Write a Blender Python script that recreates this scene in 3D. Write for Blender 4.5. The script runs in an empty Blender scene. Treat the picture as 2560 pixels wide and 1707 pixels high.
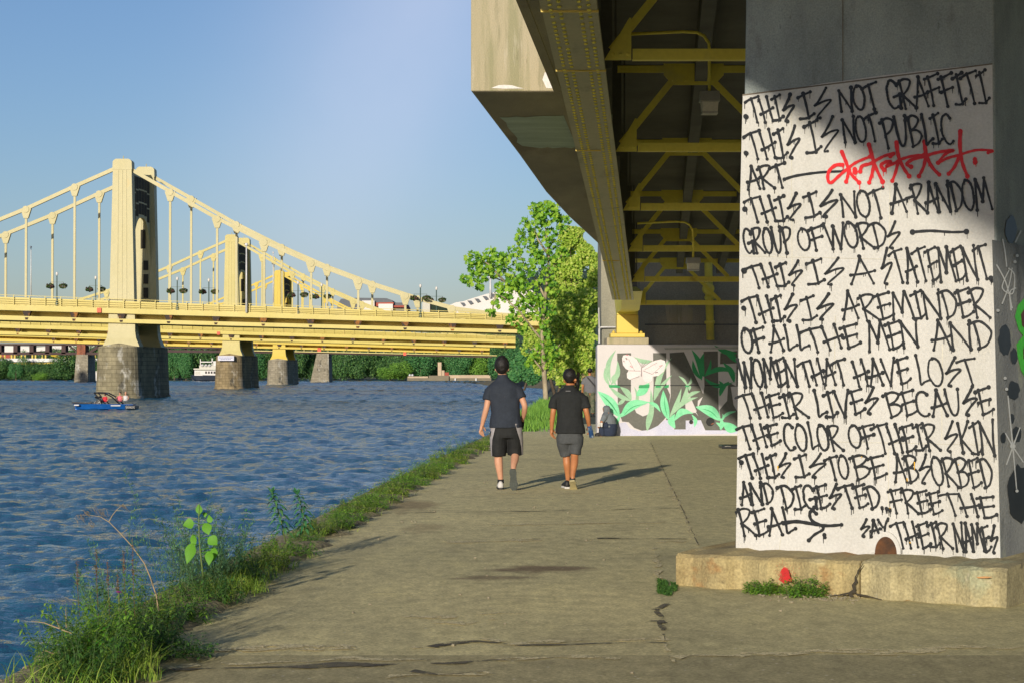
import bpy, bmesh, math, random
import numpy as np
from mathutils import Vector, Matrix, Quaternion, noise
R = math.radians
SC = bpy.context.scene
COL = SC.collection
random.seed(7)
# ------------------------------------------------------------------ camera
FPX, CX, CY, HZ = 5000.0, 1280.0, 853.5, 930.0
CAM = Vector((0, 0, 1.6))
PITCH = math.atan((HZ - CY) / FPX)
cd = bpy.data.cameras.new('camera')
cd.sensor_width = 36.0
cd.lens = 36.0 * FPX / 2560.0
cd.clip_start = 0.1
cd.clip_end = 20000
cam = bpy.data.objects.new('camera', cd)
cam.location = CAM
cam.rotation_euler = (R(90) + PITCH, 0, 0)
COL.objects.link(cam)
SC.camera = cam
# ------------------------------------------------------------------ light
SUN_TRAVEL = Vector((0.259, 0.966, -0.224)).normalized()
SUN_EL = math.asin(-SUN_TRAVEL.z)
SUN_AZ = math.atan2(-SUN_TRAVEL.x, -SUN_TRAVEL.y)       # clockwise from +Y
w = bpy.data.worlds.new('World')
SC.world = w
w.use_nodes = True
nt = w.node_tree
bg = nt.nodes['Background']
sky = nt.nodes.new('ShaderNodeTexSky')
sky.sky_type = 'NISHITA'
sky.sun_disc = False
sky.sun_elevation = SUN_EL
sky.sun_rotation = SUN_AZ
sky.air_density = 1.0
sky.dust_density = 0.6
sky.ozone_density = 4.0
# a thin bright veil in the sky, upper middle of the view, drawn out in a slanting streak
def nd(t): return nt.nodes.new('ShaderNode' + t)
L = nt.links.new
tc = nd('TexCoord')
def dirv(px, py): return (Vector((px - 1280, 5000, 930 - py))).normalized()
v0 = dirv(1010, 40); ax1 = (dirv(1180, -250) - dirv(900, 420)).normalized(); ax2 = v0.cross(ax1).normalized()
def dot_(v):
    n = nd('VectorMath'); n.operation = 'DOT_PRODUCT'; n.inputs[1].default_value = tuple(v); L(tc.outputs['Generated'], n.inputs[0]); return n.outputs['Value']
def math_(op, a, b_):
    n = nd('Math'); n.operation = op
    for k, q in enumerate((a, b_)):
        if isinstance(q, (int, float)): n.inputs[k].default_value = q
        else: L(q, n.inputs[k])
    return n.outputs[0]
u_ = math_('MULTIPLY', math_('SUBTRACT', dot_(ax1), v0.dot(ax1)), 1 / 0.16)
w_ = math_('MULTIPLY', math_('SUBTRACT', dot_(ax2), v0.dot(ax2)), 1 / 0.062)
d2 = math_('ADD', math_('MULTIPLY', u_, u_), math_('MULTIPLY', w_, w_))
gl = math_('POWER', 2.718, math_('MULTIPLY', d2, -1.0))
nz = nd('TexNoise'); nz.inputs['Scale'].default_value = 14; nz.inputs['Detail'].default_value = 4; L(tc.outputs['Generated'], nz.inputs[0])
gl = math_('MULTIPLY', gl, math_('ADD', math_('MULTIPLY', nz.outputs[0], .5), .55))
gl = math_('MULTIPLY', gl, math_('GREATER_THAN', dot_((0, 1, 0)), 0.0))
gl = math_('MULTIPLY', gl, 0.5)
ti = nd('MixRGB'); ti.blend_type = 'MULTIPLY'; ti.inputs[0].default_value = 1.0; ti.inputs[2].default_value = (0.81, 0.745, 0.80, 1)
L(sky.outputs[0], ti.inputs[1])
mx = nd('MixRGB'); mx.inputs[2].default_value = (5.4, 5.7, 7.0, 1)
L(gl, mx.inputs[0]); L(ti.outputs[0], mx.inputs[1]); L(mx.outputs[0], bg.inputs[0])
bg.inputs[1].default_value = 0.12
sd = bpy.data.lights.new('sun', 'SUN')
sd.energy = 4.0
sd.angle = R(0.9)
sd.color = (1.0, 0.90, 0.74)
sun = bpy.data.objects.new('sun', sd)
sun.rotation_euler = SUN_TRAVEL.to_track_quat('-Z', 'Y').to_euler()
sun.location = (-20, -60, 30)
COL.objects.link(sun)
SC.view_settings.view_transform = 'Standard'
SC.view_settings.look = 'None'
SC.view_settings.exposure = 0.18
SC.view_settings.gamma = 1.0
SC.render.engine = 'CYCLES'
SC.cycles.max_bounces = 10
SC.cycles.diffuse_bounces = 8
SC.cycles.use_denoising = True

# ------------------------------------------------------------------ projection helpers (photo pixels -> points on real surfaces)
FWD = Vector((0, math.cos(PITCH), math.sin(PITCH)))
UPV = Vector((0, -math.sin(PITCH), math.cos(PITCH)))
def ray(px, py):
    return FWD * FPX + Vector((px - CX, 0, 0)) + UPV * (CY - py)
def P(px, py, Y):
    d = ray(px, py)
    return CAM + d * (Y / d.y)
def G(px, py, z=0.0):
    d = ray(px, py)
    return CAM + d * ((z - CAM.z) / d.z)
def PL(px, py, p0, n):
    d = ray(px, py)
    return CAM + d * ((Vector(p0) - CAM).dot(n) / d.dot(n))

# ------------------------------------------------------------------ object helpers
def tag(o, label=None, cat=None, group=None, kind=None):
    if label: o['label'] = label
    if cat: o['category'] = cat
    if group: o['group'] = group
    if kind: o['kind'] = kind
    return o
def thing(name, label, cat, loc=(0, 0, 0), group=None, rz=0.0):
    o = bpy.data.objects.new(name, None)
    o.empty_display_size = 0.2
    o.location = loc
    o.rotation_euler = (0, 0, rz)
    COL.objects.link(o)
    return tag(o, label, cat, group)
def copy_tree(o, parent=None):
    c = o.copy(); COL.objects.link(c)
    if parent is not None: c.parent = parent
    for ch in list(o.children): copy_tree(ch, c)
    return c
def root_loc(p):
    v = Vector((0, 0, 0))
    while p is not None:
        v += p.location; p = p.parent
    return v

class MB:
    def __init__(s):
        s.v = []; s.f = []
    def add(s, vs, fs):
        n = len(s.v)
        s.v.extend([tuple(q) for q in vs])
        s.f.extend([tuple(i + n for i in f) for f in fs])
    def box(s, x0, x1, y0, y1, z0, z1):
        s.add([(x0, y0, z0), (x1, y0, z0), (x1, y1, z0), (x0, y1, z0), (x0, y0, z1), (x1, y0, z1), (x1, y1, z1), (x0, y1, z1)],
              [(0, 3, 2, 1), (4, 5, 6, 7), (0, 1, 5, 4), (1, 2, 6, 5), (2, 3, 7, 6), (3, 0, 4, 7)])
    def hexa(s, b, t):                      # 4 bottom points, 4 top points
        s.add(list(b) + list(t), [(0, 3, 2, 1), (4, 5, 6, 7), (0, 1, 5, 4), (1, 2, 6, 5), (2, 3, 7, 6), (3, 0, 4, 7)])
    def bar(s, a, b, wx, wz, up=(0, 0, 1)):  # rectangular bar from a to b
        a = Vector(a); b = Vector(b); d = (b - a).normalized(); u = Vector(up)
        if abs(d.dot(u)) > 0.97: u = Vector((0, 1, 0))
        r = d.cross(u).normalized() * (wx / 2); u2 = r.cross(d).normalized() * (wz / 2)
        s.hexa([a - r - u2, a + r - u2, b + r - u2, b - r - u2], [a - r + u2, a + r + u2, b + r + u2, b - r + u2])
    def prism(s, pts, ext, caps=True):      # polygon (coplanar 3d points) extruded by ext
        n = len(pts); e = Vector(ext)
        pts = [Vector(p) for p in pts]
        vs = pts + [p + e for p in pts]
        fs = [(i, (i + 1) % n, (i + 1) % n + n, i + n) for i in range(n)]
        if caps: fs += [tuple(reversed(range(n))), tuple(range(n, 2 * n))]
        s.add(vs, fs)
    def poly(s, pts):
        s.add(pts, [tuple(range(len(pts)))])
    def ringloft(s, rings, close=True, cap=True):
        n = len(rings[0]); b = len(s.v)
        for r in rings: s.v.extend([tuple(q) for q in r])
        for k in range(len(rings) - 1):
            for i in range(n if close else n - 1):
                j = (i + 1) % n
                s.f.append((b + k * n + i, b + k * n + j, b + (k + 1) * n + j, b + (k + 1) * n + i))
        if cap and close:
            s.f.append(tuple(b + i for i in reversed(range(n))))
            m = b + (len(rings) - 1) * n
            s.f.append(tuple(m + i for i in range(n)))
    def tube(s, path, rad, n=8, cap=True):
        path = [Vector(p) for p in path]
        if not isinstance(rad, (list, tuple)): rad = [rad] * len(path)
        rings = []; prev = None
        for i, p in enumerate(path):
            a = path[max(0, i - 1)]; c = path[min(len(path) - 1, i + 1)]
            d = (c - a)
            d = d.normalized() if d.length > 1e-9 else Vector((0, 0, 1))
            if prev is None:
                u = Vector((0, 0, 1)) if abs(d.z) < 0.9 else Vector((1, 0, 0))
                x = d.cross(u).normalized()
            else:
                x = (prev - d * prev.dot(d)).normalized()
            prev = x; y = d.cross(x)
            rings.append([p + (x * math.cos(2 * math.pi * k / n) + y * math.sin(2 * math.pi * k / n)) * rad[i] for k in range(n)])
        s.ringloft(rings, True, cap)
    def lathe(s, c, prof, n=16):            # prof: (radius, z)
        c = Vector(c)
        s.ringloft([[c + Vector((r * math.cos(2 * math.pi * k / n), r * math.sin(2 * math.pi * k / n), z)) for k in range(n)] for r, z in prof])
    def ball(s, c, rx, ry, rz, n=12, m=8, fn=None):
        c = Vector(c); rings = []
        for i in range(m + 1):
            t = -math.pi / 2 + math.pi * i / m
            ring = []
            for k in range(n):
                a = 2 * math.pi * k / n
                d = Vector((math.cos(t) * math.cos(a), math.cos(t) * math.sin(a), math.sin(t)))
                sc_ = fn(d) if fn else 1.0
                ring.append(c + Vector((d.x * rx, d.y * ry, d.z * rz)) * sc_ + Vector((1e-5 * math.cos(a), 1e-5 * math.sin(a), 0)))
            rings.append(ring)
        s.ringloft(rings)
    def disc(s, c, r, u, v, n=10):
        c = Vector(c)
        s.poly([c + (Vector(u) * math.cos(2 * math.pi * k / n) + Vector(v) * math.sin(2 * math.pi * k / n)) * r for k in range(n)])
    def build(s, name, m, parent=None, smooth=False, local=False, loc=None, bevel=0.0):
        me = bpy.data.meshes.new(name)
        off = Vector((0, 0, 0))
        if parent is not None and not local: off = root_loc(parent)
        if loc is not None: off = off + Vector(loc)
        if off.length > 0:
            vs = [(a - off.x, b - off.y, c - off.z) for a, b, c in s.v]
        else: vs = s.v
        me.from_pydata(vs, [], s.f)
        me.validate(); me.update()
        if m is not None: me.materials.append(m)
        if smooth:
            me.polygons.foreach_set('use_smooth', [True] * len(me.polygons))
        o = bpy.data.objects.new(name, me)
        COL.objects.link(o)
        if parent is not None: o.parent = parent
        if loc is not None: o.location = loc
        if bevel > 0:
            b = o.modifiers.new('bevel', 'BEVEL'); b.width = bevel; b.segments = 2; b.limit_method = 'ANGLE'; b.angle_limit = R(40)
        return o

# ------------------------------------------------------------------ materials
MATS = {}
def mat(name, col, rough=0.75, col2=None, nscale=3.0, stretch=(1, 1, 1), contrast=(0.35, 0.65), fine=0.12, fscale=40.0, bump=0.0, bscale=30.0, metallic=0.0, spots=None, spec=0.4):
    """Principled surface whose colour wanders between col and col2 by noise, with fine grain, optional spots and bump."""
    m = bpy.data.materials.new(name); m.use_nodes = True
    nt = m.node_tree; N = nt.nodes.new; L = nt.links.new
    b = nt.nodes['Principled BSDF']
    b.inputs['Roughness'].default_value = rough
    b.inputs['Metallic'].default_value = metallic
    b.inputs['Specular IOR Level'].default_value = spec
    tc = N('ShaderNodeTexCoord'); mp = N('ShaderNodeMapping'); mp.inputs['Scale'].default_value = stretch
    L(tc.outputs['Object'], mp.inputs[0])
    c = None
    n1 = N('ShaderNodeTexNoise'); n1.inputs['Scale'].default_value = nscale; n1.inputs['Detail'].default_value = 6; n1.inputs['Roughness'].default_value = 0.62
    L(mp.outputs[0], n1.inputs[0])
    r1 = N('ShaderNodeValToRGB'); r1.color_ramp.elements[0].position = contrast[0]; r1.color_ramp.elements[1].position = contrast[1]
    r1.color_ramp.elements[0].color = (*col, 1); r1.color_ramp.elements[1].color = (*(col2 or tuple(x * 0.8 for x in col)), 1)
    L(n1.outputs[0], r1.inputs[0]); c = r1.outputs[0]
    if spots:
        for (sc_, sp, th, amt) in spots:        # scale, colour, threshold, amount
            ns = N('ShaderNodeTexNoise'); ns.inputs['Scale'].default_value = sc_; ns.inputs['Detail'].default_value = 5; ns.inputs['Roughness'].default_value = 0.6
            L(mp.outputs[0], ns.inputs[0])
            rs = N('ShaderNodeValToRGB'); rs.color_ramp.elements[0].position = th; rs.color_ramp.elements[1].position = min(0.99, th + 0.1)
            rs.color_ramp.elements[0].color = (0, 0, 0, 1); rs.color_ramp.elements[1].color = (amt, amt, amt, 1)
            L(ns.outputs[0], rs.inputs[0])
            mxs = N('ShaderNodeMixRGB'); mxs.inputs[2].default_value = (*sp, 1)
            L(rs.outputs[0], mxs.inputs[0]); L(c, mxs.inputs[1]); c = mxs.outputs[0]
    if fine > 0:
        n2 = N('ShaderNodeTexNoise'); n2.inputs['Scale'].default_value = fscale; n2.inputs['Detail'].default_value = 3
        L(tc.outputs['Object'], n2.inputs[0])
        mr = N('ShaderNodeMapRange'); mr.inputs[1].default_value = 0.25; mr.inputs[2].default_value = 0.75
        mr.inputs[3].default_value = 1 - fine; mr.inputs[4].default_value = 1 + fine
        L(n2.outputs[0], mr.inputs[0])
        mm = N('ShaderNodeMixRGB'); mm.blend_type = 'MULTIPLY'; mm.inputs[0].default_value = 1.0
        L(c, mm.inputs[1]); L(mr.outputs[0], mm.inputs[2]); c = mm.outputs[0]
    L(c, b.inputs['Base Color'])
    if bump > 0:
        n3 = N('ShaderNodeTexNoise'); n3.inputs['Scale'].default_value = bscale; n3.inputs['Detail'].default_value = 6
        L(tc.outputs['Object'], n3.inputs[0])
        bp = N('ShaderNodeBump'); bp.inputs['Strength'].default_value = bump; bp.inputs['Distance'].default_value = 0.02
        L(n3.outputs[0], bp.inputs['Height']); L(bp.outputs[0], b.inputs['Normal'])
    MATS[name] = m
    return m
def leafmat(name, cols, trans=0.35, rough=0.55):
    """Leaf surface: a colour per leaf, some light through the blade."""
    m = bpy.data.materials.new(name); m.use_nodes = True
    nt = m.node_tree; N = nt.nodes.new; L = nt.links.new
    b = nt.nodes['Principled BSDF']; out = nt.nodes['Material Output']
    b.inputs['Roughness'].default_value = rough; b.inputs['Specular IOR Level'].default_value = 0.3
    g = N('ShaderNodeNewGeometry'); r = N('ShaderNodeValToRGB'); r.color_ramp.interpolation = 'LINEAR'
    els = r.color_ramp.elements
    while len(els) < len(cols): els.new(0.5)
    for i, c in enumerate(cols):
        els[i].position = i / max(1, len(cols) - 1); els[i].color = (*c, 1)
    L(g.outputs['Random Per Island'], r.inputs[0]); L(r.outputs[0], b.inputs['Base Color'])
    t = N('ShaderNodeBsdfTranslucent'); mx = N('ShaderNodeMixShader'); mx.inputs[0].default_value = trans
    L(r.outputs[0], t.inputs[0]); L(b.outputs[0], mx.inputs[1]); L(t.outputs[0], mx.inputs[2]); L(mx.outputs[0], out.inputs[0])
    MATS[name] = m
    return m
# ================================================================== materials of the place
m_walk = bpy.data.materials.new('walkway_concrete'); m_walk.use_nodes = True
def build_walk(m):
    nt = m.node_tree; N = nt.nodes.new; L = nt.links.new
    b = nt.nodes['Principled BSDF']; b.inputs['Roughness'].default_value = 0.9; b.inputs['Specular IOR Level'].default_value = 0.2
    tc = N('ShaderNodeTexCoord')
    def noise_(scale, detail, st=(1, 1, 1), rough=0.6, dist=0.0):
        mp = N('ShaderNodeMapping'); mp.inputs['Scale'].default_value = st
        n = N('ShaderNodeTexNoise'); n.inputs['Scale'].default_value = scale; n.inputs['Detail'].default_value = detail; n.inputs['Roughness'].default_value = rough; n.inputs['Distortion'].default_value = dist
        L(tc.outputs['Object'], mp.inputs[0]); L(mp.outputs[0], n.inputs[0]); return n.outputs[0]
    def ramp(src, p0, p1, c0, c1):
        r = N('ShaderNodeValToRGB'); r.color_ramp.elements[0].position = p0; r.color_ramp.elements[1].position = p1
        r.color_ramp.elements[0].color = (*c0, 1); r.color_ramp.elements[1].color = (*c1, 1); L(src, r.inputs[0]); return r.outputs[0]
    def mix(f, a, c, mode='MIX'):
        x = N('ShaderNodeMixRGB'); x.blend_type = mode
        if isinstance(f, float): x.inputs[0].default_value = f
        else: L(f, x.inputs[0])
        if isinstance(c, tuple): x.inputs[2].default_value = (*c, 1)
        else: L(c, x.inputs[2])
        L(a, x.inputs[1]); return x.outputs[0]
    c = ramp(noise_(0.55, 6, (1, 0.7, 1)), 0.3, 0.7, (0.71, 0.62, 0.325), (0.54, 0.48, 0.26))
    c = mix(ramp(noise_(1.6, 7, (1, 0.35, 1), 0.65), 0.50, 0.68, (0, 0, 0), (0.5, 0.5, 0.5)), c, (0.82, 0.72, 0.36))
    c = mix(ramp(noise_(0.9, 6, (0.6, 0.75, 1), 0.7, 0.6), 0.54, 0.7, (0, 0, 0), (0.5, 0.5, 0.5)), c, (0.24, 0.205, 0.125))
    # each cast slab has its own tone: right-hand slabs greyer, nearest strip darker
    sp3 = N('ShaderNodeSeparateXYZ'); L(tc.outputs['Object'], sp3.inputs[0])
    def mth(op, a, d_):
        n = N('ShaderNodeMath'); n.operation = op
        for k, q in enumerate((a, d_)):
            if isinstance(q, (int, float)): n.inputs[k].default_value = q
            else: L(q, n.inputs[k])
        return n.outputs[0]
    X_, Y_ = sp3.outputs[0], sp3.outputs[1]
    farm = mth('GREATER_THAN', Y_, 18.25)
    nearl = mth('ADD', mth('MULTIPLY', Y_, .06), .2); farl = mth('ADD', mth('MULTIPLY', Y_, .052), .76)
    line = mth('ADD', mth('MULTIPLY', farm, farl), mth('MULTIPLY', mth('SUBTRACT', 1.0, farm), nearl))
    right = mth('GREATER_THAN', X_, line)
    c = mix(mth('MULTIPLY', right, .30), c, (0.34, 0.325, 0.19))
    c = mix(mth('MULTIPLY', mth('LESS_THAN', Y_, 11.35), .42), c, (0.20, 0.17, 0.105))
    c = mix(mth('MULTIPLY', mth('GREATER_THAN', Y_, 19.3), .22), c, (0.80, 0.70, 0.37))
    # rusty brown stain on the slab between the walkers and the camera
    for (sx, sy, wx, wy, col, amt) in ((0.25, 16.3, 1.0, 0.75, (0.17, 0.105, 0.07), 0.75), (-0.15, 15.6, 0.8, 0.45, (0.18, 0.12, 0.08), 0.6), (-1.2, 24.0, 0.75, 2.6, (0.26, 0.165, 0.09), 0.55), (-0.9, 20.6, 0.55, 1.5, (0.26, 0.175, 0.1), 0.4)):
        mp = N('ShaderNodeMapping'); mp.vector_type = 'POINT'
        mp.inputs['Location'].default_value = (-sx / wx, -sy / wy, 0); mp.inputs['Scale'].default_value = (1 / wx, 1 / wy, 1)
        L(tc.outputs['Object'], mp.inputs[0])
        nn = N('ShaderNodeTexNoise'); nn.inputs['Scale'].default_value = 2.2; nn.inputs['Detail'].default_value = 6
        L(mp.outputs[0], nn.inputs[0])
        ln = N('ShaderNodeVectorMath'); ln.operation = 'LENGTH'; L(mp.outputs[0], ln.inputs[0])
        ad = N('ShaderNodeMath'); ad.operation = 'ADD'; L(ln.outputs['Value'], ad.inputs[0]); L(nn.outputs[0], ad.inputs[1])
        c = mix(ramp(ad.outputs[0], 0.75, 1.5, (amt, amt, amt), (0, 0, 0)), c, col)
    # fine aggregate
    g = N('ShaderNodeMapRange'); g.inputs[1].default_value = 0.3; g.inputs[2].default_value = 0.7; g.inputs[3].default_value = 0.6; g.inputs[4].default_value = 1.5
    L(noise_(38.0, 6, (1, 1, 1), 0.75), g.inputs[0])
    c = mix(1.0, c, g.outputs[0], 'MULTIPLY')
    g2 = N('ShaderNodeMapRange'); g2.inputs[1].default_value = 0.3; g2.inputs[2].default_value = 0.7; g2.inputs[3].default_value = 0.8; g2.inputs[4].default_value = 1.2
    L(noise_(9.0, 5, (1, 0.5, 1)), g2.inputs[0])
    c = mix(1.0, c, g2.outputs[0], 'MULTIPLY')
    vo = N('ShaderNodeTexVoronoi'); vo.inputs['Scale'].default_value = 7.0; L(tc.outputs['Object'], vo.inputs['Vector'])
    c = mix(ramp(vo.outputs['Distance'], 0.05, 0.075, (0.8, 0.8, 0.8), (0, 0, 0)), c, (0.75, 0.7, 0.55))
    L(c, b.inputs['Base Color'])
    bp = N('ShaderNodeBump'); bp.inputs['Strength'].default_value = 0.7; bp.inputs['Distance'].default_value = 0.010
    L(noise_(75.0, 7, (1, 1, 1), 0.75), bp.inputs['Height'])
    bp2 = N('ShaderNodeBump'); bp2.inputs['Strength'].default_value = 0.18; bp2.inputs['Distance'].default_value = 0.04
    L(noise_(2.5, 5), bp2.inputs['Height']); L(bp.outputs[0], bp2.inputs['Normal'])
    L(bp2.outputs[0], b.inputs['Normal'])
build_walk(m_walk)
m_seawall = mat('seawall_concrete', (0.20, 0.18, 0.12), 0.9, (0.09, 0.085, 0.06), 2.0, (1, 1, 0.4), bump=0.5)
m_joint = mat('joint_dirt', (0.085, 0.075, 0.055), 0.95, (0.20, 0.175, 0.11), 6.0, bump=0.6, bscale=60)
m_chip = mat('chipped_concrete', (0.92, 0.80, 0.47), 0.95, (0.62, 0.54, 0.31), 9.0, fine=0.35, fscale=70, bump=0.9, bscale=50)
def ragged(m, lo=.44, hi=.52, scale=11.0):
    """worn material that only survives in patches: gaps follow a noise"""
    nt = m.node_tree; N = nt.nodes.new; L = nt.links.new; b = nt.nodes['Principled BSDF']; out = nt.nodes['Material Output']
    tc = N('ShaderNodeTexCoord'); n = N('ShaderNodeTexNoise'); n.inputs['Scale'].default_value = scale; n.inputs['Detail'].default_value = 8; n.inputs['Roughness'].default_value = .72
    r = N('ShaderNodeValToRGB'); r.color_ramp.elements[0].position = lo; r.color_ramp.elements[1].position = hi
    t = N('ShaderNodeBsdfTransparent'); mx = N('ShaderNodeMixShader')
    L(tc.outputs['Object'], n.inputs[0]); L(n.outputs[0], r.inputs[0]); L(r.outputs[0], mx.inputs[0]); L(t.outputs[0], mx.inputs[1]); L(b.outputs[0], mx.inputs[2]); L(mx.outputs[0], out.inputs[0])
m_redspot = mat('faded_red_spray', (0.55, 0.02, 0.02), 0.7, (0.42, 0.02, 0.02), 20.0); ragged(m_redspot, .34, .46, 26.0)
ragged(m_chip, .42, .52, 9.0); ragged(m_joint, .40, .50, 8.0)
m_crackf = mat('footing_crack_dirt', (0.05, 0.042, 0.03), .95)
m_conc = mat('pillar_concrete', (0.34, 0.385, 0.375), 0.88, (0.225, 0.26, 0.26), 2.2, (1, 1, 0.45), fine=0.2, fscale=90, bump=0.35, bscale=60,
             spots=[(1.3, (0.16, 0.125, 0.095), 0.60, 0.55), (5.0, (0.17, 0.175, 0.16), 0.60, 0.5), (22.0, (0.08, 0.08, 0.07), 0.66, 0.7)])
m_white = mat('white_wall_paint', (0.58, 0.575, 0.56), 0.7, (0.50, 0.495, 0.47), 1.3, (1, 1, 0.5), fine=0.09, fscale=60, bump=0.25, bscale=75, spots=[(0.9, (0.46, 0.45, 0.40), 0.55, 0.6), (6.0, (0.42, 0.40, 0.34), 0.64, 0.5)])
m_foot = mat('footing_concrete', (0.42, 0.345, 0.175), 0.92, (0.30, 0.235, 0.115), 2.6, (1, 1, 1.6), fine=0.3, fscale=55, bump=0.35, bscale=45,
             spots=[(3.0, (0.30, 0.16, 0.06), 0.57, 0.7), (4.2, (0.075, 0.06, 0.04), 0.63, 0.75), (1.6, (0.42, 0.40, 0.27), 0.6, 0.5)])
m_foot2 = mat('footing_concrete_grey', (0.42, 0.365, 0.21), 0.92, (0.28, 0.245, 0.14), 3.0, fine=0.3, fscale=55, bump=0.4, bscale=45,
             spots=[(4.6, (0.10, 0.085, 0.06), 0.6, 0.7), (2.0, (0.33, 0.37, 0.25), 0.6, 0.6), (13.0, (0.46, 0.42, 0.30), 0.63, 0.6)])
m_black = mat('black_spray_paint', (0.012, 0.014, 0.016), 0.45, (0.02, 0.022, 0.024), 6.0, fine=0.1)
m_redspray = mat('red_spray_paint', (0.72, 0.018, 0.022), 0.5, (0.6, 0.014, 0.02), 4.0, fine=0.05)
m_yelspray = mat('yellow_spray_paint', (0.75, 0.42, 0.02), 0.5)
m_whitespray = mat('white_spray_paint', (0.7, 0.72, 0.72), 0.6)
m_greenspray = mat('green_spray_paint', (0.05, 0.50, 0.035), 0.55, (0.09, 0.6, 0.03), 5.0)
m_brownspray = mat('brown_spray_paint', (0.11, 0.035, 0.03), 0.6)
m_sidepaint = mat('slate_grey_wall_paint', (0.19, 0.20, 0.205), 0.7, (0.30, 0.31, 0.30), 1.6, (1, 1, 0.6), fine=0.15, fscale=50, bump=0.4, bscale=50, spots=[(2.2, (0.34, 0.36, 0.28), 0.62, 0.8), (3.2, (0.07, 0.075, 0.08), 0.58, 0.7)])
m_rust = mat('rusty_pipe', (0.13, 0.055, 0.022), 0.9, (0.05, 0.03, 0.02), 9.0, bump=0.5)
m_deckc = mat('deck_concrete', (0.42, 0.36, 0.24), 0.9, (0.35, 0.31, 0.195), 1.4, (2.2, 1, 0.22), fine=0.14, fscale=70, bump=0.35, bscale=50,
              spots=[(1.5, (0.25, 0.24, 0.13), 0.52, 0.75), (3.4, (0.22, 0.205, 0.12), 0.57, 0.6), (13.0, (0.11, 0.09, 0.05), 0.66, 0.8), (2.4, (0.58, 0.52, 0.42), 0.62, 0.6)])
m_soffit = mat('soffit_concrete', (0.36, 0.31, 0.22), 0.92, (0.25, 0.22, 0.17), 0.9, (1, 0.35, 1), fine=0.15, fscale=50, bump=0.35, bscale=40, spots=[(0.8, (0.13, 0.10, 0.075), 0.6, 0.5)])
m_upper = mat('far_wall_concrete', (0.34, 0.32, 0.235), 0.9, (0.22, 0.215, 0.17), 0.7, (1, 1, 0.5), fine=0.15, fscale=30, bump=0.3, spots=[(0.9, (0.13, 0.125, 0.1), 0.56, 0.6)])
m_patch = mat('grey_cover_paint', (0.46, 0.54, 0.47), 0.85, (0.34, 0.41, 0.35), 1.6, (0.5, 3.0, 1), fine=0.1)
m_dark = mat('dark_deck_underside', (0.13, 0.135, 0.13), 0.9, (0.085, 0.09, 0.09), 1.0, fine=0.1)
m_gird = mat('girder_yellow_paint', (0.80, 0.70, 0.105), 0.5, (0.72, 0.63, 0.09), 1.3, fine=0.06, fscale=20, spots=[(2.2, (0.30, 0.17, 0.04), 0.66, 0.6), (0.8, (0.50, 0.47, 0.2), 0.58, 0.5)])
m_flange = mat('weathered_flange_paint', (0.44, 0.40, 0.225), 0.5, (0.35, 0.33, 0.20), 0.9, (2, 0.6, 1), fine=0.1, fscale=18, spots=[(1.7, (0.22, 0.20, 0.12), 0.56, 0.6)])
m_rivet = mat('rivet_yellow_paint', (0.9, 0.8, 0.12), 0.4, (0.72, 0.62, 0.10), 3.0)
m_bright = mat('fresh_yellow_paint', (0.66, 0.49, 0.08), 0.45, (0.60, 0.45, 0.08), 1.0, fine=0.05)
m_lampm = mat('galvanised_metal', (0.42, 0.41, 0.36), 0.5, (0.34, 0.33, 0.29), 5.0, metallic=0.2)
m_lens = mat('frosted_lens', (0.62, 0.60, 0.48), 0.35, (0.55, 0.53, 0.42), 5.0)
m_mwhite = mat('mural_white', (0.62, 0.59, 0.60), 0.75, (0.57, 0.545, 0.55), 0.8, fine=0.05, spots=[(1.5, (0.5, 0.48, 0.47), 0.62, 0.5)])
m_mdark = mat('mural_charcoal', (0.14, 0.14, 0.125), 0.8, (0.11, 0.112, 0.102), 1.0, fine=0.12, fscale=20, spots=[(1.2, (0.14, 0.135, 0.11), 0.6, 0.5)])
m_mlilac = mat('mural_lilac', (0.50, 0.51, 0.66), 0.8, (0.58, 0.58, 0.70), 2.0, spots=[(3.0, (0.40, 0.52, 0.55), 0.62, 0.6)])
m_mgreen = mat('mural_sage_green', (0.27, 0.46, 0.30), 0.8, (0.35, 0.55, 0.37), 3.0)
m_mbright = mat('mural_mint_green', (0.16, 0.60, 0.31), 0.8, (0.27, 0.70, 0.42), 3.0)
m_mdkgreen = mat('mural_vein_and_shade_green', (0.05, 0.36, 0.14), 0.8, (0.04, 0.28, 0.11), 3.0)
m_mwing = mat('mural_wing_white', (0.76, 0.70, 0.71), 0.8, (0.70, 0.64, 0.66), 5.0)
m_mline = mat('mural_outline', (0.30, 0.24, 0.25), 0.8)
m_mpink = mat('mural_pink', (0.62, 0.22, 0.25), 0.8)
# suspension bridges
def bridge_paint(n, a, b_, rust=0.5):
    return mat(n, a, 0.5, b_, 0.16, (1, 1, 0.6), fine=0.05, fscale=2.0, spots=[(0.45, (0.62, 0.40, 0.10), 0.66, rust), (0.09, tuple(min(1, x * 1.12) for x in b_), 0.56, 0.5)])
m_by1 = bridge_paint('pale_yellow_bridge_paint', (0.48, 0.432, 0.235), (0.44, 0.39, 0.185))
m_by2 = bridge_paint('yellow_bridge_paint', (0.50, 0.435, 0.165), (0.46, 0.39, 0.12))
m_by3 = bridge_paint('golden_bridge_paint', (0.58, 0.43, 0.045), (0.54, 0.40, 0.035), 0.3)
m_bd1 = bridge_paint('yellow_deck_paint', (0.56, 0.465, 0.145), (0.51, 0.42, 0.10))
m_bd2 = bridge_paint('strong_yellow_deck_paint', (0.55, 0.45, 0.10), (0.50, 0.405, 0.07))
m_brkt = mat('rusty_bracket', (0.045, 0.03, 0.022), 0.8, (0.30, 0.12, 0.02), 0.9, contrast=(0.5, 0.62))
m_slot = mat('tower_slot_shade', (0.05, 0.045, 0.03), 0.9)
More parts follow.
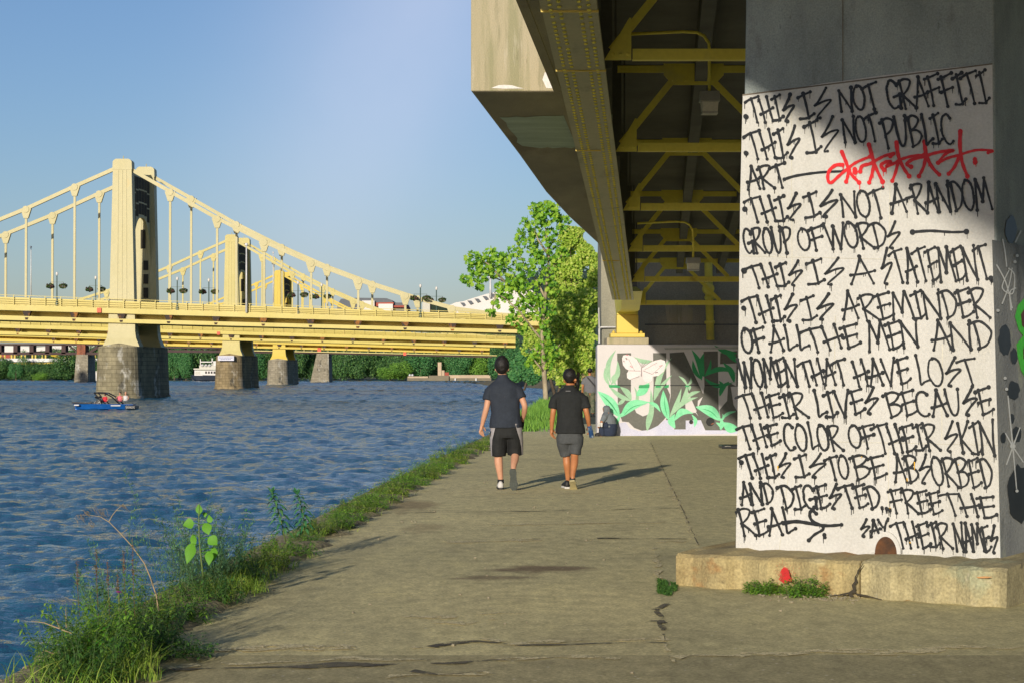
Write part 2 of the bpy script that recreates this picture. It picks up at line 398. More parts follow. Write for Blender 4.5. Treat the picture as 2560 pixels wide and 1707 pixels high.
m_portal_shade = mat('portal_shade_brown', (0.045, 0.04, 0.03), 0.85, (0.075, 0.065, 0.04), 0.4)  # dark brown stands in for shade on the towers' portal side
def stone(n, a, b_, wh=0.9):
    m = mat(n, a, 0.9, b_, 0.35, (1, 1, 0.55), fine=0.2, fscale=1.6, spots=[(0.42, (0.58, 0.57, 0.52), 0.565, wh), (0.8, (0.04, 0.038, 0.03), 0.58, 0.7)])
    nt = m.node_tree; N = nt.nodes.new; L = nt.links.new
    b = nt.nodes['Principled BSDF']; src = b.inputs['Base Color'].links[0].from_socket
    tc = N('ShaderNodeTexCoord'); mp = N('ShaderNodeMapping'); mp.inputs['Rotation'].default_value = (R(90), 0, 0)
    L(tc.outputs['Object'], mp.inputs[0])
    br = N('ShaderNodeTexBrick'); br.inputs['Scale'].default_value = 1.0; br.inputs['Brick Width'].default_value = 1.5; br.inputs['Row Height'].default_value = 0.62; br.inputs['Mortar Size'].default_value = 0.035
    br.inputs['Color1'].default_value = (1, 1, 1, 1); br.inputs['Color2'].default_value = (0.72, 0.72, 0.7, 1); br.inputs['Mortar'].default_value = (0.35, 0.34, 0.3, 1)
    L(mp.outputs[0], br.inputs[0])
    mm = N('ShaderNodeMixRGB'); mm.blend_type = 'MULTIPLY'; mm.inputs[0].default_value = 0.8
    L(src, mm.inputs[1]); L(br.outputs[0], mm.inputs[2]); L(mm.outputs[0], b.inputs['Base Color'])
    return m
m_stone = stone('weathered_pier_stone', (0.33, 0.29, 0.18), (0.17, 0.15, 0.10))
m_stone2 = stone('brown_pier_stone', (0.34, 0.26, 0.14), (0.18, 0.14, 0.08), 0.4)
m_stone3 = stone('tan_pier_stone', (0.34, 0.30, 0.22), (0.26, 0.23, 0.17), 0.6)
m_rail = mat('rail_bridge_steel', (0.055, 0.035, 0.035), 0.8, (0.085, 0.05, 0.045), 0.6)
m_rail2 = mat('rusty_orange_steel', (0.32, 0.11, 0.05), 0.8, (0.16, 0.06, 0.04), 0.8)
m_lgreen = mat('lamp_post_green', (0.012, 0.05, 0.045), 0.4, (0.016, 0.06, 0.05), 3.0)
m_globe = mat('lamp_globe', (0.68, 0.66, 0.62), 0.3)
m_sign = mat('red_orange_sign', (0.78, 0.09, 0.03), 0.5, (0.7, 0.08, 0.03), 2.0)
m_signw = mat('pale_sign_board', (0.58, 0.58, 0.66), 0.5, (0.52, 0.52, 0.62), 2.0)
m_signb = mat('sign_lettering', (0.16, 0.2, 0.36), 0.6)
m_polew = mat('white_pole_paint', (0.66, 0.66, 0.66), 0.4)
m_bwhite = mat('white_building', (0.70, 0.67, 0.64), 0.8, (0.64, 0.61, 0.58), 0.05)
m_bgrey = mat('grey_roof', (0.13, 0.145, 0.16), 0.8, (0.11, 0.12, 0.14), 0.05)
m_bred = mat('red_brick_band', (0.36, 0.08, 0.05), 0.8, (0.3, 0.07, 0.05), 0.1)
m_glass = mat('dark_window_glass', (0.02, 0.025, 0.03), 0.15)
m_dock = mat('dock_concrete', (0.52, 0.40, 0.27), 0.9, (0.44, 0.35, 0.25), 0.15, fine=0.1, fscale=1.0)
m_dockd = mat('dock_side', (0.22, 0.19, 0.13), 0.9, (0.16, 0.14, 0.1), 0.2)
m_navy = mat('navy_hull', (0.03, 0.04, 0.06), 0.5)
m_boatb = mat('blue_gelcoat', (0.01, 0.10, 0.36), 0.2, (0.008, 0.08, 0.30), 1.0, fine=0)
m_boatk = mat('black_gelcoat', (0.012, 0.014, 0.02), 0.3)
m_redc = mat('red_cloth', (0.6, 0.03, 0.05), 0.8)
m_bark = mat('pale_bark', (0.42, 0.35, 0.23), 0.9, (0.24, 0.19, 0.12), 4.0, (1, 1, 0.4), bump=0.7, bscale=25)
m_barkd = mat('brown_bark', (0.13, 0.10, 0.07), 0.9, (0.08, 0.06, 0.04), 4.0)
m_soil = mat('bank_soil', (0.10, 0.105, 0.045), 0.95, (0.05, 0.06, 0.025), 0.6, bump=0.6, bscale=4)
m_edge = mat('crumbling_edge', (0.40, 0.34, 0.19), 0.95, (0.22, 0.19, 0.11), 4.0, fine=0.35, fscale=40, bump=1.0, bscale=22)
m_hill = mat('wooded_hill', (0.05, 0.085, 0.06), 0.95, (0.025, 0.05, 0.04), 0.035, bump=1.0, bscale=0.3)
m_fence = mat('wooden_fence', (0.55, 0.42, 0.2), 0.8, (0.45, 0.34, 0.16), 0.8, (4, 1, 0.4))
m_rock = mat('broken_stone', (0.32, 0.28, 0.19), 0.95, (0.2, 0.175, 0.12), 6.0, bump=0.8)
lf_syc = leafmat('sycamore_leaf', [(0.10, 0.28, 0.03), (0.19, 0.43, 0.04), (0.32, 0.56, 0.05), (0.42, 0.60, 0.06)], 0.4)
lf_den = leafmat('hedge_tree_leaf', [(0.21, 0.38, 0.045), (0.36, 0.54, 0.06), (0.52, 0.66, 0.10), (0.62, 0.68, 0.17)], 0.4)
lf_far = leafmat('far_wood_leaf', [(0.022, 0.075, 0.03), (0.05, 0.14, 0.045), (0.09, 0.22, 0.06), (0.16, 0.28, 0.075)], 0.2)
lf_farb = leafmat('far_bright_leaf', [(0.10, 0.24, 0.04), (0.18, 0.38, 0.05), (0.26, 0.46, 0.07)], 0.3)
lf_farg = leafmat('far_bluegreen_leaf', [(0.035, 0.14, 0.05), (0.07, 0.23, 0.07), (0.13, 0.31, 0.09)], 0.25)
lf_grass = leafmat('grass_blade', [(0.12, 0.24, 0.025), (0.20, 0.35, 0.035), (0.31, 0.45, 0.06), (0.38, 0.43, 0.11)], 0.35)
lf_weed = leafmat('weed_leaf', [(0.10, 0.26, 0.035), (0.17, 0.38, 0.045), (0.26, 0.48, 0.06), (0.33, 0.50, 0.08)], 0.35)
lf_weedd = leafmat('dark_weed_leaf', [(0.045, 0.12, 0.03), (0.08, 0.20, 0.04), (0.13, 0.27, 0.05)], 0.3)
lf_broad = leafmat('broad_bright_leaf', [(0.045, 0.20, 0.015), (0.10, 0.33, 0.02), (0.26, 0.50, 0.04)], 0.3)
lf_milk = leafmat('lance_leaf', [(0.05, 0.21, 0.09), (0.08, 0.29, 0.12), (0.14, 0.36, 0.12)], 0.3)
lf_feath = leafmat('feathery_leaf', [(0.10, 0.26, 0.12), (0.15, 0.33, 0.16), (0.20, 0.38, 0.17)], 0.35)
lf_dry = leafmat('dry_stalk', [(0.24, 0.17, 0.08), (0.32, 0.24, 0.13), (0.42, 0.33, 0.2)], 0.1)
m_stem = mat('green_stem', (0.13, 0.19, 0.05), 0.7)
m_stemd = mat('dark_green_stem', (0.06, 0.11, 0.03), 0.7)
m_flower = mat('purple_flower', (0.55, 0.05, 0.50), 0.7)
m_flowmix = leafmat('flower_basket_leaf', [(0.03, 0.08, 0.02), (0.07, 0.14, 0.03), (0.14, 0.05, 0.07), (0.10, 0.17, 0.04)], 0.2)
# people
m_skin1 = mat('fair_skin', (0.56, 0.30, 0.19), 0.55, (0.51, 0.26, 0.16), 8.0, fine=0.02)
m_skin2 = mat('tan_skin', (0.44, 0.18, 0.07), 0.5, (0.38, 0.15, 0.06), 8.0, fine=0.02)
m_hair = mat('black_hair', (0.009, 0.008, 0.008), 0.55, (0.018, 0.015, 0.014), 40.0, (1, 1, 0.3), bump=0.35, bscale=120)
m_navyshirt = mat('navy_jersey', (0.017, 0.023, 0.036), 0.85, (0.021, 0.028, 0.042), 5.0, bump=0.25, bscale=14)
m_blackshirt = mat('black_jersey', (0.012, 0.0135, 0.0145), 0.9, (0.016, 0.018, 0.019), 5.0, bump=0.25, bscale=14)
m_greyshirt = mat('grey_jersey', (0.15, 0.15, 0.155), 0.9, (0.13, 0.13, 0.135), 5.0)
m_blackshort = mat('black_shorts_cloth', (0.009, 0.010, 0.0105), 0.8, (0.012, 0.013, 0.014), 5.0, bump=0.3, bscale=12)
m_silver = mat('silver_satin', (0.42, 0.39, 0.39), 0.4, (0.32, 0.30, 0.31), 9.0, bump=0.4, bscale=18)
m_greyshort = mat('charcoal_shorts_cloth', (0.055, 0.06, 0.064), 0.85, (0.065, 0.07, 0.074), 5.0, bump=0.3, bscale=12)
m_camo = mat('olive_trousers', (0.07, 0.09, 0.05), 0.9, (0.13, 0.13, 0.08), 8.0, contrast=(0.45, 0.55))
m_shoew = mat('white_shoe', (0.62, 0.60, 0.58), 0.6, (0.5, 0.49, 0.48), 10.0)
m_shoeb = mat('black_shoe', (0.014, 0.014, 0.015), 0.6)
m_sole = mat('grey_rubber_sole', (0.075, 0.085, 0.075), 0.8, (0.055, 0.062, 0.055), 22.0, bump=0.8, bscale=60)
m_solet = mat('tan_rubber_sole', (0.46, 0.40, 0.22), 0.8, (0.38, 0.33, 0.18), 12.0)
m_bottle = mat('blue_bottle_plastic', (0.02, 0.06, 0.16), 0.15, (0.25, 0.30, 0.36), 16.0, contrast=(0.5, 0.6))
m_greyhood = mat('grey_hooded_cloth', (0.15, 0.17, 0.185), 0.9, (0.12, 0.135, 0.15), 6.0)
m_jeans = mat('dark_blue_denim', (0.018, 0.028, 0.055), 0.9, (0.024, 0.034, 0.065), 9.0)

# ================================================================== ground, river, far bank
BANK = [(-40, -5.4), (-10, -3.6), (4, -2.75), (10.3, -2.55), (14.5, -2.45), (21.1, -2.07), (24.6, -1.93), (30.4, -1.63), (37.7, -1.23), (45.5, -0.80), (54, -0.35), (62, 0.2), (75, 0.75), (95, 1.35), (120, 2.0), (160, 3.0), (300, 7.0), (480, 8.0), (560, -4.0), (700, -14.0), (820, -32), (880, -80), (905, -170), (925, -900)]
WZ = -2.3
def bank_x(y):
    for (y0, x0), (y1, x1) in zip(BANK, BANK[1:]):
        if y0 <= y <= y1: return x0 + (x1 - x0) * (y - y0) / (y1 - y0)
    return BANK[-1][1]
b = MB()
rows = [p for p in BANK if p[0] <= 62] 
for (y0, x0), (y1, x1) in zip(rows, rows[1:]):
    b.poly([(x0, y0, 0), (60, y0, 0), (60, y1, 0), (x1, y1, 0)])
walk = b.build('walkway', m_walk); tag(walk, kind='structure')
b = MB()
rows = [p for p in BANK if p[0] >= 62]
for (y0, x0), (y1, x1) in zip(rows, rows[1:]):
    z0 = 0.0 if y0 < 200 else (-0.5 if y0 < 600 else -2.1)
    z1 = 0.0 if y1 < 200 else (-0.5 if y1 < 600 else -2.1)
    b.poly([(x0, y0, z0), (2500, y0, z0), (2500, y1, z1), (x1, y1, z1)])
b.poly([(-900, 925, -2.1), (2500, 925, -2.1), (3500, 3500, 4), (-3500, 3500, 4)])
b.poly([(60, -40, 0), (2500, -40, 0), (2500, 62, 0), (60, 62, 0)])
tag(b.build('riverside_land', m_soil), kind='structure')
b = MB()
for (y0, x0), (y1, x1) in zip(BANK, BANK[1:]):
    z0 = 0.0 if y0 < 200 else (-0.5 if y0 < 600 else -2.1); z1 = 0.0 if y1 < 200 else (-0.5 if y1 < 600 else -2.1)
    b.poly([(x0, y0, z0), (x1, y1, z1), (x1 - (0.0 if y1 < 200 else 1.5), y1, WZ - 1), (x0 - (0.0 if y0 < 200 else 1.5), y0, WZ - 1)])
tag(b.build('river_embankment', m_seawall), kind='structure')
# crumbling kerb of earth and broken concrete along the water's edge (real relief)
b = MB(); rng = random.Random(3)
ys = [8.5 + 0.22 * i for i in range(0, 210)]
ys = [y for y in ys if y < 54]
rings = []
for y in ys:
    x = bank_x(y); ring = []
    for (dx, dz) in ((-0.16, -0.5), (-0.12, -0.02), (0.0, 0.05), (0.2, 0.04), (0.42, 0.012), (0.62, -0.03)):
        q = noise.noise(Vector((x * 3 + dx * 5, y * 2.3, dz * 3)))
        ring.append((x + dx + 0.09 * q, y, dz + (0.05 * q if dz > 0.01 else 0) + (0.03 * abs(q) if dz > 0.01 else 0)))
    rings.append(ring)
b.ringloft(rings, close=False, cap=False)
tag(b.build('broken_walkway_edge', m_edge, smooth=True), kind='structure')

# water: a real wave surface near, flat sheet far
m_water = bpy.data.materials.new('river_water'); m_water.use_nodes = True
def build_water(m):
    nt = m.node_tree; N = nt.nodes.new; L = nt.links.new
    b = nt.nodes['Principled BSDF']
    b.inputs['Base Color'].default_value = (0.016, 0.10, 0.17, 1)
    b.inputs['Roughness'].default_value = 0.10
    b.inputs['IOR'].default_value = 1.33
    b.inputs['Specular IOR Level'].default_value = 0.5
    tc = N('ShaderNodeTexCoord')
    sep = N('ShaderNodeSeparateXYZ'); L(tc.outputs['Object'], sep.inputs[0])
    rr = N('ShaderNodeMapRange'); rr.inputs[1].default_value = 30; rr.inputs[2].default_value = 260; rr.inputs[3].default_value = 0.07; rr.inputs[4].default_value = 0.22
    L(sep.outputs[1], rr.inputs[0]); L(rr.outputs[0], b.inputs['Roughness'])      # roughness grows with distance, for waves too fine to resolve
    def nz(scale, st, det):
        mp = N('ShaderNodeMapping'); mp.inputs['Scale'].default_value = st; mp.inputs['Rotation'].default_value = (0, 0, R(12))
        n = N('ShaderNodeTexNoise'); n.inputs['Scale'].default_value = scale; n.inputs['Detail'].default_value = det; n.inputs['Roughness'].default_value = 0.55
        L(tc.outputs['Object'], mp.inputs[0]); L(mp.outputs[0], n.inputs[0]); return n.outputs[0]
    b1 = N('ShaderNodeBump'); b1.inputs['Strength'].default_value = 1.0; b1.inputs['Distance'].default_value = 0.15
    L(nz(4.6, (0.8, 1, 1), 5), b1.inputs['Height'])
    pm = N('ShaderNodeMapRange'); pm.inputs[1].default_value = .36; pm.inputs[2].default_value = .62; pm.inputs[3].default_value = .45; pm.inputs[4].default_value = 1.5
    L(nz(.045, (.35, 1, 1), 3), pm.inputs[0]); L(pm.outputs[0], b1.inputs['Strength'])      # cat's-paws: rough and calm patches
    b2 = N('ShaderNodeBump'); b2.inputs['Strength'].default_value = 0.7; b2.inputs['Distance'].default_value = 0.25
    L(nz(0.9, (0.7, 1, 1), 4), b2.inputs['Height']); L(b1.outputs[0], b2.inputs['Normal'])
    L(b2.outputs[0], b.inputs['Normal'])
build_water(m_water)
def waves(x, y):
    rs = np.random.RandomState(5); z = np.zeros_like(x)
    for i in range(46):
        lam = 0.26 * 1.066 ** i
        th = R(98) + rs.normal(0, 0.75)
        k = 2 * math.pi / lam
        amp = 0.0070 * lam ** 0.62
        ph = rs.uniform(0, 6.28)
        z += amp * np.sin(k * (math.cos(th) * x + math.sin(th) * y) + ph + 1.3 * np.sin(0.31 * k * (x * math.sin(th) - y * math.cos(th)) + ph * 3))
    return z
NR, NC = 620, 330
yy = 17.0 * (1.0 + 0.0067) ** np.arange(NR)
uu = np.linspace(-1, 1, NC)
Y2 = np.repeat(yy[:, None], NC, 1)
X2 = -0.125 * Y2 + uu[None, :] * (0.20 * Y2 + 3.0)
fade = np.clip(1.0 + (Y2 - 60) / 220.0, 1.0, 4.5)      # waves grow taller with distance
Z2 = WZ + waves(X2, Y2) * fade
vs = np.stack([X2, Y2, Z2], -1).reshape(-1, 3)
idx = np.arange(NR * NC).reshape(NR, NC)
fs = np.stack([idx[:-1, :-1], idx[:-1, 1:], idx[1:, 1:], idx[1:, :-1]], -1).reshape(-1, 4)
me = bpy.data.meshes.new('river')
me.from_pydata(vs.tolist(), [], fs.tolist()); me.update()
me.polygons.foreach_set('use_smooth', [True] * len(me.polygons))
me.materials.append(m_water)
river = bpy.data.objects.new('river', me); COL.objects.link(river); tag(river, kind='structure')
b = MB(); b.poly([(-6000, -400, WZ - 0.35), (6000, -400, WZ - 0.35), (6000, 12000, WZ - 0.35), (-6000, 12000, WZ - 0.35)])
tag(b.build('river_bed_sheet', m_water), kind='structure')
# ================================================================== overhead girder bridge
def fz(Y):          # height of the riveted flange's underside
    pts = [(-30, 8.6), (-3.15, 6.57), (7.5, 5.76), (17.7, 4.82), (46.5, 3.245), (60, 2.5)]
    for (a, za), (c, zc) in zip(pts, pts[1:]):
        if a <= Y <= c: return za + (zc - za) * (Y - a) / (c - a)
    return pts[-1][1]
def fx(Y): return 0.26 + 0.072 * (Y - 17.7)       # left edge of the flange
FW = 0.5
def sz(Y): return 7.2 - 0.0548 * Y                # underside of the deck slab
def sx(Y): return 0.084 + 0.1014 * (Y - 23.3) if Y > 16 else -0.656 + 0.066 * (Y - 16)   # outer edge of slab
GDIR = Vector((0.072, 1, -0.0548)).normalized()
ob = thing('overhead_bridge', 'yellow riveted girder bridge passing overhead, concrete deck edge on its left', 'bridge', (0.5, 17.7, 0))
# main girder with haunched web
def girder(x_off, name, y0, y1):
    ysl = [y0 + (y1 - y0) * i / 24 for i in range(25)]
    b = MB()
    b.ringloft([[(fx(y) + x_off + FW / 2 - .012, y, fz(y) + .05), (fx(y) + x_off + FW / 2 + .012, y, fz(y) + .05), (fx(y) + x_off + FW / 2 + .012, y, sz(y) + .02), (fx(y) + x_off + FW / 2 - .012, y, sz(y) + .02)] for y in ysl])
    b.build(name, m_gird, ob)
girder(0, 'girder_web', -25, 46.6)
girder(7.2, 'girder_web', -25, 47)
girder(3.6, 'girder_web', -25, 47)
# bottom flange built of cover plates of different length (steps where a plate ends)
STEPS = [(-25, 17.72, 0.068), (17.72, 20.38, 0.050), (20.38, 25.4, 0.034), (25.4, 38.2, 0.022), (38.2, 46.6, 0.012)]
def flange(x_off, name='bottom_flange'):
    b = MB()
    for i, (a, c, th) in enumerate(STEPS):
        n = max(2, int((c - a) / 2.0)); w_ = FW - 0.03 * (0 if i < 2 else 0)
        yl = [a + (c - a) * k / n for k in range(n + 1)]
        b.ringloft([[(fx(y) + x_off, y, fz(y) + .055), (fx(y) + x_off, y, fz(y) + .05 - th), (fx(y) + x_off + FW, y, fz(y) + .05 - th), (fx(y) + x_off + FW, y, fz(y) + .055)] for y in yl])
    return b.build(name, m_flange, ob)
fl = flange(0); flange(7.2); flange(3.6)
# bright painted ends of the cover plates
for (a, c, th), nx in zip(STEPS[:-1], STEPS[1:]):
    b = MB(); z1 = fz(c) + .05 - nx[2]; z0 = fz(c) + .05 - th - 0.012
    b.box(fx(c) - .006, fx(c) + FW * (1.0 if a < 20 else 0.62) + .006, c - .03, c + .022, z0, z1 - .002)
    b.build('plate_end', m_bright, ob)
# rivets: four lines of domes along the flange
b = MB(); rng = random.Random(1)
def plate_under(y):
    for (a, c, th) in STEPS:
        if a <= y < c: return fz(y) + .05 - th
    return fz(y) + .05 - STEPS[-1][2]
y = 14.0; cnt = 0
while y < 46.4:
    cnt += 1
    for q in (0.085, 0.165, 0.345, 0.425):
        yy_ = y + (0.06 if q in (0.165, 0.345) else 0)
        nseg = 8 if y < 27 else 6
        b.lathe((fx(yy_) + q, yy_, plate_under(yy_) - 0.016), [(0.003, -0.002), (0.012, 0.0), (0.0195, 0.007), (0.0215, 0.017)], nseg)
    y += 0.165 if cnt % 6 else 0.23
rv = b.build('rivet_rows', m_rivet, fl, smooth=True); tag(rv, kind='stuff')
# stepped flange splice plates near the far bearing
b = MB()
for q in (0.04, 0.2, 0.38):
    b.box(fx(44) + q, fx(44) + q + 0.08, 41.5, 46.4, fz(46.4) - .0, fz(41.5) - 0.03)
# deck slab
b = MB(); yl = [-30, -20, -10, 0, 8, 16, 23.3, 28.5, 34, 40, 46, 50.2]
b.ringloft([[(sx(y), y, sz(y)), (14.5, y, sz(y)), (14.5, y, sz(y) + .45), (sx(y), y, sz(y) + .45)] for y in yl])
b.build('deck_slab', m_dark, ob)
b = MB()
b.ringloft([[(sx(y) - .012, y, sz(y) - .02), (fx(y) + FW / 2 - .02, y, sz(y) - .02), (fx(y) + FW / 2 - .02, y, sz(y) - .004), (sx(y) - .012, y, sz(y) - .004)] for y in yl[:-1]])
b.build('slab_edge_soffit', m_soffit, ob)
b = MB()
b.ringloft([[(sx(y) - .02, y, sz(y) - .03), (sx(y) + .1, y, sz(y) - .03), (sx(y) + .1, y, sz(y) + .5), (sx(y) - .02, y, sz(y) + .5)] for y in yl[:-1]])
b.build('slab_edge_beam', m_soffit, ob)
# concrete walkway block cantilevered beyond Y = 28.5
BE = [(28.5, -0.587), (34.65, 0.125), (39.7, 0.675), (43.96, 1.257), (50.0, 2.19), (52.6, 2.42)]
bz = lambda y: 6.704 - 0.0385 * y
b = MB()
b.ringloft([[(x, y, bz(y)), (max(sx(y) + .12, x + .3), y, bz(y)), (max(sx(y) + .12, x + .3), y, 9.6), (x, y, 9.6)] for y, x in BE])
b.build('walkway_block', m_deckc, ob, bevel=0.012)
b = MB()
b.ringloft([[(x + .03, y, bz(y) - .006), (max(sx(y) + .1, x + .3), y, bz(y) - .006), (max(sx(y) + .1, x + .3), y, bz(y) - .003), (x + .03, y, bz(y) - .003)] for y, x in [(28.53, -.584)] + BE[1:]])
b.build('block_soffit', m_soffit, ob)
b = MB(); rng = random.Random(4)
def edge_x(y):
    for (y0, x0), (y1, x1) in zip(BE, BE[1:]):
        if y0 <= y <= y1: return x0 + (x1 - x0) * (y - y0) / (y1 - y0)
q = lambda x, y: (x, y, bz(y) - .012)
near = [q(edge_x(30.7) + .14 + (1.5 - edge_x(30.7)) * k / 14, 30.7 + .16 * noise.noise(Vector((k * .9, 1, 0))) - .02 * k) for k in range(15)]
farr = [q(1.8 - (1.45 - edge_x(34)) * k / 14, 33.8 + .2 * noise.noise(Vector((k * .8, 7, 0)))) for k in range(15)]
lefty = [q(edge_x(y) + .16 + .1 * noise.noise(Vector((y * 3, 0, 0))), y) for y in (33.6, 33.2, 32.8, 32.4, 32.0, 31.6, 31.2)]
b.poly(near + farr + lefty)
b.build('cover_paint_patch', m_patch, ob)
# lime streaks on the sunlit block face
b = MB()
def face_pt(px, py): return P(px, py, 28.494)
b.poly([face_pt(*q) for q in ((1362, 182), (1369, 181), (1385, 222), (1366, 221), (1356, 200))])
b.build('lime_streak', m_bwhite, ob); b = MB()
b.poly([face_pt(*q) for q in ((1228, 221), (1246, 214), (1262, 213), (1280, 214), (1296, 219), (1310, 222), (1262, 222.5))])
b.build('lime_streak', m_bwhite, ob)
# K-shaped cross frames
def xf(Y): return fx(Y) + FW
FR = [20.3 + 5.65 * k for k in range(-1, 6)]
for Y in FR:
    z = fz(Y) + 0.10; xl = xf(Y) + .02; xr = fx(Y) + 7.2
    b = MB()
    b.box(xl + .26, xr, Y - .006, Y + .006, z, z + .106); b.box(xl + .26, xr, Y, Y + .09, z - .006, z + .006)
    b.build('bottom_strut', m_gird, ob)
    b = MB(); zt = z + 1.12
    zt = min(zt, sz(Y) - .08)
    b.box(xl, xr, Y + .02, Y + .03, zt - .1, zt); b.box(xl, xr, Y + .02, Y + .1, zt - .008, zt)
    b.build('top_strut', m_gird, ob)
    xm = xl + 0.96
    b = MB()
    for s_ in (0, 1):
        x0 = xl + 1.9 * s_ + (3.3 * 0); 
        b.bar((xl + .08 if s_ == 0 else xl + 1.95, Y + .04, z + .12), (xm - .18 if s_ == 0 else xm + .2, Y + .04, zt - .13), .01, .10, (0, 1, 0)) if False else b.bar((xl + .05 if s_ == 0 else xl + 2.05, Y + .045, z + .1), (xm - .2 if s_ == 0 else xm + .22, Y + .045, zt - .14), .085, .012, (0, 1, 0))
    b.build('diagonal_brace', m_gird, ob)
    b = MB(); yp = Y + .016
    b.prism([(xm - .36, yp, zt - .13), (xm - .24, yp, zt - .26), (xm + .3, yp, zt - .26), (xm + .42, yp, zt - .13), (xm + .42, yp, zt + .02), (xm - .36, yp, zt + .02)], (0, .01, 0))
    for i in range(4): b.lathe((xm - .26 + .18 * i, yp, zt - .2), [(0.002, -.014), (.013, -.012), (.018, 0)], 6)
    b.build('gusset_plate', m_gird, ob)
    b = MB(); yp = Y - .024
    b.prism([(xl - .03, yp, z - .012), (xl + .245, yp, z - .012), (xl + .245, yp, z + .42), (xl + .225, yp, z + .42)], (0, .014, 0))
    for i in range(3):
        c = Vector((xl + .06 + .075 * i, yp, z + .05))
        b.ringloft([[c + Vector((r * math.cos(a * math.pi / 4), dy, r * math.sin(a * math.pi / 4))) for a in range(8)] for r, dy in ((.018, 0), (.016, -.009), (.004, -.013))])
    b.build('corner_gusset', m_gird, ob)
    # a bent lateral between frames and a bearing stiffener on the web
    b = MB(); b.bar((xl + .02, Y + .6, fz(Y) + .1), (xl + .02, Y + .6, sz(Y)), .12, .02, (0, 1, 0)); b.bar((xl + .12, Y + .6, fz(Y + .6) + .3), (xl + .12, Y + .6, sz(Y)), .015, .1, (0, 1, 0))
    b.build('web_stiffener', m_dark, ob)
for xo in (1.6, 2.6, 4.8, 6.0):
    b = MB()
    for y0, y1 in ((-25, 8), (8, 30), (30, 50)):
        b.bar((fx(y0) + xo, y0, sz(y0) - .2), (fx(y1) + xo, y1, sz(y1) - .2), .16, .4)
    b.build('stringer', m_dark, ob)
# end bearing on the far pier (drawn from the photo on the plane Y = 50.9)
def bx(b, x0, y0, x1, y1, Y, dY):
    p = P(x0, y1, Y); q = P(x1, y0, Y); b.box(p.x, q.x, Y, Y + dY, p.z, q.z)
b = MB(); 
tl = P(1541, 750, 49.5); tr = P(1588, 750, 49.5); bl = P(1546, 779, 50.2); br_ = P(1592, 779, 50.2)
b.hexa([(bl.x, 49.2, bl.z), (br_.x, 49.2, bl.z), (br_.x, 51.4, bl.z), (bl.x, 51.4, bl.z)], [(tl.x, 46.7, tl.z + .1), (tr.x, 46.7, tl.z + .1), (tr.x, 51.4, tl.z + .5), (tl.x, 51.4, tl.z + .5)])
bx(b, 1543, 778, 1595, 786, 50.95, .6)
b.build('girder_end', m_gird, ob)
b = MB(); bx(b, 1542, 787.5, 1596, 833, 50.95, .6); b.box(P(1544, 787, 50.95).x, P(1594, 787, 50.95).x, 50.98, 51.5, P(0, 787.5, 51).z - .01, P(0, 786, 51).z + .01)
b.build('bearing_pedestal', m_bright, ob, bevel=.01)
b = MB(); bx(b, 1526.5, 833.3, 1612, 843, 50.85, .9)
for px in (1534, 1603):
    c = P(px, 833, 51.0); b.lathe((c.x, 51.05, c.z), [(.045, 0), (.045, .03), (.022, .05), (.02, .07), (.003, .075)], 8)
b.build('bearing_plate', m_bright, ob, bevel=.008)

# ================================================================== lamps hanging under the deck
def hang_lamp(px_pole, y_arm, y_top, y_house, y_lens, y_bot, hw, Y, label, arm=True):
    base = P(px_pole, y_bot, Y)
    t = thing('hanging_lamp', label, 'lamp', base, 'lamps hanging under the bridge deck')
    s = Y / FPX
    b = MB(); pc = P(px_pole, y_house, Y); pt = P(px_pole, y_top, Y); pa = P(px_pole, y_arm, Y)
    pts = [pc, pt]
    if arm:
        pts += [Vector((pt.x - .005, Y, pt.z + (pa.z - pt.z) * .45)), Vector((pt.x - .06, Y, pt.z + (pa.z - pt.z) * .82)), Vector((pt.x - .14, Y, pa.z)), Vector((pt.x - .30, Y, pa.z + .01)), Vector((pt.x - .95, Y, pa.z - .02))]
    b.tube(pts, .019, 8); b.lathe((pt.x, Y, pt.z - .07), [(.03, 0), (.03, .02), (.02, .03)], 8)
    b.build('pole', m_gird, t, smooth=True)
    b = MB(); zt = pc.z; zl = P(px_pole, y_lens, Y).z; zb = P(px_pole, y_bot, Y).z; h = hw * s
    b.hexa([(pc.x - h, Y - h * .9, zl), (pc.x + h, Y - h * .9, zl), (pc.x + h, Y + h * .9, zl), (pc.x - h, Y + h * .9, zl)],
           [(pc.x - h * .95, Y - h * .6, zt), (pc.x + h * .95, Y - h * .6, zt), (pc.x + h * .95, Y + h * .6, zt), (pc.x - h * .95, Y + h * .6, zt)])
    b.build('lamp_housing', m_lampm, t, bevel=.006)
    b = MB(); k = .84
    b.hexa([(pc.x - h * k * .9, Y - h * .72, zb), (pc.x + h * k * .9, Y - h * .72, zb), (pc.x + h * k * .9, Y + h * .72, zb), (pc.x - h * k * .9, Y + h * .72, zb)],
           [(pc.x - h * k, Y - h * .8, zl - .003), (pc.x + h * k, Y - h * .8, zl - .003), (pc.x + h * k, Y + h * .8, zl - .003), (pc.x - h * k, Y + h * .8, zl - .003)])
    ln = b.build('lens', m_lens, t, bevel=.006)
    b = MB(); b.box(pc.x - h * k * .94, pc.x + h * k * .94, Y - h * .79, Y + h * .79, zb - .012, zb + .014); b.build('lens_rim', m_lampm, ln)
hang_lamp(1773.5, 82, 132, 229.5, 256, 284, 25, 23.0, 'grey box lamp on a bent yellow pipe, nearer of the two under the deck')
hang_lamp(1733, 556, 596, 645, 659, 676, 18, 34.0, 'grey box lamp on a bent pipe, farther of the two under the deck')

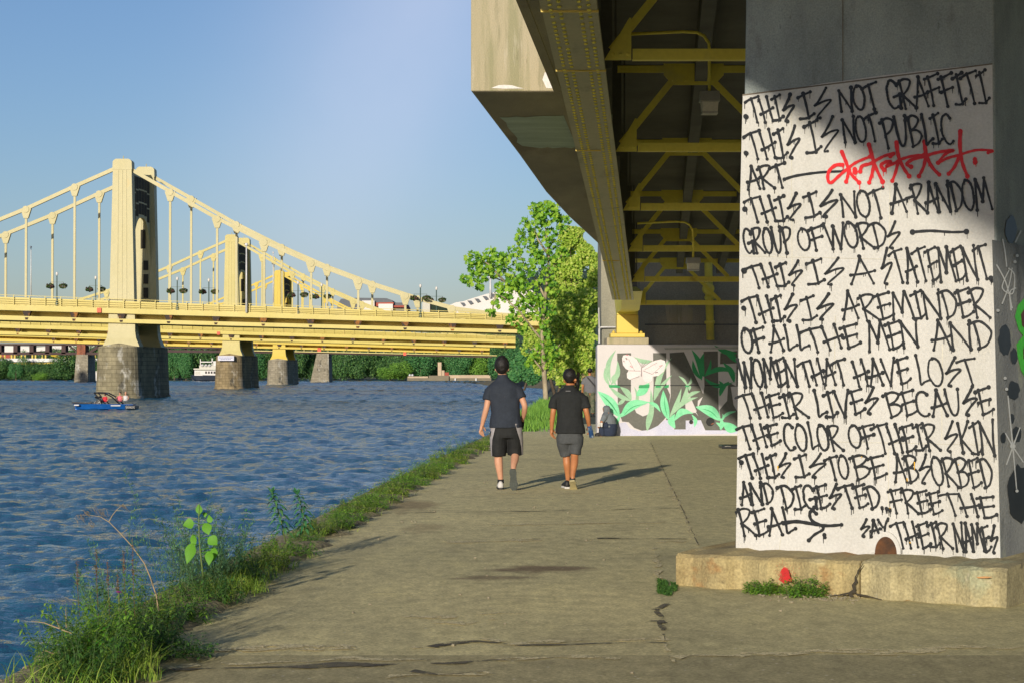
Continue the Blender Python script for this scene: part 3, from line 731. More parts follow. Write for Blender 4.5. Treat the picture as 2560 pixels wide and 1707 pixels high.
# ================================================================== graffiti pillar
C0 = Vector((1.71, 15.3, 0)); C1 = Vector((3.465, 14.2, 0))
U = (C1 - C0).normalized(); NB = Vector((-U.y, U.x, 0))          # NB points away from the camera, into the pillar
if NB.y < 0: NB = -NB
FN = -NB
pl = thing('concrete_pillar', 'square concrete bridge pillar painted white and covered in black handwriting', 'pillar', (C0 + C1) / 2 + NB * .8)
ZT = 6.25
def pil(u, v, z): return C0 + U * u + NB * v + Vector((0, 0, z))
Wd = (C1 - C0).length; DP = 1.7
bat = 0.0135                                                      # slight batter
def corner(z): return [pil(bat * z, bat * z, z), pil(Wd - bat * z, bat * z, z), pil(Wd - bat * z, DP, z), pil(bat * z, DP, z)]
b = MB(); b.ringloft([corner(.2), corner(3.0), corner(ZT)])
b.build('shaft', m_conc, pl, bevel=.018)
# front plane leans back by the batter
FP0 = pil(0, 0, 0); FPN = (FN + Vector((0, 0, bat))).normalized()
def FR_(px, py, off=.004): return PL(px, py, FP0 + FPN * off, FPN)
def RS_(px, py, off=.004):
    n = (U + Vector((0, 0, bat))).normalized(); return PL(px, py, pil(Wd, 0, 0) + n * off, n)
# white painted field (its ragged upper edge follows the photo)
b = MB(); rng = random.Random(2)
top = [(1857, 237.5), (1930, 228), (2000, 219), (2060, 209), (2110, 203), (2200, 190), (2290, 180), (2380, 170), (2481, 160)]
left = [(1839.5, 1374), (1842, 1200), (1846, 900), (1848, 700), (1850.5, 500), (1854, 350)]
right = [(2482, 300), (2486, 600), (2491, 900), (2495, 1100), (2499, 1300), (2501, 1401)]
b.poly([FR_(*q, .005) for q in left + top + right + [(2400, 1398), (2230, 1392), (2100, 1385), (1950, 1379)]])
wf = b.build('white_paint_field', m_white, pl)
b = MB()
def seam(x0, y0, x1, y1, wpx):
    dx, dy = x1 - x0, y1 - y0; l = math.hypot(dx, dy); nx, ny = -dy / l * wpx / 2, dx / l * wpx / 2
    b.poly([FR_(x0 + nx, y0 + ny, .0085), FR_(x1 + nx, y1 + ny, .0085), FR_(x1 - nx, y1 - ny, .0085), FR_(x0 - nx, y0 - ny, .0085)])
for q in ((2088, 790, 2082, 1120, 2.2), (2356, 860, 2354, 1100, 2), (2220, 1120, 2222, 1350, 1.8), (1980, 1110, 1948, 1375, 1.6), (1978, 240, 1980, 700, 1.6), (2225, 430, 2222, 720, 1.6), (1846, 1098, 2496, 1112, 1.6), (1850, 640, 2490, 655, 1.4)): seam(*q)
b.build('board_mark', mat('board_mark_paint', (0.60, 0.58, 0.50), .8), pl)
b = MB(); seam(1856, 238.5, 2481, 160.5, 3.5); seam(2107, 0, 2107, 204, 2.2)
b.build('pour_line', mat('pour_line_dark', (0.12, 0.10, 0.08), .9, (0.2, 0.17, 0.13), 8.0), pl)  # dark line along the paint's top edge and one upright line

# ---- hand lettering: single stroke glyphs (x 0..1, y 0 top .. 1 bottom)
OV = lambda cx, cy, rx, ry, a0=-100, a1=262, n=14: [(cx + rx * math.cos(R(a0 + (a1 - a0) * i / n)), cy + ry * math.sin(R(a0 + (a1 - a0) * i / n))) for i in range(n + 1)]
GL = {
 'T': [[(-.12, .16), (.30, .06), (1.0, -.02)], [(.38, .04), (.52, .5), (.62, 1.0)]],
 'H': [[(.05, .06), (.2, .55), (.28, 1.0)], [(.68, -.04), (.8, .5), (.86, .97)], [(.02, .66), (.5, .56), (1.02, .44)]],
 'I': [[(.05, .14), (.5, .07), (.98, -.02)], [(.46, .02), (.55, .5), (.6, .98)], [(-.02, .98), (.5, .98), (1.02, .84)]],
 'S': [[(.82, -.06), (.62, .14), (.28, .44), (.12, .56), (.6, .42), (1.0, .40), (.62, .66), (.18, .98), (.32, 1.02)]],
 'N': [[(.06, 1.0), (.1, .5), (.1, .04)], [(.1, .04), (.5, .55), (.84, 1.0)], [(.84, 1.0), (.88, .5), (.98, -.02)]],
 'O': [OV(.5, .5, .42, .5)],
 'G': [OV(.5, .5, .42, .5, -35, -300), [(.52, .60), (1.0, .52)], [(.95, .52), (.92, 1.0)]],
 'R': [[(.1, .05), (.2, .55), (.24, 1.02)], [(-.06, .14), (.4, .0), (.86, .06), (.62, .34), (.2, .56)], [(.2, .56), (.6, .78), (1.0, 1.02)]],
 'A': [[(.52, -.02), (.34, .45), (.06, 1.02)], [(.5, -.02), (.72, .5), (.92, 1.0)], [(.08, .68), (.6, .62), (1.04, .52)]],
 'F': [[(.2, .04), (.3, .5), (.34, 1.02)], [(-.02, .12), (.5, .03), (.98, -.04)], [(.05, .56), (.5, .48), (.9, .42)]],
 'P': [[(.15, .04), (.25, .5), (.3, 1.02)], [(-.06, .14), (.45, .0), (.95, .1), (.7, .4), (.22, .58)]],
 'U': [[(.08, .0), (.16, .55), (.3, .95), (.55, 1.0), (.78, .7), (.9, .0)]],
 'B': [[(.15, .04), (.22, .5), (.26, 1.0)], [(-.05, .12), (.5, -.02), (.92, .1), (.62, .36), (.22, .48)], [(.22, .48), (.7, .48), (.98, .66), (.7, .9), (.24, 1.02)]],
 'L': [[(.3, -.04), (.38, .5), (.36, .98), (.66, .9), (1.04, .82)]],
 'C': [OV(.56, .5, .46, .5, -48, -305)],
 'D': [[(.2, .08), (.3, .6), (.34, .98)], [(-.06, .12), (.5, .02), (.9, .26), (.98, .5), (.7, .86), (.28, 1.0)]],
 'W': [[(.0, .0), (.16, .55), (.28, 1.0)], [(.28, 1.0), (.4, .5), (.46, .1)], [(.46, .1), (.6, .6), (.68, 1.0)], [(.68, 1.0), (.86, .5), (1.02, -.03)]],
 'M': [[(.04, 1.0), (.14, .5), (.22, .0)], [(.22, .0), (.4, .4), (.48, .72)], [(.48, .72), (.62, .3), (.74, -.04)], [(.74, -.04), (.88, .5), (.98, 1.0)]],
 'E': [[(.22, .06), (.28, .5), (.3, .98)], [(.0, .12), (.5, .04), (.98, -.03)], [(.1, .54), (.5, .47), (.92, .41)], [(.3, .98), (.66, .93), (1.04, .8)]],
 'V': [[(.05, .0), (.25, .5), (.5, 1.02)], [(.5, 1.02), (.72, .5), (.98, -.06)]],
 'K': [[(.2, .0), (.26, .5), (.3, 1.02)], [(.95, -.02), (.6, .3), (.26, .56)], [(.26, .56), (.6, .76), (1.0, 1.0)]],
 'Y': [[(.0, .0), (.3, .4), (.5, .5)], [(1.0, -.06), (.6, .4), (.4, 1.05)]],
 '-': [[(.0, .5), (1.0, .45)]],
}
WID = {'I': .74, 'M': 1.3, 'W': 1.3, 'L': .82, '-': .5, 'N': 1.1, 'E': .9, 'T': 1.0, 'S': 1.05}
zi = [0]
def stroke(b, pts, wpx, fn, drip=0.0, rng=None, ends=1.25):
    """A sprayed line through photo points pts, laid on the wall by fn."""
    # smooth with Catmull-Rom
    q = []
    n = len(pts)
    for i in range(n - 1):
        p0 = pts[max(0, i - 1)]; p1 = pts[i]; p2 = pts[i + 1]; p3 = pts[min(n - 1, i + 2)]
        m = 5 if n > 2 else 2
        for k in range(m):
            t = k / m
            q.append(tuple(0.5 * ((2 * p1[j]) + (-p0[j] + p2[j]) * t + (2 * p0[j] - 5 * p1[j] + 4 * p2[j] - p3[j]) * t * t + (-p0[j] + 3 * p1[j] - 3 * p2[j] + p3[j]) * t ** 3) for j in (0, 1)))
    q.append(tuple(pts[-1]))
    zi[0] = (zi[0] + 1) % 40
    off = 0.0095 + zi[0] * 0.00012
    N_ = len(q); Ls = []; Rs = []
    for i, (x, y) in enumerate(q):
        a = q[max(0, i - 1)]; c = q[min(N_ - 1, i + 1)]
        dx, dy = c[0] - a[0], c[1] - a[1]; l = math.hypot(dx, dy) or 1
        ww = wpx * (0.58 - .16 * i / N_ + 0.05 * math.sin(i * 1.7 + x * .05))
        if i == 0 or i == N_ - 1: ww *= 1.1
        nx, ny = -dy / l * ww, dx / l * ww
        Ls.append(fn(x + nx, y + ny, off)); Rs.append(fn(x - nx, y - ny, off))
    n0 = len(b.v); b.v.extend([tuple(p) for p in Ls] + [tuple(p) for p in Rs])
    for i in range(N_ - 1): b.f.append((n0 + i, n0 + i + 1, n0 + N_ + i + 1, n0 + N_ + i))
    for e in (0, -1):
        x, y = q[e]; r = wpx * .5 * ends * (1 + (rng.uniform(-.1, .25) if rng else 0)); o2 = off + .0001 * (1 if e == 0 else 2)
        b.poly([fn(x + r * math.cos(k * math.pi / 5), y + r * math.sin(k * math.pi / 5), o2) for k in range(10)])
    if drip and rng:
        cands = [q[0], q[-1], q[N_ // 2]]
        for (x, y) in cands:
            if rng.random() < drip:
                for k in range(rng.choice((1, 1, 2))):
                    l = rng.uniform(6, 19); xx = x + rng.uniform(-3.5, 3.5); hw = rng.uniform(.7, 1.25)
                    b.poly([fn(xx - hw, y, off + .0003), fn(xx + hw, y, off + .0003), fn(xx + hw * .8, y + l, off + .0003), fn(xx - hw * .8, y + l, off + .0003)])
def A_(x, y): return (1820 + x * .40816, 140 + y * .40816)
def B_(x, y): return (1820 + x * .40816, 780 + y * .40816)
def word(b, T, txt, x0, x1, t0, t1, b0, b1, rng, wpx=6.1):
    tot = sum(WID.get(c, 1.0) for c in txt); pos = .022
    for c in txt:
        wl = WID.get(c, 1.0) / tot
        sc_ = 1.04; dy = rng.uniform(-.03, .03)
        for st in GL[c]:
            pts = []
            for (gx, gy) in st:
                u = pos + wl * .915 * ((gx - .5) * sc_ + .5) + (gy - .5) * .012
                gy2 = gy + dy + rng.uniform(-.012, .012)
                u += rng.uniform(-.006, .006) * 4 / max(4, len(txt))
                xx = x0 + (x1 - x0) * u + (gy - .5) * .13 * (b0 - t0)
                yt = t0 + (t1 - t0) * u; yb = b0 + (b1 - b0) * u
                pts.append(T(xx, yt + (yb - yt) * gy2))
            stroke(b, pts, wpx * rng.uniform(.88, 1.08), FR_, .45, rng, 1.45)
        pos += wl * .915
LINES = [
 (A_, (108, 372), [('THIS', 115, 425, 265, 240, 415, 392), ('IS', 430, 645, 235, 205, 388, 372), ('NOT', 675, 930, 208, 165, 340, 330), ('GRAFFITI', 955, 1632, 155, 85, 325, 285)]),
 (A_, (108, 595), [('THIS', 110, 462, 475, 430, 640, 612), ('IS', 470, 690, 412, 385, 600, 575), ('NOT', 698, 930, 388, 352, 532, 525), ('PUBLIC', 935, 1410, 385, 350, 560, 535)]),
 (A_, None, [('ART', 105, 370, 685, 655, 815, 800)]),
 (A_, (103, 940), [('THIS', 110, 468, 870, 852, 1022, 1002), ('IS', 462, 685, 850, 830, 998, 972), ('NOT', 685, 975, 848, 810, 985, 990), ('A', 985, 1095, 790, 785, 955, 950), ('-RANDOM', 1080, 1640, 790, 745, 965, 935)]),
 (A_, None, [('GROUP', 85, 412, 1062, 1045, 1210, 1200), ('OF', 420, 595, 1062, 1050, 1190, 1195), ('WORDS', 590, 1085, 1030, 1020, 1185, 1170)]),
 (A_, (95, 1315), [('THIS', 115, 478, 1282, 1262, 1420, 1400), ('IS', 482, 725, 1258, 1240, 1405, 1388), ('A', 735, 900, 1228, 1225, 1392, 1390), ('STATEMENT', 915, 1640, 1195, 1160, 1395, 1365)]),
 (A_, (95, 1545), [('THIS', 98, 445, 1482, 1470, 1640, 1620), ('IS', 448, 660, 1480, 1460, 1622, 1600), ('A', 690, 800, 1442, 1440, 1605, 1600), ('REMINDER', 795, 1640, 1460, 1420, 1615, 1600)]),
 (B_, None, [('OF', 75, 235, 100, 98, 250, 232), ('ALL', 240, 500, 95, 82, 245, 225), ('THE', 460, 822, 100, 75, 248, 210), ('MEN', 845, 1185, 68, 55, 245, 212), ('AND', 1230, 1640, 62, 52, 232, 218)]),
 (B_, None, [('WOMEN', 62, 445, 292, 288, 462, 450), ('THAT', 435, 742, 300, 288, 452, 440), ('HAVE', 760, 1132, 292, 282, 450, 438), ('LOST', 1130, 1550, 275, 285, 448, 440)]),
 (B_, None, [('THEIR', 60, 505, 502, 492, 648, 640), ('LIVES', 510, 948, 488, 472, 648, 612), ('BECAUSE', 950, 1655, 492, 462, 638, 625)]),
 (B_, None, [('THE', 65, 325, 692, 688, 842, 810), ('COLOR', 328, 715, 682, 690, 846, 838), ('OF', 730, 912, 692, 690, 828, 826), ('THEIR', 890, 1312, 684, 690, 865, 840), ('SKIN', 1312, 1655, 690, 655, 848, 875)]),
 (B_, (78, 915), [('THIS', 80, 402, 872, 870, 1018, 1005), ('IS', 405, 610, 880, 872, 1012, 1010), ('TO', 605, 748, 882, 880, 1022, 1020), ('BE', 755, 972, 880, 876, 1028, 1008), ('ABSORBED', 995, 1658, 872, 900, 1030, 1085)]),
 (B_, None, [('AND', 65, 292, 1042, 1040, 1176, 1168), ('DIGESTED', 305, 968, 1060, 1062, 1205, 1200), ('FREE', 985, 1322, 1082, 1100, 1228, 1235), ('THE', 1305, 1655, 1100, 1130, 1232, 1265)]),
 (B_, None, [('REAL', 58, 422, 1202, 1205, 1368, 1355), ('SAY', 800, 1000, 1275, 1270, 1370, 1365), ('THEIR', 1005, 1385, 1285, 1290, 1445, 1440), ('NAMES', 1380, 1672, 1290, 1315, 1465, 1465)]),
]
rng = random.Random(11)
for T, dot, words in LINES:
    b = MB()
    if dot: stroke(b, [T(*dot), T(dot[0] + 4, dot[1] + 4)], 9.5, FR_, .8, rng)
    for (txt, x0, x1, t0, t1, b0, b1) in words:
        word(b, T, txt, x0, x1, t0, t1, b0, b1, rng)
    if T is A_ and words[0][0] == 'ART': stroke(b, [A_(345, 757), A_(420, 735), A_(560, 715), A_(705, 708)], 6.5, FR_, .6, rng)
    if words[0][0] == 'GROUP': stroke(b, [A_(1130, 1080), A_(1240, 1072), A_(1370, 1080), A_(1460, 1077)], 6.5, FR_, .4, rng, 1.9)
    if len(words) == 4 and words[3][0] == 'STATEMENT': stroke(b, [A_(1610, 1362), A_(1618, 1372)], 10, FR_, 1, rng)
    if words[0][0] == 'AND': 
        for q in ((943, 1195), (970, 1200), (990, 1206)): stroke(b, [B_(*q), B_(q[0] + 2, q[1] + 8)], 7, FR_, .9, rng)
    if words[0][0] == 'REAL':
        stroke(b, [B_(340, 1290), B_(420, 1280), B_(520, 1295), B_(610, 1306), B_(695, 1300)], 8.5, FR_, .3, rng)
        stroke(b, [B_(540, 1232), B_(515, 1212), B_(500, 1235), B_(515, 1275), B_(575, 1308), B_(580, 1330), B_(530, 1360), B_(495, 1395)], 7.5, FR_, .5, rng)
        stroke(b, [B_(590, 1362), B_(594, 1378)], 7, FR_, .5, rng)
    b.build('graffiti_lettering', m_black, pl)
# red scrawl
def C_(x, y): return (2040 + x * .19558, 320 + y * .19558)
b = MB()
for pts, wd in (([(340, 475), (250, 480), (170, 550), (150, 650), (190, 705), (300, 610), (420, 510), (520, 440), (690, 370)], 8), ([(330, 310), (380, 430), (440, 580), (550, 700)], 8.5), ([(420, 540), (405, 620), (385, 690)], 8), ([(495, 530), (500, 565)], 10),
                ([(565, 560), (590, 490), (690, 460), (760, 420), (880, 360), (1005, 325), (950, 365)], 8), ([(675, 215), (720, 370), (760, 500), (850, 690)], 9), ([(740, 470), (715, 590), (680, 700)], 8),
                ([(870, 540), (830, 480), (900, 435), (960, 440), (890, 500), (1010, 450), (1100, 400), (1250, 360), (1380, 350)], 8), ([(1028, 190), (1050, 350), (1110, 500), (1190, 620)], 9), ([(1050, 430), (1020, 560), (975, 680)], 8),
                ([(1215, 500), (1160, 460), (1250, 400), (1380, 370), (1500, 330), (1640, 300), (1760, 290), (1650, 340), (1560, 450)], 8), ([(1385, 180), (1410, 350), (1480, 500), (1575, 600)], 9), ([(1400, 380), (1375, 500), (1315, 620)], 8),
                ([(1560, 450), (1680, 390), (1830, 350), (1950, 310), (2080, 285), (2265, 295), (2200, 320)], 6.5), ([(1845, 45), (1840, 250), (1870, 450), (1935, 620)], 9), ([(1830, 370), (1770, 500), (1695, 590)], 8), ([(2030, 400), (2034, 440)], 9)):
    stroke(b, [C_(*p) for p in pts], wd, FR_, .35, rng)
b.build('red_scrawl', m_redspray, pl)
b = MB()
for (x, y, l) in ((305, 940, 30), (818, 882, 8), (1142, 915, 50), (1097, 1015, 20), (1115, 1405, 10), (992, 1195, 6), (1412, 930, 6)):
    p = B_(x, y); b.poly([FR_(p[0] - 1.6, p[1], .016), FR_(p[0] + 1.6, p[1], .016), FR_(p[0] + .8, p[1] + l * .4, .016), FR_(p[0] - .5, p[1] + l * .4, .016)])
b.build('yellow_paint_spatter', m_yelspray, pl)
# right-hand side: grey paint, blobs, star burst and green shape
b = MB()
b.poly([RS_(*q, .005) for q in ((2480, 600), (2700, 640), (2700, 1385), (2503, 1402))])
b.build('slate_paint_field', m_sidepaint, pl)
b = MB()
def blob(fn, cx, cy, rx, ry, off, n=18, j=.12, sd=1):
    r_ = random.Random(sd); b.poly([fn(cx + rx * (1 + r_.uniform(-j, j)) * math.cos(2 * math.pi * k / n), cy + ry * (1 + r_.uniform(-j, j)) * math.sin(2 * math.pi * k / n), off) for k in range(n)])
for i, (cx, cy, rx, ry) in enumerate(((2528, 575, 14, 34), (2512, 850, 16, 40), (2534, 975, 15, 24), (2508, 1094, 7, 13), (2542, 1085, 12, 20), (2548, 1235, 30, 72), (2530, 1045, 6, 12), (2535, 890, 9, 20))):
    blob(RS_, cx, cy, rx, ry, .008 + .0004 * i, sd=i)
b.build('black_paint_blob', m_black, pl)
b = MB()
def D_(x, y): return (2440 + x * .548, 540 + y * .548)
for pts in ([(122, 108), (132, 160), (140, 230)], [(95, 225), (130, 290), (150, 350), (165, 420)], [(150, 240), (175, 270), (170, 350), (140, 350), (120, 320), (150, 250)], [(120, 400), (150, 320), (165, 240)], [(160, 430), (155, 350), (180, 330)], [(180, 120), (205, 70)],
            [(168, 1050), (140, 1130)], [(168, 1050), (200, 965)], [(168, 1050), (135, 990)], [(168, 1050), (215, 1120)], [(168, 1050), (185, 1240)], [(168, 1050), (146, 820)]):
    stroke(b, [D_(*p) for p in pts], 3.0, RS_, 0, rng, 1.0)
for (x, y, r_) in ((168, 1048, 7), (133, 738, 4), (140, 788, 4), (188, 182, 4), (178, 210, 4), (187, 1252, 4), (100, 432, 4)):
    p = D_(x, y); blob(RS_, p[0], p[1], r_, r_, .0165 + .0002 * (x % 7), j=.05)
b.build('white_star_burst', m_whitespray, pl)
b = MB()
b.poly([RS_(*D_(*q), .0125) for q in ((300, 360), (225, 370), (190, 410), (178, 460), (195, 520), (215, 545), (185, 585), (190, 640), (205, 700), (225, 740), (300, 760))])
b.build('green_painted_shape', m_greenspray, pl)
b = MB(); b.poly([RS_(*D_(*q), .0145) for q in ((300, 400), (225, 415), (205, 450), (210, 500), (235, 530), (215, 610), (216, 650), (300, 690))])
b.build('brown_painted_shape', m_brownspray, pl)
# drain hole with a pale collar and a rusty mouth
hc = FR_(2217, 1372, .0); s_ = hc.y / FPX
b = MB(); n = 18
arc = [(math.cos(math.pi * k / n), math.sin(math.pi * k / n)) for k in range(n + 1)]
uu_ = U; 
def HP(x, z, o): return hc + U * (x * s_) + Vector((0, 0, z * s_)) + FPN * o
b.ringloft([[HP(29 * c, 42 * q_ - 10, .02), HP(39 * c, 54 * q_ - 10, .02), HP(39 * c, 54 * q_ - 10, -.05), HP(29 * c, 42 * q_ - 10, -.05)] for c, q_ in arc])
b.build('drain_collar', m_white, pl)
b = MB(); b.poly([HP(30 * c, 43 * q_ - 10, .0175) for c, q_ in arc] + [HP(-30, -34, .0175), HP(30, -30, .0175)])
b.build('drain_mouth', m_rust, pl)
# footing: two rough concrete blocks with a gap between them
def foot(pxs, ytop, ybot, name, m, seed, extra=None):
    rr = random.Random(seed); b = MB(); N_ = len(pxs)
    front_b = [G(px, yb, 0) for px, yb in zip(pxs, ybot)]
    rings = []
    for fb, px, yt in zip(front_b, pxs, ytop):
        zt = 1.6 + (HZ - yt) / FPX * fb.y + .004
        j = lambda a: rr.uniform(-a, a)
        up = Vector((0, 0, 1))
        rings.append([fb + Vector((0, 0, -.12)), fb + FN * j(.006), fb + up * zt * .35 + FN * j(.004), fb + up * zt * .7 + FN * j(.004), fb + up * (zt - .022 + j(.006)) + NB * .002, fb + up * zt + NB * .035, fb + NB * .3 + up * (zt + .012 + j(.006)), fb + NB * 1.0 + up * (zt + .02), fb + NB * 2.45 + up * (zt + .02), fb + NB * 2.45 - up * .1])
    b.ringloft(rings)
    return b.build(name, m, pl)
lx = [1690 + i * 20.8 for i in range(23)]
ft = foot(lx, [1384 + .042 * (x - 1690) + 1.5 * math.sin(x * .07) for x in lx], [1463 + .063 * (x - 1690) + 2 * math.sin(x * .05) for x in lx], 'footing', m_foot, 3)
rx = [2153 + i * 18.2 for i in range(21)]
ft2 = foot(rx, [1402 + .055 * (x - 2153) + 1.5 * math.sin(x * .08) for x in rx], [1493 + .072 * (x - 2153) + 1.5 * math.sin(x * .06) for x in rx], 'footing', m_foot2, 5)
def FT(px, py, off=.02):
    p0 = G(1692, 1463); p1 = G(2518, 1520); d = (p1 - p0).normalized(); n = Vector((d.y, -d.x, 0)); n = n if n.y < 0 else -n
    return PL(px, py, p0 + n * off, n)
b = MB(); n_ = 26; r_ = random.Random(8)
def halo(cx, cy, pts, off): b.poly([FT(cx + x, cy + y, off) for x, y in pts])
for _ in range(260):
    x, y = r_.gauss(0, 11), r_.gauss(0, 13); q = r_.uniform(.35, .9)
    b.poly([FT(1963 + x + q * math.cos(k * 1.257), 1437 + y + q * math.sin(k * 1.257), .0235) for k in range(5)])
halo(1962, 1436, [(-15, 12), (-12, 4), (-12, -6), (-8, -14), (-3, -19), (3, -19), (8, -14), (11, -6), (13, 4), (20, 10), (17, 16), (8, 15), (4, 20), (-4, 21), (-9, 16)], .022)
b.build('red_spray_spot', m_redspot, ft)
b = MB(); 
r2 = random.Random(4)
def jag(pts, w0, w1, off):
    L_ = []; R_ = []
    for i, (x, y) in enumerate(pts):
        ww = (w0 + (w1 - w0) * i / (len(pts) - 1)) * r2.uniform(.5, 1.4); L_.append((x - ww, y + r2.uniform(-1, 1))); R_.append((x + ww, y + r2.uniform(-1, 1)))
    for k in range(len(pts) - 1): b.poly([FT(*q, off) for q in (L_[k], R_[k], R_[k + 1], L_[k + 1])])
jag([(2158, 1408), (2153, 1416), (2146, 1424), (2144, 1432), (2138, 1442), (2140, 1452), (2133, 1462), (2136, 1472), (2124, 1482), (2130, 1492)], 1.2, 4.5, .02)
for (x0, y0, x1, y1, w_) in ((2066, 1490, 2100, 1486, 1.6), (2100, 1486, 2140, 1478, 2.4), (2140, 1484, 2170, 1489, 2.2), (2170, 1489, 2206, 1499, 1.4)): b.poly([FT(x0, y0 - w_, .021), FT(x1, y1 - w_, .021), FT(x1, y1 + w_, .021), FT(x0, y0 + w_, .021)])
b.build('footing_crack', m_crackf, ft)
b = MB(); b.poly([FT(*q, .02) for q in ((2440, 1441), (2462, 1439.5), (2482, 1441), (2470, 1444), (2446, 1444.5))])
b.build('orange_spray_dash', mat('orange_spray_paint', (0.52, 0.27, 0.11), .7), ft2)

# ================================================================== far pier with the painted wall
W0 = Vector((P(1493, 1089, 50.5).x, 50.5, 0)); W1 = Vector((P(1845, 1083, 50.75).x, 50.75, 0))
WU = (W1 - W0).normalized(); WN = Vector((WU.y, -WU.x, 0)); WN = WN if WN.y < 0 else -WN
mw = thing('mural_pier', 'white bridge pier in the distance painted with green leaves and a butterfly', 'pier', (W0 + WU * 4 - WN * 1.5))
def wl(u, v, z): return W0 + WU * u - WN * v + Vector((0, 0, z))
b = MB(); HT = 2.30
b.ringloft([[wl(0, 0, -.1), wl(9.5, 0, -.1), wl(9.5, 3.2, -.1), wl(.32, 3.2, -.1)], [wl(0, 0, HT), wl(9.5, 0, HT), wl(9.5, 3.2, HT), wl(.32, 3.2, HT)]])
b.build('pier_base', m_mwhite, mw, bevel=.03)
def WP(px, py, off=.004): return PL(px, py, W0 + WN * off, WN)
def Z_(x, y): return (1450 + x * .178571, 840 + y * .178571)
def mural(name, polys, m, off):
    b = MB()
    for i, pg in enumerate(polys):
        b = MB(); b.poly([WP(*Z_(*q), .002 + off * .16 + .00012 * i) for q in pg]); b.build(name, m, mw)
mural('charcoal_letter', [
    [(520, 240), (715, 235), (712, 900), (790, 1070), (880, 1118), (960, 1090), (1015, 980), (1030, 690), (1022, 235), (1207, 235), (1210, 700), (1262, 815), (1230, 1100), (1160, 1180), (1090, 1250), (1000, 1300), (870, 1320), (760, 1280), (680, 1200), (590, 1190), (530, 1000)],
    [(1255, 235), (1455, 220), (1735, 830), (1650, 900), (1640, 1060), (1560, 880), (1500, 750), (1465, 800), (1480, 1060), (1620, 1070), (1700, 1170), (1480, 1175), (1480, 1300), (1320, 1300), (1310, 1200), (1200, 1190), (1270, 830)],
    [(1730, 215), (1930, 210), (1940, 1000), (1985, 1320), (1755, 1312), (1690, 1170), (1625, 1060), (1720, 840), (1742, 700)],
    [(1960, 390), (1965, 235), (2200, 205), (2230, 700), (2110, 705), (2150, 960), (2230, 1100), (2230, 1320), (1990, 1312), (1950, 1030), (2060, 900), (2075, 640), (2190, 700), (2190, 380)]], m_mdark, .006)
mural('lilac_base_band', [[(490, 1402), (535, 1215), (640, 1200), (700, 1285), (820, 1322), (960, 1312), (1100, 1245), (1180, 1170), (1280, 1170), (1310, 1302), (1480, 1302), (1480, 1180), (1692, 1170), (1750, 1314), (2240, 1314), (2240, 1362), (1300, 1380)]], m_mlilac, .010)
def leaf(x0, y0, x1, y1, w_, bend=.18):
    dx, dy = x1 - x0, y1 - y0; L_ = math.hypot(dx, dy); nx, ny = -dy / L_, dx / L_; A = []; Bq = []
    for k in range(11):
        t = k / 10; ww = w_ * .5 * math.sin(math.pi * min(1, t * 1.02)) ** .8 * (1 - .25 * t); c = bend * L_ * math.sin(math.pi * t)
        cx, cy = x0 + dx * t + nx * c, y0 + dy * t + ny * c
        A.append((cx + nx * ww, cy + ny * ww)); Bq.append((cx - nx * ww, cy - ny * ww))
    return A + Bq[::-1]
sage = [leaf(430, 650, 505, 190, 75, -.16), leaf(415, 690, 352, 430, 60, -.1), leaf(430, 680, 525, 340, 80, .14), leaf(510, 690, 530, 500, 60, -.3), leaf(730, 905, 400, 690, 70, -.08), leaf(720, 890, 560, 705, 90, .1), leaf(520, 960, 640, 830, 60, .1), leaf(1020, 350, 755, 290, 70, -.12), leaf(745, 1000, 755, 700, 50), leaf(1040, 900, 1075, 560, 80, .05), leaf(1090, 840, 1285, 300, 80, -.12), leaf(1030, 890, 1290, 540, 60, -.06), leaf(940, 1330, 990, 740, 80, .06), leaf(935, 1320, 1040, 960, 40, -.1), leaf(1250, 1140, 1420, 725, 70, .05), leaf(1395, 980, 1500, 670, 70, .08), leaf(1285, 1100, 1655, 850, 75, -.12), leaf(1470, 880, 1690, 768, 60, -.1), leaf(1500, 690, 1380, 555, 40, .1), leaf(1505, 690, 1552, 570, 40), leaf(1530, 760, 1500, 660, 50)]
mural('sage_leaf', sage, m_mgreen, .013)
dark = [leaf(1700, 620, 1560, 185, 90, .1), leaf(1690, 600, 1578, 330, 70, -.1), leaf(1735, 570, 1735, 235, 100, -.12), leaf(1740, 570, 1832, 320, 50, .1), leaf(1740, 560, 2190, 520, 80, -.18), leaf(1735, 580, 2150, 640, 70, .2), leaf(2160, 650, 2000, 370, 90, .12), leaf(2200, 370, 2030, 235, 90, .1), leaf(1955, 840, 2090, 630, 80, -.12), leaf(1985, 760, 1945, 620, 60), leaf(2200, 240, 1880, 130, 80, -.1)]
mural('shaded_leaf', dark, m_mdkgreen, .028)  # leaves in the deck's shadow, the shade put into a darker green
mint = [leaf(555, 1130, 245, 765, 165, .06), leaf(570, 1130, 970, 920, 150, -.16), leaf(950, 920, 1130, 1062, 60, -.14), leaf(1240, 1170, 1165, 750, 130, -.05), leaf(1330, 1290, 1330, 1080, 110, -.25), leaf(1320, 1180, 1590, 1080, 110, -.28), leaf(1600, 1270, 1560, 1090, 60, .2), leaf(1975, 1180, 1615, 985, 165, .12), leaf(2220, 1310, 1995, 1200, 150, -.1), leaf(1980, 1160, 2190, 1050, 50, -.12), leaf(490, 1290, 590, 1060, 50, -.05), leaf(790, 830, 970, 650, 130, .05), leaf(1965, 1310, 1975, 1140, 70, .1), leaf(1985, 1180, 1995, 1080, 36), leaf(1960, 1270, 1900, 1205, 40)]
mural('mint_leaf', mint, m_mbright, .045)
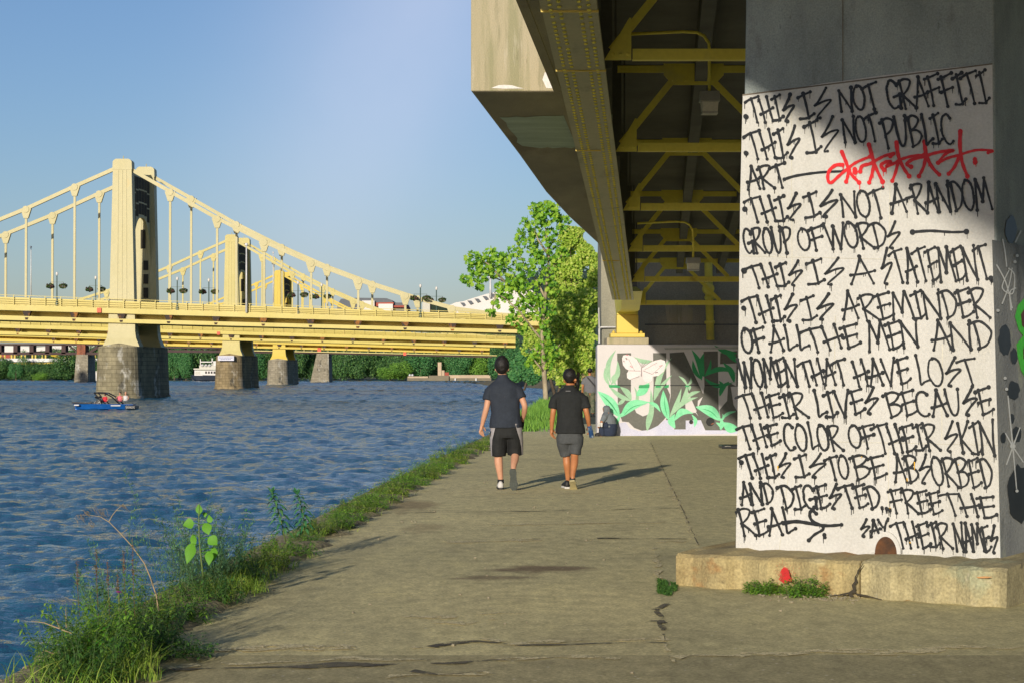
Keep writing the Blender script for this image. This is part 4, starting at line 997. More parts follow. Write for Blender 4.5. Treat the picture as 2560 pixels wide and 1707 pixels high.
mural('painted_vein', [leaf(530, 1090, 275, 800, 20, .06), leaf(600, 1120, 930, 950, 12, -.14), leaf(1225, 1130, 1185, 820, 12, -.05), leaf(1930, 1150, 1690, 1010, 12, .12), [(400, 678), (560, 678), (556, 720), (410, 716)], [(830, 680), (975, 676), (968, 722), (818, 724)], [(1060, 680), (1130, 680), (1130, 716), (1058, 718)], [(1180, 682), (1246, 676), (1240, 718), (1180, 720)], [(1470, 688), (1530, 686), (1528, 706), (1470, 706)]], m_mdkgreen, .056)
mural('butterfly_wing', [[(862, 440), (800, 330), (740, 285), (660, 255), (605, 268), (588, 310), (600, 400), (640, 455), (682, 475), (655, 520), (660, 580), (690, 605), (760, 600), (830, 560), (858, 510)],
      [(868, 440), (950, 385), (1050, 340), (1130, 322), (1190, 345), (1200, 400), (1175, 490), (1100, 550), (1012, 565), (1010, 620), (960, 648), (915, 635), (880, 590), (862, 500)]], m_mwing, .064)
def line2(x0, y0, x1, y1, w_=7): 
    dx, dy = x1 - x0, y1 - y0; l = math.hypot(dx, dy); nx, ny = -dy / l * w_ / 2, dx / l * w_ / 2; return [(x0 + nx, y0 + ny), (x1 + nx, y1 + ny), (x1 - nx, y1 - ny), (x0 - nx, y0 - ny)]
mural('butterfly_outline', [line2(855, 420, 800, 330), line2(862, 430, 862, 560, 12), line2(690, 480, 850, 485), line2(680, 320, 770, 490, 5), line2(870, 440, 1010, 345), line2(880, 480, 1010, 530), line2(1010, 530, 1160, 400, 5), line2(900, 470, 1080, 370, 5), line2(720, 600, 830, 560), line2(880, 360, 860, 420, 5), line2(930, 350, 870, 430, 5), line2(640, 300, 660, 330, 16), line2(1050, 510, 1090, 500, 14), line2(610, 340, 620, 360, 12)], m_mline, .070)
mural('pink_wing_mark', [line2(645, 262, 675, 262, 14), line2(700, 410, 735, 440, 10), line2(1110, 420, 1150, 405, 8)], m_mpink, .078)
b = MB()
for (x0, x1) in ((525, 715), (1030, 1210), (1262, 1480), (1520, 1660), (1745, 1940)): b.poly([WP(*Z_(x0, 680), .016), WP(*Z_(x1, 680), .016), WP(*Z_(x1, 692), .016), WP(*Z_(x0, 692), .016)])
b.build('wall_joint', m_black, mw)
b = MB(); b.poly([WP(*Z_(x, y), .0165) for x, y in ((1180, 165), (2240, 150), (2240, 180), (1190, 190))])
b.build('coping_line', mat('coping_grey', (0.42, 0.43, 0.42), .8), mw)  # grey strip just below the wall's top edge
for (x, y, r_) in ((1825, 1195, 58), (1555, 1198, 28)):
    b = MB(); c = WP(*Z_(x, y), .0); s_ = c.y / FPX * .178571
    b.ringloft([[c + WN * o + (WU * math.cos(k * math.pi / 10) + Vector((0, 0, math.sin(k * math.pi / 10)))) * (q * s_) for k in range(20)] for q, o in ((r_ * .9, .0175), (r_, .02), (r_ * 1.04, .012), (r_ * 1.04, 0))])
    b.build('pipe_mouth', m_black, mw)
    b = MB(); b.poly([c + WN * .0235 + WU * (s_ * r_ * (.1 + .7 * q)) + Vector((0, 0, s_ * r_ * (-.55 + h))) for q, h in ((0, -.2), (1, .1), (.95, .35), (.2, .12))]); b.build('pipe_rust', m_rail2, mw)
# upper wall, ledge block and pipework
b = MB(); xl = P(1503, 700, 52.4).x
b.box(xl, 12, 52.5, 54.5, HT - .02, 7.2); b.build('upper_wall', m_upper, mw, bevel=.02)
b = MB(); bx(b, 1517, 843.6, 1622, 861, 50.75, 1.6); b.build('bearing_block', m_deckc, mw, bevel=.02)
b = MB(); pz = P(0, 811, 52.45).z
b.box(P(1612, 0, 52.4).x, 9, 52.488, 52.499, pz - .02, pz + .015); b.build('wall_seam', m_dark, mw)
b = MB(); b.poly([P(px, py, 52.49) for px, py in ((1662, 762), (1720, 762), (1722, 768), (1732, 771), (1731, 802), (1722, 806), (1695, 808), (1668, 805))]); b.build('wall_cover_patch', m_deckc, mw)
b = MB(); c0 = P(1770.5, 650, 52.2); c1 = P(1776, 852, 52.2)
b.tube([(c0.x, 52.2, c0.z + .6), (c0.x, 52.2, c0.z), (c1.x, 52.2, c1.z + .02)], .105, 12); 
for py in (745, 806): 
    c = P(1774, py, 52.2); b.lathe((c.x, 52.2, c.z), [(.13, -.04), (.14, -.02), (.14, .02), (.13, .04)], 14)
b.build('drain_pipe', m_gird, mw, smooth=True)
b = MB(); c = P(1772, 722, 51.9)
b.ringloft([[c + Vector((r_ * math.cos(k * math.pi / 12), dy, r_ * math.sin(k * math.pi / 12))) for k in range(24)] for r_, dy in ((.15, .3), (.15, .02), (.12, 0), (.035, -.01), (.03, -.05))])
b.build('cleanout_cap', m_gird, mw)
# pale conduit at the pier's left edge
b = MB(); p0 = P(1499, 818, 52.3); b.tube([P(1545, 818, 52.4), P(1502, 818, 52.35), P(1498, 822, 52.3), P(1498, 858, 52.3)], .02, 6); b.tube([P(1498, 820, 52.3), P(1497, 770, 52.3)], .014, 6)
b.build('conduit', m_polew, mw)
# ================================================================== marks on the walkway
def gpt(px, py, z=.006): return G(px, py, z)
def crack(name, pts, w_, m, seed, z=.006, label=None):
    r_ = random.Random(seed); b = MB()
    w_ *= 1.5 if m is m_chip else .75; P_ = [G(px, py, z) for px, py in pts]; dense = []
    for a, c in zip(P_, P_[1:]):
        n = max(2, int((c - a).length / .09))
        for k in range(n): dense.append(a.lerp(c, k / n))
    dense.append(P_[-1])
    Ls = []; Rs = []
    for i, p in enumerate(dense):
        a = dense[max(0, i - 1)]; c = dense[min(len(dense) - 1, i + 1)]; d = (c - a).normalized(); n = Vector((-d.y, d.x, 0))
        j = Vector((noise.noise(p * 3.1), noise.noise(p * 3.7 + Vector((9, 0, 0))), 0)) * w_ * .7 + Vector((0, .10 * noise.noise(p * .9 + Vector((seed, 3, 0))), 0))
        wv = w_ * max(.1, .5 + 1.3 * noise.noise(p * 2.9 + Vector((0, 5, seed))) + .5 * noise.noise(p * 9))
        Ls.append(p + j + n * wv * .5); Rs.append(p + j - n * wv * .5)
    n0 = len(b.v); N_ = len(Ls); b.v.extend([tuple(p) for p in Ls + Rs])
    for i in range(N_ - 1):
        if noise.noise(dense[i] * 1.9 + Vector((0, 0, seed * 3.3))) < -.30: continue
        b.f.append((n0 + i, n0 + i + 1, n0 + N_ + i + 1, n0 + N_ + i))
    o = b.build(name, m); tag(o, kind='structure'); return o
crack('walkway_joint', [(1625, 1105), (1664, 1190), (1700, 1262), (1744, 1362)], .045, m_chip, 1)
crack('walkway_crack', [(1627, 1105), (1666, 1190), (1702, 1262), (1747, 1362)], .018, m_joint, 31, .008)
crack('walkway_joint', [(1634, 1368), (1641, 1395), (1648, 1440), (1652, 1470)], .05, m_chip, 2, .007)
crack('walkway_crack', [(1642, 1515), (1650, 1545), (1658, 1580), (1662, 1600)], .05, m_joint, 3, .007)
crack('walkway_crack', [(1612, 1528), (1640, 1522), (1672, 1508)], .10, m_joint, 13, .008)
crack('walkway_crack', [(1630, 1552), (1652, 1548), (1668, 1556)], .09, m_joint, 14, .0082)
crack('walkway_joint', [(1665, 1605), (1676, 1635), (1684, 1652)], .05, m_chip, 4, .007)
crack('walkway_joint', [(470, 1632), (700, 1620), (900, 1617), (1090, 1612)], .17, m_chip, 5)
crack('walkway_crack', [(1085, 1614), (1180, 1600), (1240, 1606)], .16, m_joint, 15, .0075)
crack('walkway_joint', [(1100, 1606), (1180, 1594), (1236, 1600)], .12, m_chip, 25, .0082)
crack('walkway_joint', [(1190, 1611), (1400, 1602), (1660, 1594)], .11, m_chip, 6)
crack('walkway_crack', [(1250, 1615), (1450, 1609), (1662, 1602)], .10, m_joint, 16, .008)
crack('walkway_joint', [(420, 1668), (600, 1657), (900, 1647), (1120, 1644)], .12, m_chip, 7)
crack('walkway_crack', [(380, 1680), (520, 1671), (900, 1660), (1080, 1656), (1260, 1648)], .19, m_joint, 8, .007)
crack('walkway_joint', [(1240, 1645), (1400, 1637), (1580, 1650)], .12, m_chip, 9)
crack('walkway_joint', [(1688, 1646), (1900, 1632), (2150, 1626), (2600, 1612)], .15, m_chip, 10)
crack('walkway_joint', [(1085, 1353), (1300, 1350), (1500, 1347)], .20, m_chip, 12)
crack('walkway_crack', [(1330, 1345), (1500, 1342), (1720, 1345)], .13, m_joint, 22, .0085)
crack('walkway_joint', [(1220, 1310), (1440, 1308), (1700, 1302)], .14, m_chip, 17)
crack('walkway_crack', [(885, 1286), (985, 1282), (1400, 1275), (1700, 1268)], .12, m_joint, 18)
crack('walkway_joint', [(1225, 1232), (1470, 1231)], .16, m_chip, 19)
crack('walkway_joint', [(985, 1688), (1100, 1690), (1220, 1678)], .12, m_chip, 20)
crack('walkway_crack', [(975, 1680), (1030, 1676), (1110, 1688), (1225, 1672)], .10, m_joint, 21, .0085)
for k, (px, py, l, w_) in enumerate(((1065, 1540, 60, .16), (1130, 1570, 38, .30), (1260, 1530, 60, .07), (1150, 1555, 30, .2), (1680, 1352, 40, .2), (1660, 1350, 30, .12), (1240, 1545, 26, .06), (950, 1480, 30, .05), (1700, 1238, 22, .25))):
    crack('worn_concrete_patch', [(px - l, py + 2), (px, py - 1), (px + l, py)], w_, m_chip, 40 + k, .0055)
# ================================================================== three sister suspension bridges
D1 = 299.0
def zy(py, D=D1): return 1.6 + (HZ - py) * D / FPX
X1 = (304 - CX) * D1 / FPX                        # tower centre of the nearest bridge
CROSS = Vector((1.3, 11.6, 0))
PAN_R, PAN_L = 7.06, 7.28
def deck_top(x): return zy(762) - .031 * (x + 18.1)      # x measured from tower centre (rel)
def deck_bot(x): return zy(800) - .0255 * (x + 18.1)
def rail_top(x): return zy(737) - .0365 * (x + 18.1)
XL, XR = -150.0, 66.0
sb = thing('suspension_bridge', 'pale yellow suspension bridge, nearest of three across the river', 'bridge', (X1, D1, WZ), 'three matching yellow suspension bridges')
def S(x, y, z): return Vector((X1 + x, D1 + y, z))
def sp(b, pts): return [S(*p) for p in pts]
def lf(f, x0, x1, y0, y1, z0f, z1f, n=12):
    b = MB(); xs = [x0 + (x1 - x0) * i / n for i in range(n + 1)]
    b.ringloft([[S(x, y0, z0f(x)), S(x, y1, z0f(x)), S(x, y1, z1f(x)), S(x, y0, z1f(x))] for x in xs])
    return b
# top chord / web / bottom flange of the stiffening girders (near and far), deck slab between
h_ = lambda t: (lambda x: deck_top(x) - (deck_top(x) - deck_bot(x)) * t)
for yo, nm in ((-.6, 'stiffening_girder'), (11.6, 'stiffening_girder')):
    b = lf(None, XL, XR, yo, yo + .25, h_(.36), h_(0))
    b2 = lf(None, XL, XR, yo + 3.2, yo + 3.3, h_(.78), h_(.30)); b.add(b2.v, b2.f)
    b2 = lf(None, XL, XR, yo - .05, yo + .35, h_(1.0), h_(.72)); b.add(b2.v, b2.f)
    b2 = lf(None, XL, XR, yo + .25, yo + 3.3, h_(.76), h_(.74)); b.add(b2.v, b2.f)
    b2 = lf(None, XL, XR, yo + .25, yo + 3.3, h_(.31), h_(.29)); b.add(b2.v, b2.f)
    b.build(nm, m_bd1, sb)
lf(None, XL, XR, .4, 11.9, h_(.42), h_(.12)).build('deck', m_bd1, sb)
# railings: posts, top and mid rails, panel of pickets
for yo in (-.5, 12.2):
    b = MB(); xs = np.arange(XL, XR, 2.35)
    for x in xs: b.box(X1 + x - .06, X1 + x + .06, D1 + yo - .05, D1 + yo + .05, deck_top(x), rail_top(x) + .03)
    for t, hh in ((1.0, .07), (.62, .05), (.4, .05), (.2, .05)):
        b2 = lf(None, XL, XR, yo - .04, yo + .04, lambda x: deck_top(x) + (rail_top(x) - deck_top(x)) * t - hh, lambda x: deck_top(x) + (rail_top(x) - deck_top(x)) * t); b.add(b2.v, b2.f)
    b.build('railing', m_bd1, sb)
    b = lf(None, XL, XR, yo + .3, yo + .36, lambda x: deck_top(x) + .05, lambda x: deck_top(x) + (rail_top(x) - deck_top(x)) * .78)
    b.build('railing_panel', m_bd1, sb)
# brackets
for k in range(-11, 9):
    x = -7.1 + (k + 2) * 7.06 + .1
    if not (XL < x < XR): continue
    b = MB(); zt = h_(.36)(x); zb = h_(.95)(x)
    b.prism(sp(b, [(x - .62, -.62, zt), (x + .62, -.62, zt), (x + .18, -.66, zb), (x - .18, -.66, zb)]), (0, .9, 0))
    b.build('bracket', m_brkt, sb)
# towers
def leg(b, cx, cy):
    def ring(z, hw, hd, yb=0): return [S(cx - hw, cy + yb, z), S(cx + hw, cy + yb, z), S(cx + hw, cy + yb + hd, z), S(cx - hw, cy + yb + hd, z)]
    zd = zy(750); zt = zy(424)
    b.ringloft([ring(zy(866), 2.75, 3.4, -.6), ring(zy(858), 2.55, 3.2, -.5), ring(zy(845), 2.2, 2.9, -.3), ring(zy(828), 2.02, 2.6, -.1), ring(zy(800), 1.98, 2.4), ring(zd, 1.85, 2.3), ring(zt, 1.40, 2.1)])
    b.ringloft([ring(zt + .003, 1.46, 2.2, -.05), ring(zy(404), 1.42, 2.2, -.05), ring(zy(400), 1.25, 2.2, -.05), ring(zy(397), .95, 2.2, -.05)])
    for s_ in (-.62, 0, .62):               # raised ribs on the plates
        for yy in (-.06,):
            b.hexa([S(cx + s_ * 1.2 - .07, cy + yy, zd - 8), S(cx + s_ * 1.2 + .07, cy + yy, zd - 8), S(cx + s_ * 1.2 + .07, cy + .02, zd - 8), S(cx + s_ * 1.2 - .07, cy + .02, zd - 8)],
                   [S(cx + s_ * .95 - .07, cy + yy, zt), S(cx + s_ * .95 + .07, cy + yy, zt), S(cx + s_ * .95 + .07, cy + .02, zt), S(cx + s_ * .95 - .07, cy + .02, zt)])
    b.tube([S(cx, cy + 1, zy(397)), S(cx, cy + 1, zy(388))], .07, 6)
def tower(x0, first):
    for (cx, cy) in ((x0, 0), (x0 + CROSS.x, CROSS.y)):
        b = MB(); leg(b, cx, cy); lg = b.build('tower_leg', m_by1, sb)
        if cy > 1:
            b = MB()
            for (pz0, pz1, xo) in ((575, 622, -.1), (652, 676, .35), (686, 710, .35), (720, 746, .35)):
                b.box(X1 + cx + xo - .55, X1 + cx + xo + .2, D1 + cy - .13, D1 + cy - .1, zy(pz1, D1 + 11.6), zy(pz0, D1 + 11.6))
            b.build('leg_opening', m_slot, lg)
    # portal plate between the legs, arched underneath, with small openings
    b = MB(); n = 22
    ztop = zy(418); ya = 2.0; yb = CROSS.y + .2
    arch = []
    for k in range(n + 1):
        t = k / n; a = math.pi * t
        arch.append((ya + (yb - ya) * t, zy(690) + (zy(536) - zy(690)) * max(0, 1 - abs(2 * t - 1) ** 2.6) ** .55))
    xa = lambda y: x0 + 1.3 * y / 11.6 + .55
    for (y0, z0), (y1, z1) in zip(arch, arch[1:]):
        tz = lambda y: ztop - .35 * math.sin(math.pi * (y - ya) / (yb - ya))
        b.hexa([S(xa(y0), y0, z0), S(xa(y0) + .4, y0, z0), S(xa(y1) + .4, y1, z1), S(xa(y1), y1, z1)], [S(xa(y0), y0, tz(y0)), S(xa(y0) + .4, y0, tz(y0)), S(xa(y1) + .4, y1, tz(y1)), S(xa(y1), y1, tz(y1))])
    po = b.build('portal', m_by1, sb)
    # dark panels on the portal: the tower's shaded side put into their colour
    def archz(y):
        t = min(1, max(0, (y - ya) / (yb - ya))); return zy(690) + (zy(536) - zy(690)) * max(0, 1 - abs(2 * t - 1) ** 2.6) ** .55
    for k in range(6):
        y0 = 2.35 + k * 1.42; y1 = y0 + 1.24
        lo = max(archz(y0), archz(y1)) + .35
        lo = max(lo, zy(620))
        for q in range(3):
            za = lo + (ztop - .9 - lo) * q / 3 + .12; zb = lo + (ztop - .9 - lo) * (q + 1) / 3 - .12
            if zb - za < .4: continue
            bb = MB(); bb.prism([S(xa(y0) + .405, y0, za), S(xa(y1) + .405, y1, za), S(xa(y1) + .405, y1, zb), S(xa(y0) + .405, y0, zb)], (.03, 0, 0)); bb.build('portal_shade_panel', m_portal_shade, po)
    b = MB()
    b.box(X1 + x0 - .2, X1 + x0 + .6, D1 + 2.2, D1 + CROSS.y + .1, zy(835), zy(812)); b.build('tower_strut', m_by1, sb)
    # stone pier with rounded nose
    b = MB(); pts = []
    for k in range(13):
        a = math.pi + math.pi * k / 12; pts.append((math.cos(a), math.sin(a)))
    def ring(z, hw): return [S(x0 - .25 + hw * c, -1.2 + 2.4 * s_, z) for c, s_ in pts] + [S(x0 + 1.2 + hw, 15.5, z), S(x0 + 1.2 - hw, 15.5, z)]
    b.ringloft([ring(WZ - 1, 3.5), ring(WZ + .35, 3.5), ring(WZ + .4, 3.32), ring(zy(880), 3.05), ring(zy(869), 3.0), ring(zy(866), 2.9)])
    b.prism([S(x0 - 3.0, -1.5, zy(866)), S(x0 + 2.6, -1.5, zy(866)), S(x0 - .2, -1.5, zy(858))], (0, 3.5, 0))
    b.build('stone_pier', m_stone, sb)
tower(0, True); tower(-131.0, False)
# eyebar chains and hangers in two planes
RZ = [zy(v) for v in (411, 478, 545, 604, 656, 700, 738, 770)]
LZ = [zy(v) for v in (411, 465, 521, 571, 616, 655, 688, 712, 728, 734)]
nodes = [(PAN_R * k, RZ[k]) for k in range(8)] + [(60.5, zy(795))]
lft = [(-PAN_L * k, LZ[k]) for k in range(1, 10)]; lft += [(-131.0 - x, z) for x, z in reversed(lft[:-1])] + [(-131.0, LZ[0])]
lft += [(-131 - PAN_R * k, RZ[k]) for k in range(1, 3)]
for off in ((0, .9), (CROSS.x, CROSS.y + .9)):
    b = MB(); seq = list(reversed(lft)) + nodes
    for (xa_, za), (xb, zb) in zip(seq, seq[1:]):
        for dy in (-.22, .22): b.bar(S(xa_ + off[0], off[1] + dy, za), S(xb + off[0], off[1] + dy, zb), .12, .54, (0, 0, 1))
        b.bar(S(xa_ + off[0], off[1], za), S(xb + off[0], off[1], zb), .42, .40)
    for (xn, zn) in seq:
        if abs(xn) < .1 or abs(xn + 131) < .1: continue
        c = S(xn + off[0], off[1], zn - .1)
        b.ringloft([[c + Vector((r_ * math.cos(k * math.pi / 6), dy, r_ * 1.05 * math.sin(k * math.pi / 6))) for k in range(12)] for r_, dy in ((.5, -.4), (.5, .4))])
        b.prism([c + Vector((-.8, -.3, .1)), c + Vector((.8, -.3, .1)), c + Vector((.34, -.3, -1.35)), c + Vector((-.34, -.3, -1.35))], (0, .6, 0))
    b.build('eyebar_chain', m_by1, sb)
    for (xn, zn) in seq:
        if abs(xn) < .1 or abs(xn + 131) < .1 or zn < rail_top(xn) + .4: continue
        b = MB(); b.bar(S(xn + off[0], off[1], zn - 1.2), S(xn + off[0], off[1], deck_top(xn)), .33, .28, (0, 1, 0)); b.build('hanger', m_by1, sb)
# copies farther upriver
def recolour(o, mp_):
    for ch in [o] + list(o.children_recursive):
        if ch.type == 'MESH' and ch.material_slots:
            ms = ch.material_slots[0]
            if ms.material and ms.material.name in mp_:
                nm = mp_[ms.material.name]; ms.link = 'OBJECT'; ms.material = nm
sb2 = copy_tree(sb); sb2.location = ((577.5 - CX) * 464 / FPX, 464, WZ)
sb2['label'] = 'yellow suspension bridge, middle of the three, with a sign board on its pier'
recolour(sb2, {m_by1.name: m_by2, m_bd1.name: m_bd2, m_stone.name: m_stone2})
sb3 = copy_tree(sb); sb3.location = ((697.5 - CX) * 627 / FPX, 627, WZ)
sb3['label'] = 'deep golden suspension bridge, farthest of the three'
recolour(sb3, {m_by1.name: m_by3, m_bd1.name: m_by3, m_stone.name: m_stone3})
# sign squares and the board on the second pier
def sign(px, py, D, hw, lab):
    c = P(px, py, D - .75); s_ = D / FPX
    b = MB(); b.box(c.x - hw * s_, c.x + hw * s_, c.y - .12, c.y + .02, c.z - hw * 1.1 * s_, c.z + hw * 1.1 * s_)
    t = thing('navigation_sign', lab, 'sign', c, 'red square signs on the bridges'); b.build('sign_face', m_sign, t)
    b = MB(); b.box(c.x - hw * s_ * .6, c.x + hw * s_ * .6, c.y + .025, c.y + .3, c.z - hw * .5 * s_, c.z + hw * .5 * s_); b.build('sign_bracket', m_lampm, t)
sign(248, 776, D1, 5.2, 'red square sign on the nearest yellow bridge, left of its tower')
sign(546, 833, 464, 3.6, 'red square sign on the middle yellow bridge, left of its tower')
sign(798, 874, 627, 4.2, 'small red square sign under the farthest bridge, right of its pier')
sign(1012, 884, 627, 3.6, 'small red square sign under the farthest bridge, toward the right bank')
c = P(565, 895, 459.5); t = thing('sign_board', 'pale blue lettered board fixed to the middle bridge pier', 'sign', c)
s_ = 459.5 / FPX; b = MB(); b.box(c.x - 20 * s_, c.x + 20 * s_, c.y - .2, c.y + .8, c.z - 6 * s_, c.z + 6 * s_); bo = b.build('board', m_signw, t)
b = MB()
for k in range(9): b.box(c.x + (-17 + 3.8 * k) * s_, c.x + (-17 + 3.8 * k + 2.6) * s_, c.y - .24, c.y - .2, c.z + (.5) * s_, c.z + 2.2 * s_)
for k in range(6): b.box(c.x + (-13 + 4.4 * k) * s_, c.x + (-13 + 4.4 * k + 3) * s_, c.y - .24, c.y - .2, c.z - 3 * s_, c.z - 1.4 * s_)
b.build('board_lettering', m_signb, bo)
# lamp posts with flower baskets
def leafball(b, c, r, n, size, rng, squash=.8):
    for _ in range(n):
        d = Vector((rng.gauss(0, 1), rng.gauss(0, 1), rng.gauss(0, 1))).normalized() * r * rng.uniform(.5, 1) ** .6
        p = Vector(c) + Vector((d.x, d.y, d.z * squash)); leafcard(b, p, size * rng.uniform(.6, 1.3), rng)
def leafcard(b, p, s, rng, k=5, nrm=None, bias=None):
    if bias is not None: nrm = (Vector((rng.gauss(0, .55), rng.gauss(0, .55), rng.gauss(0, .55))) + bias).normalized()
    n = Vector((rng.gauss(0, 1), rng.gauss(0, 1), rng.gauss(0, 1))).normalized() if nrm is None else nrm
    u = n.orthogonal().normalized(); v = n.cross(u); a0 = rng.uniform(0, 6.28)
    u, v = u * math.cos(a0) + v * math.sin(a0), v * math.cos(a0) - u * math.sin(a0)
    if k == 4: b.poly([p - u * s * .5, p + v * s * .32, p + u * s * .5, p - v * s * .32])
    else: b.poly([p - u * s * .5 , p - u * s * .1 + v * s * .38 + n * s * .06, p + u * s * .3 + v * s * .3, p + u * s * .6 + n * s * .1, p + u * s * .3 - v * s * .3, p - u * s * .1 - v * s * .38 - n * s * .05])
rng = random.Random(21)
lp = thing('street_lamp', 'x', 'street lamp', (0, 0, 0), 'green lamp posts on the bridges')
b = MB(); b.lathe((0, 0, 0), [(.22, 0), (.22, .5), (.13, .65), (.10, 1.2), (.08, 4.35), (.11, 4.4)], 10); b.box(-1.0, 1.0, -.03, .03, 3.45, 3.51); b.build('post', m_lgreen, lp, smooth=False)
b = MB(); b.ball((0, 0, 4.72), .2, .2, .3, 10, 8); b.build('globe', m_globe, lp, smooth=True)
for sx_ in (-.95, .95):
    b = MB(); leafball(b, (sx_, 0, 2.9), .62, 130, .3, rng, .6); b.build('flower_basket', m_flowmix, lp)
    b = MB(); b.tube([(sx_, 0, 3.45), (sx_, 0, 3.1)], .03, 5); b.build('basket_chain', m_lgreen, lp)
def place_lamp(px, pyb, D, s_, lab, first=False):
    o = lp if first else copy_tree(lp); o.location = P(px, pyb, D); o.scale = (s_, s_, s_); o['label'] = lab
place_lamp(142, 764, D1 - .3, 1, 'green lamp post with flower baskets on the nearest bridge, left of the tower', True)
place_lamp(443, 776, D1 - .3, 1, 'green lamp post with flower baskets on the nearest bridge, just right of the tower')
place_lamp(745, 786, D1 - .3, 1, 'green lamp post with flower baskets midway along the nearest bridge right of the tower')
place_lamp(1051, 794, D1 - .3, 1, 'green lamp post with flower baskets near the right end of the nearest bridge')
place_lamp(239, 770, D1 + 13.3, 1, 'lamp post with flower baskets on the far sidewalk, next left of the nearest tower')
place_lamp(522, 776, D1 + 13.3, 1, 'lamp post with flower baskets on the far sidewalk, beside the middle tower')
place_lamp(804, 788, D1 + 13.3, 1, 'lamp post with flower baskets on the far sidewalk, beside the third tower chain')
place_lamp(1091, 797, D1 + 13.3, 1, 'rightmost lamp post on the far sidewalk of the nearest bridge')
def pole(px, py0, py1, D, r_, lab):
    a = P(px, py0, D); c = P(px, py1, D); t = thing('white_pole', lab, 'pole', a)
    b = MB(); b.tube([a, c], [r_, r_ * .6], 8); b.build('mast', m_polew, t, smooth=True)
    b = MB(); b.ball(c, r_ * 1.6, r_ * 1.6, r_ * 1.6, 8, 6); b.build('cap', m_polew, t)
pole(616, 782, 612, D1 - .9, .16, 'tall white pole on the nearest bridge in front of the middle tower')
pole(683, 757, 632, 466, .16, 'thin white pole rising between the middle and farthest towers')
pole(77.5, 742, 618, D1 + 13, .1, 'thin white pole beside the leftmost hangers')

# ================================================================== railway bridge, far road bridge
rb = thing('railway_bridge', 'dark brown steel railway bridge on tan stone piers beyond the yellow bridges', 'bridge', P(300, 955, 780))
def RQ(px, py, dy=0): return P(px, py, 780 + dy)
b = MB()
for (xa_, ya_, xb, yb) in ((-200, 883, 330, 884), (330, 877, 700, 880), (700, 879, 1240, 891)):
    p, q = RQ(xa_, ya_, 0), RQ(xb, yb, 0); b.bar(p, q, 6, 1.0); 
b.build('deck_girder', m_rail, rb)
b = MB()
for (xa_, ya_, xb, yb) in ((-200, 861, 330, 862), (330, 868, 620, 871)):
    b.bar(RQ(xa_, ya_), RQ(xb, yb), 6, .6)
for px in (110, 155, 240): b.bar(RQ(px + 18, 864, -1), RQ(px + 40, 880, -1), .6, .6) if px != 110 else None
for px in (225,): b.bar(RQ(px, 880, -1), RQ(px + 26, 864, -1), .9, .9)
for px in (420, 460, 500, 540): b.bar(RQ(px, 869, -1), RQ(px + 12, 879, -1), .5, .5)
b.build('upper_truss', m_rail, rb)
for px in (-37, 3, 43, 83, 122.5, 163):
    b = MB(); p = RQ(px, 884); b.box(p.x - .8, p.x + .8, 777, 782, p.z, RQ(px, 861).z); b.build('truss_post', m_rail, rb)
b = MB(); 
for px in (203, 213): p = RQ(px, 886); b.box(p.x - .85, p.x + .85, 776, 783, p.z, RQ(px, 861).z)
b.build('bearing_post', m_rail2, rb)
b = MB(); b.bar(RQ(560, 875, -4), RQ(1242, 888.5, -4), .3, .35); 
for px in range(700, 1240, 20): 
    q = RQ(px, 875 + (px - 560) * .0198, -4); b.box(q.x - .12, q.x + .12, q.y - .1, q.y + .1, q.z, q.z + 1.0)
b.build('handrail', m_by2, rb)
for (x0, x1, yt, yb) in ((194, 225, 886, 955), (780, 824, 884, 951)):
    b = MB(); p = RQ(x0, yb); q = RQ(x1, yt)
    b.hexa([(p.x - .4, 775, WZ - 1), (q.x + .3, 775, WZ - 1), (q.x + .3, 790, WZ - 1), (p.x - .4, 790, WZ - 1)], [(p.x + (.3 if x0 < 300 else 2.2), 776, q.z), (q.x, 776, q.z), (q.x, 789, q.z), (p.x + (.3 if x0 < 300 else 2.2), 789, q.z)])
    b.build('stone_pier', m_stone3, rb)
yb_ = thing('road_bridge', 'low yellow and grey road bridge behind the railway bridge at far left', 'bridge', P(160, 950, 960))
def YQ(px, py, dy=0): return P(px, py, 960 + dy)
b = MB(); b.bar(YQ(-250, 900), YQ(430, 900), 10, 1.6); b.build('deck', m_polew, yb_)
b = MB(); b.bar(YQ(-250, 908), YQ(430, 907.5), 8, .9); b.build('lower_girder', m_by3, yb_)
for px in (2, 12, 29, 37, 54, 63, 81, 89, 106, 114, 164, 172, 222, 238):
    b = MB(); p = YQ(px, 897, -4); b.box(p.x - .35, p.x + .35, p.y - .3, p.y + .3, p.z, YQ(px, 884).z); b.build('post', m_by3, yb_)
b = MB(); b.tube([YQ(128, 886, -4), YQ(142, 889, -4), YQ(156, 897, -4)], .8, 6); b.tube([YQ(181, 897, -4), YQ(188, 893, -4), YQ(194, 886, -4)], .6, 6); b.build('arch_rib', m_by3, yb_)
b = MB(); p = YQ(150, 950); q = YQ(174, 913)
b.hexa([(p.x, 955, WZ - 1), (q.x, 955, WZ - 1), (q.x, 966, WZ - 1), (p.x, 966, WZ - 1)], [(p.x + .9, 956, q.z), (q.x, 956, q.z), (q.x, 965, q.z), (p.x + .9, 965, q.z)]); b.build('stone_pier', m_stone2, yb_)
b = MB(); bx(b, 160, 905, 174, 913, 954.5, 6); b.build('bearing', m_by3, yb_)

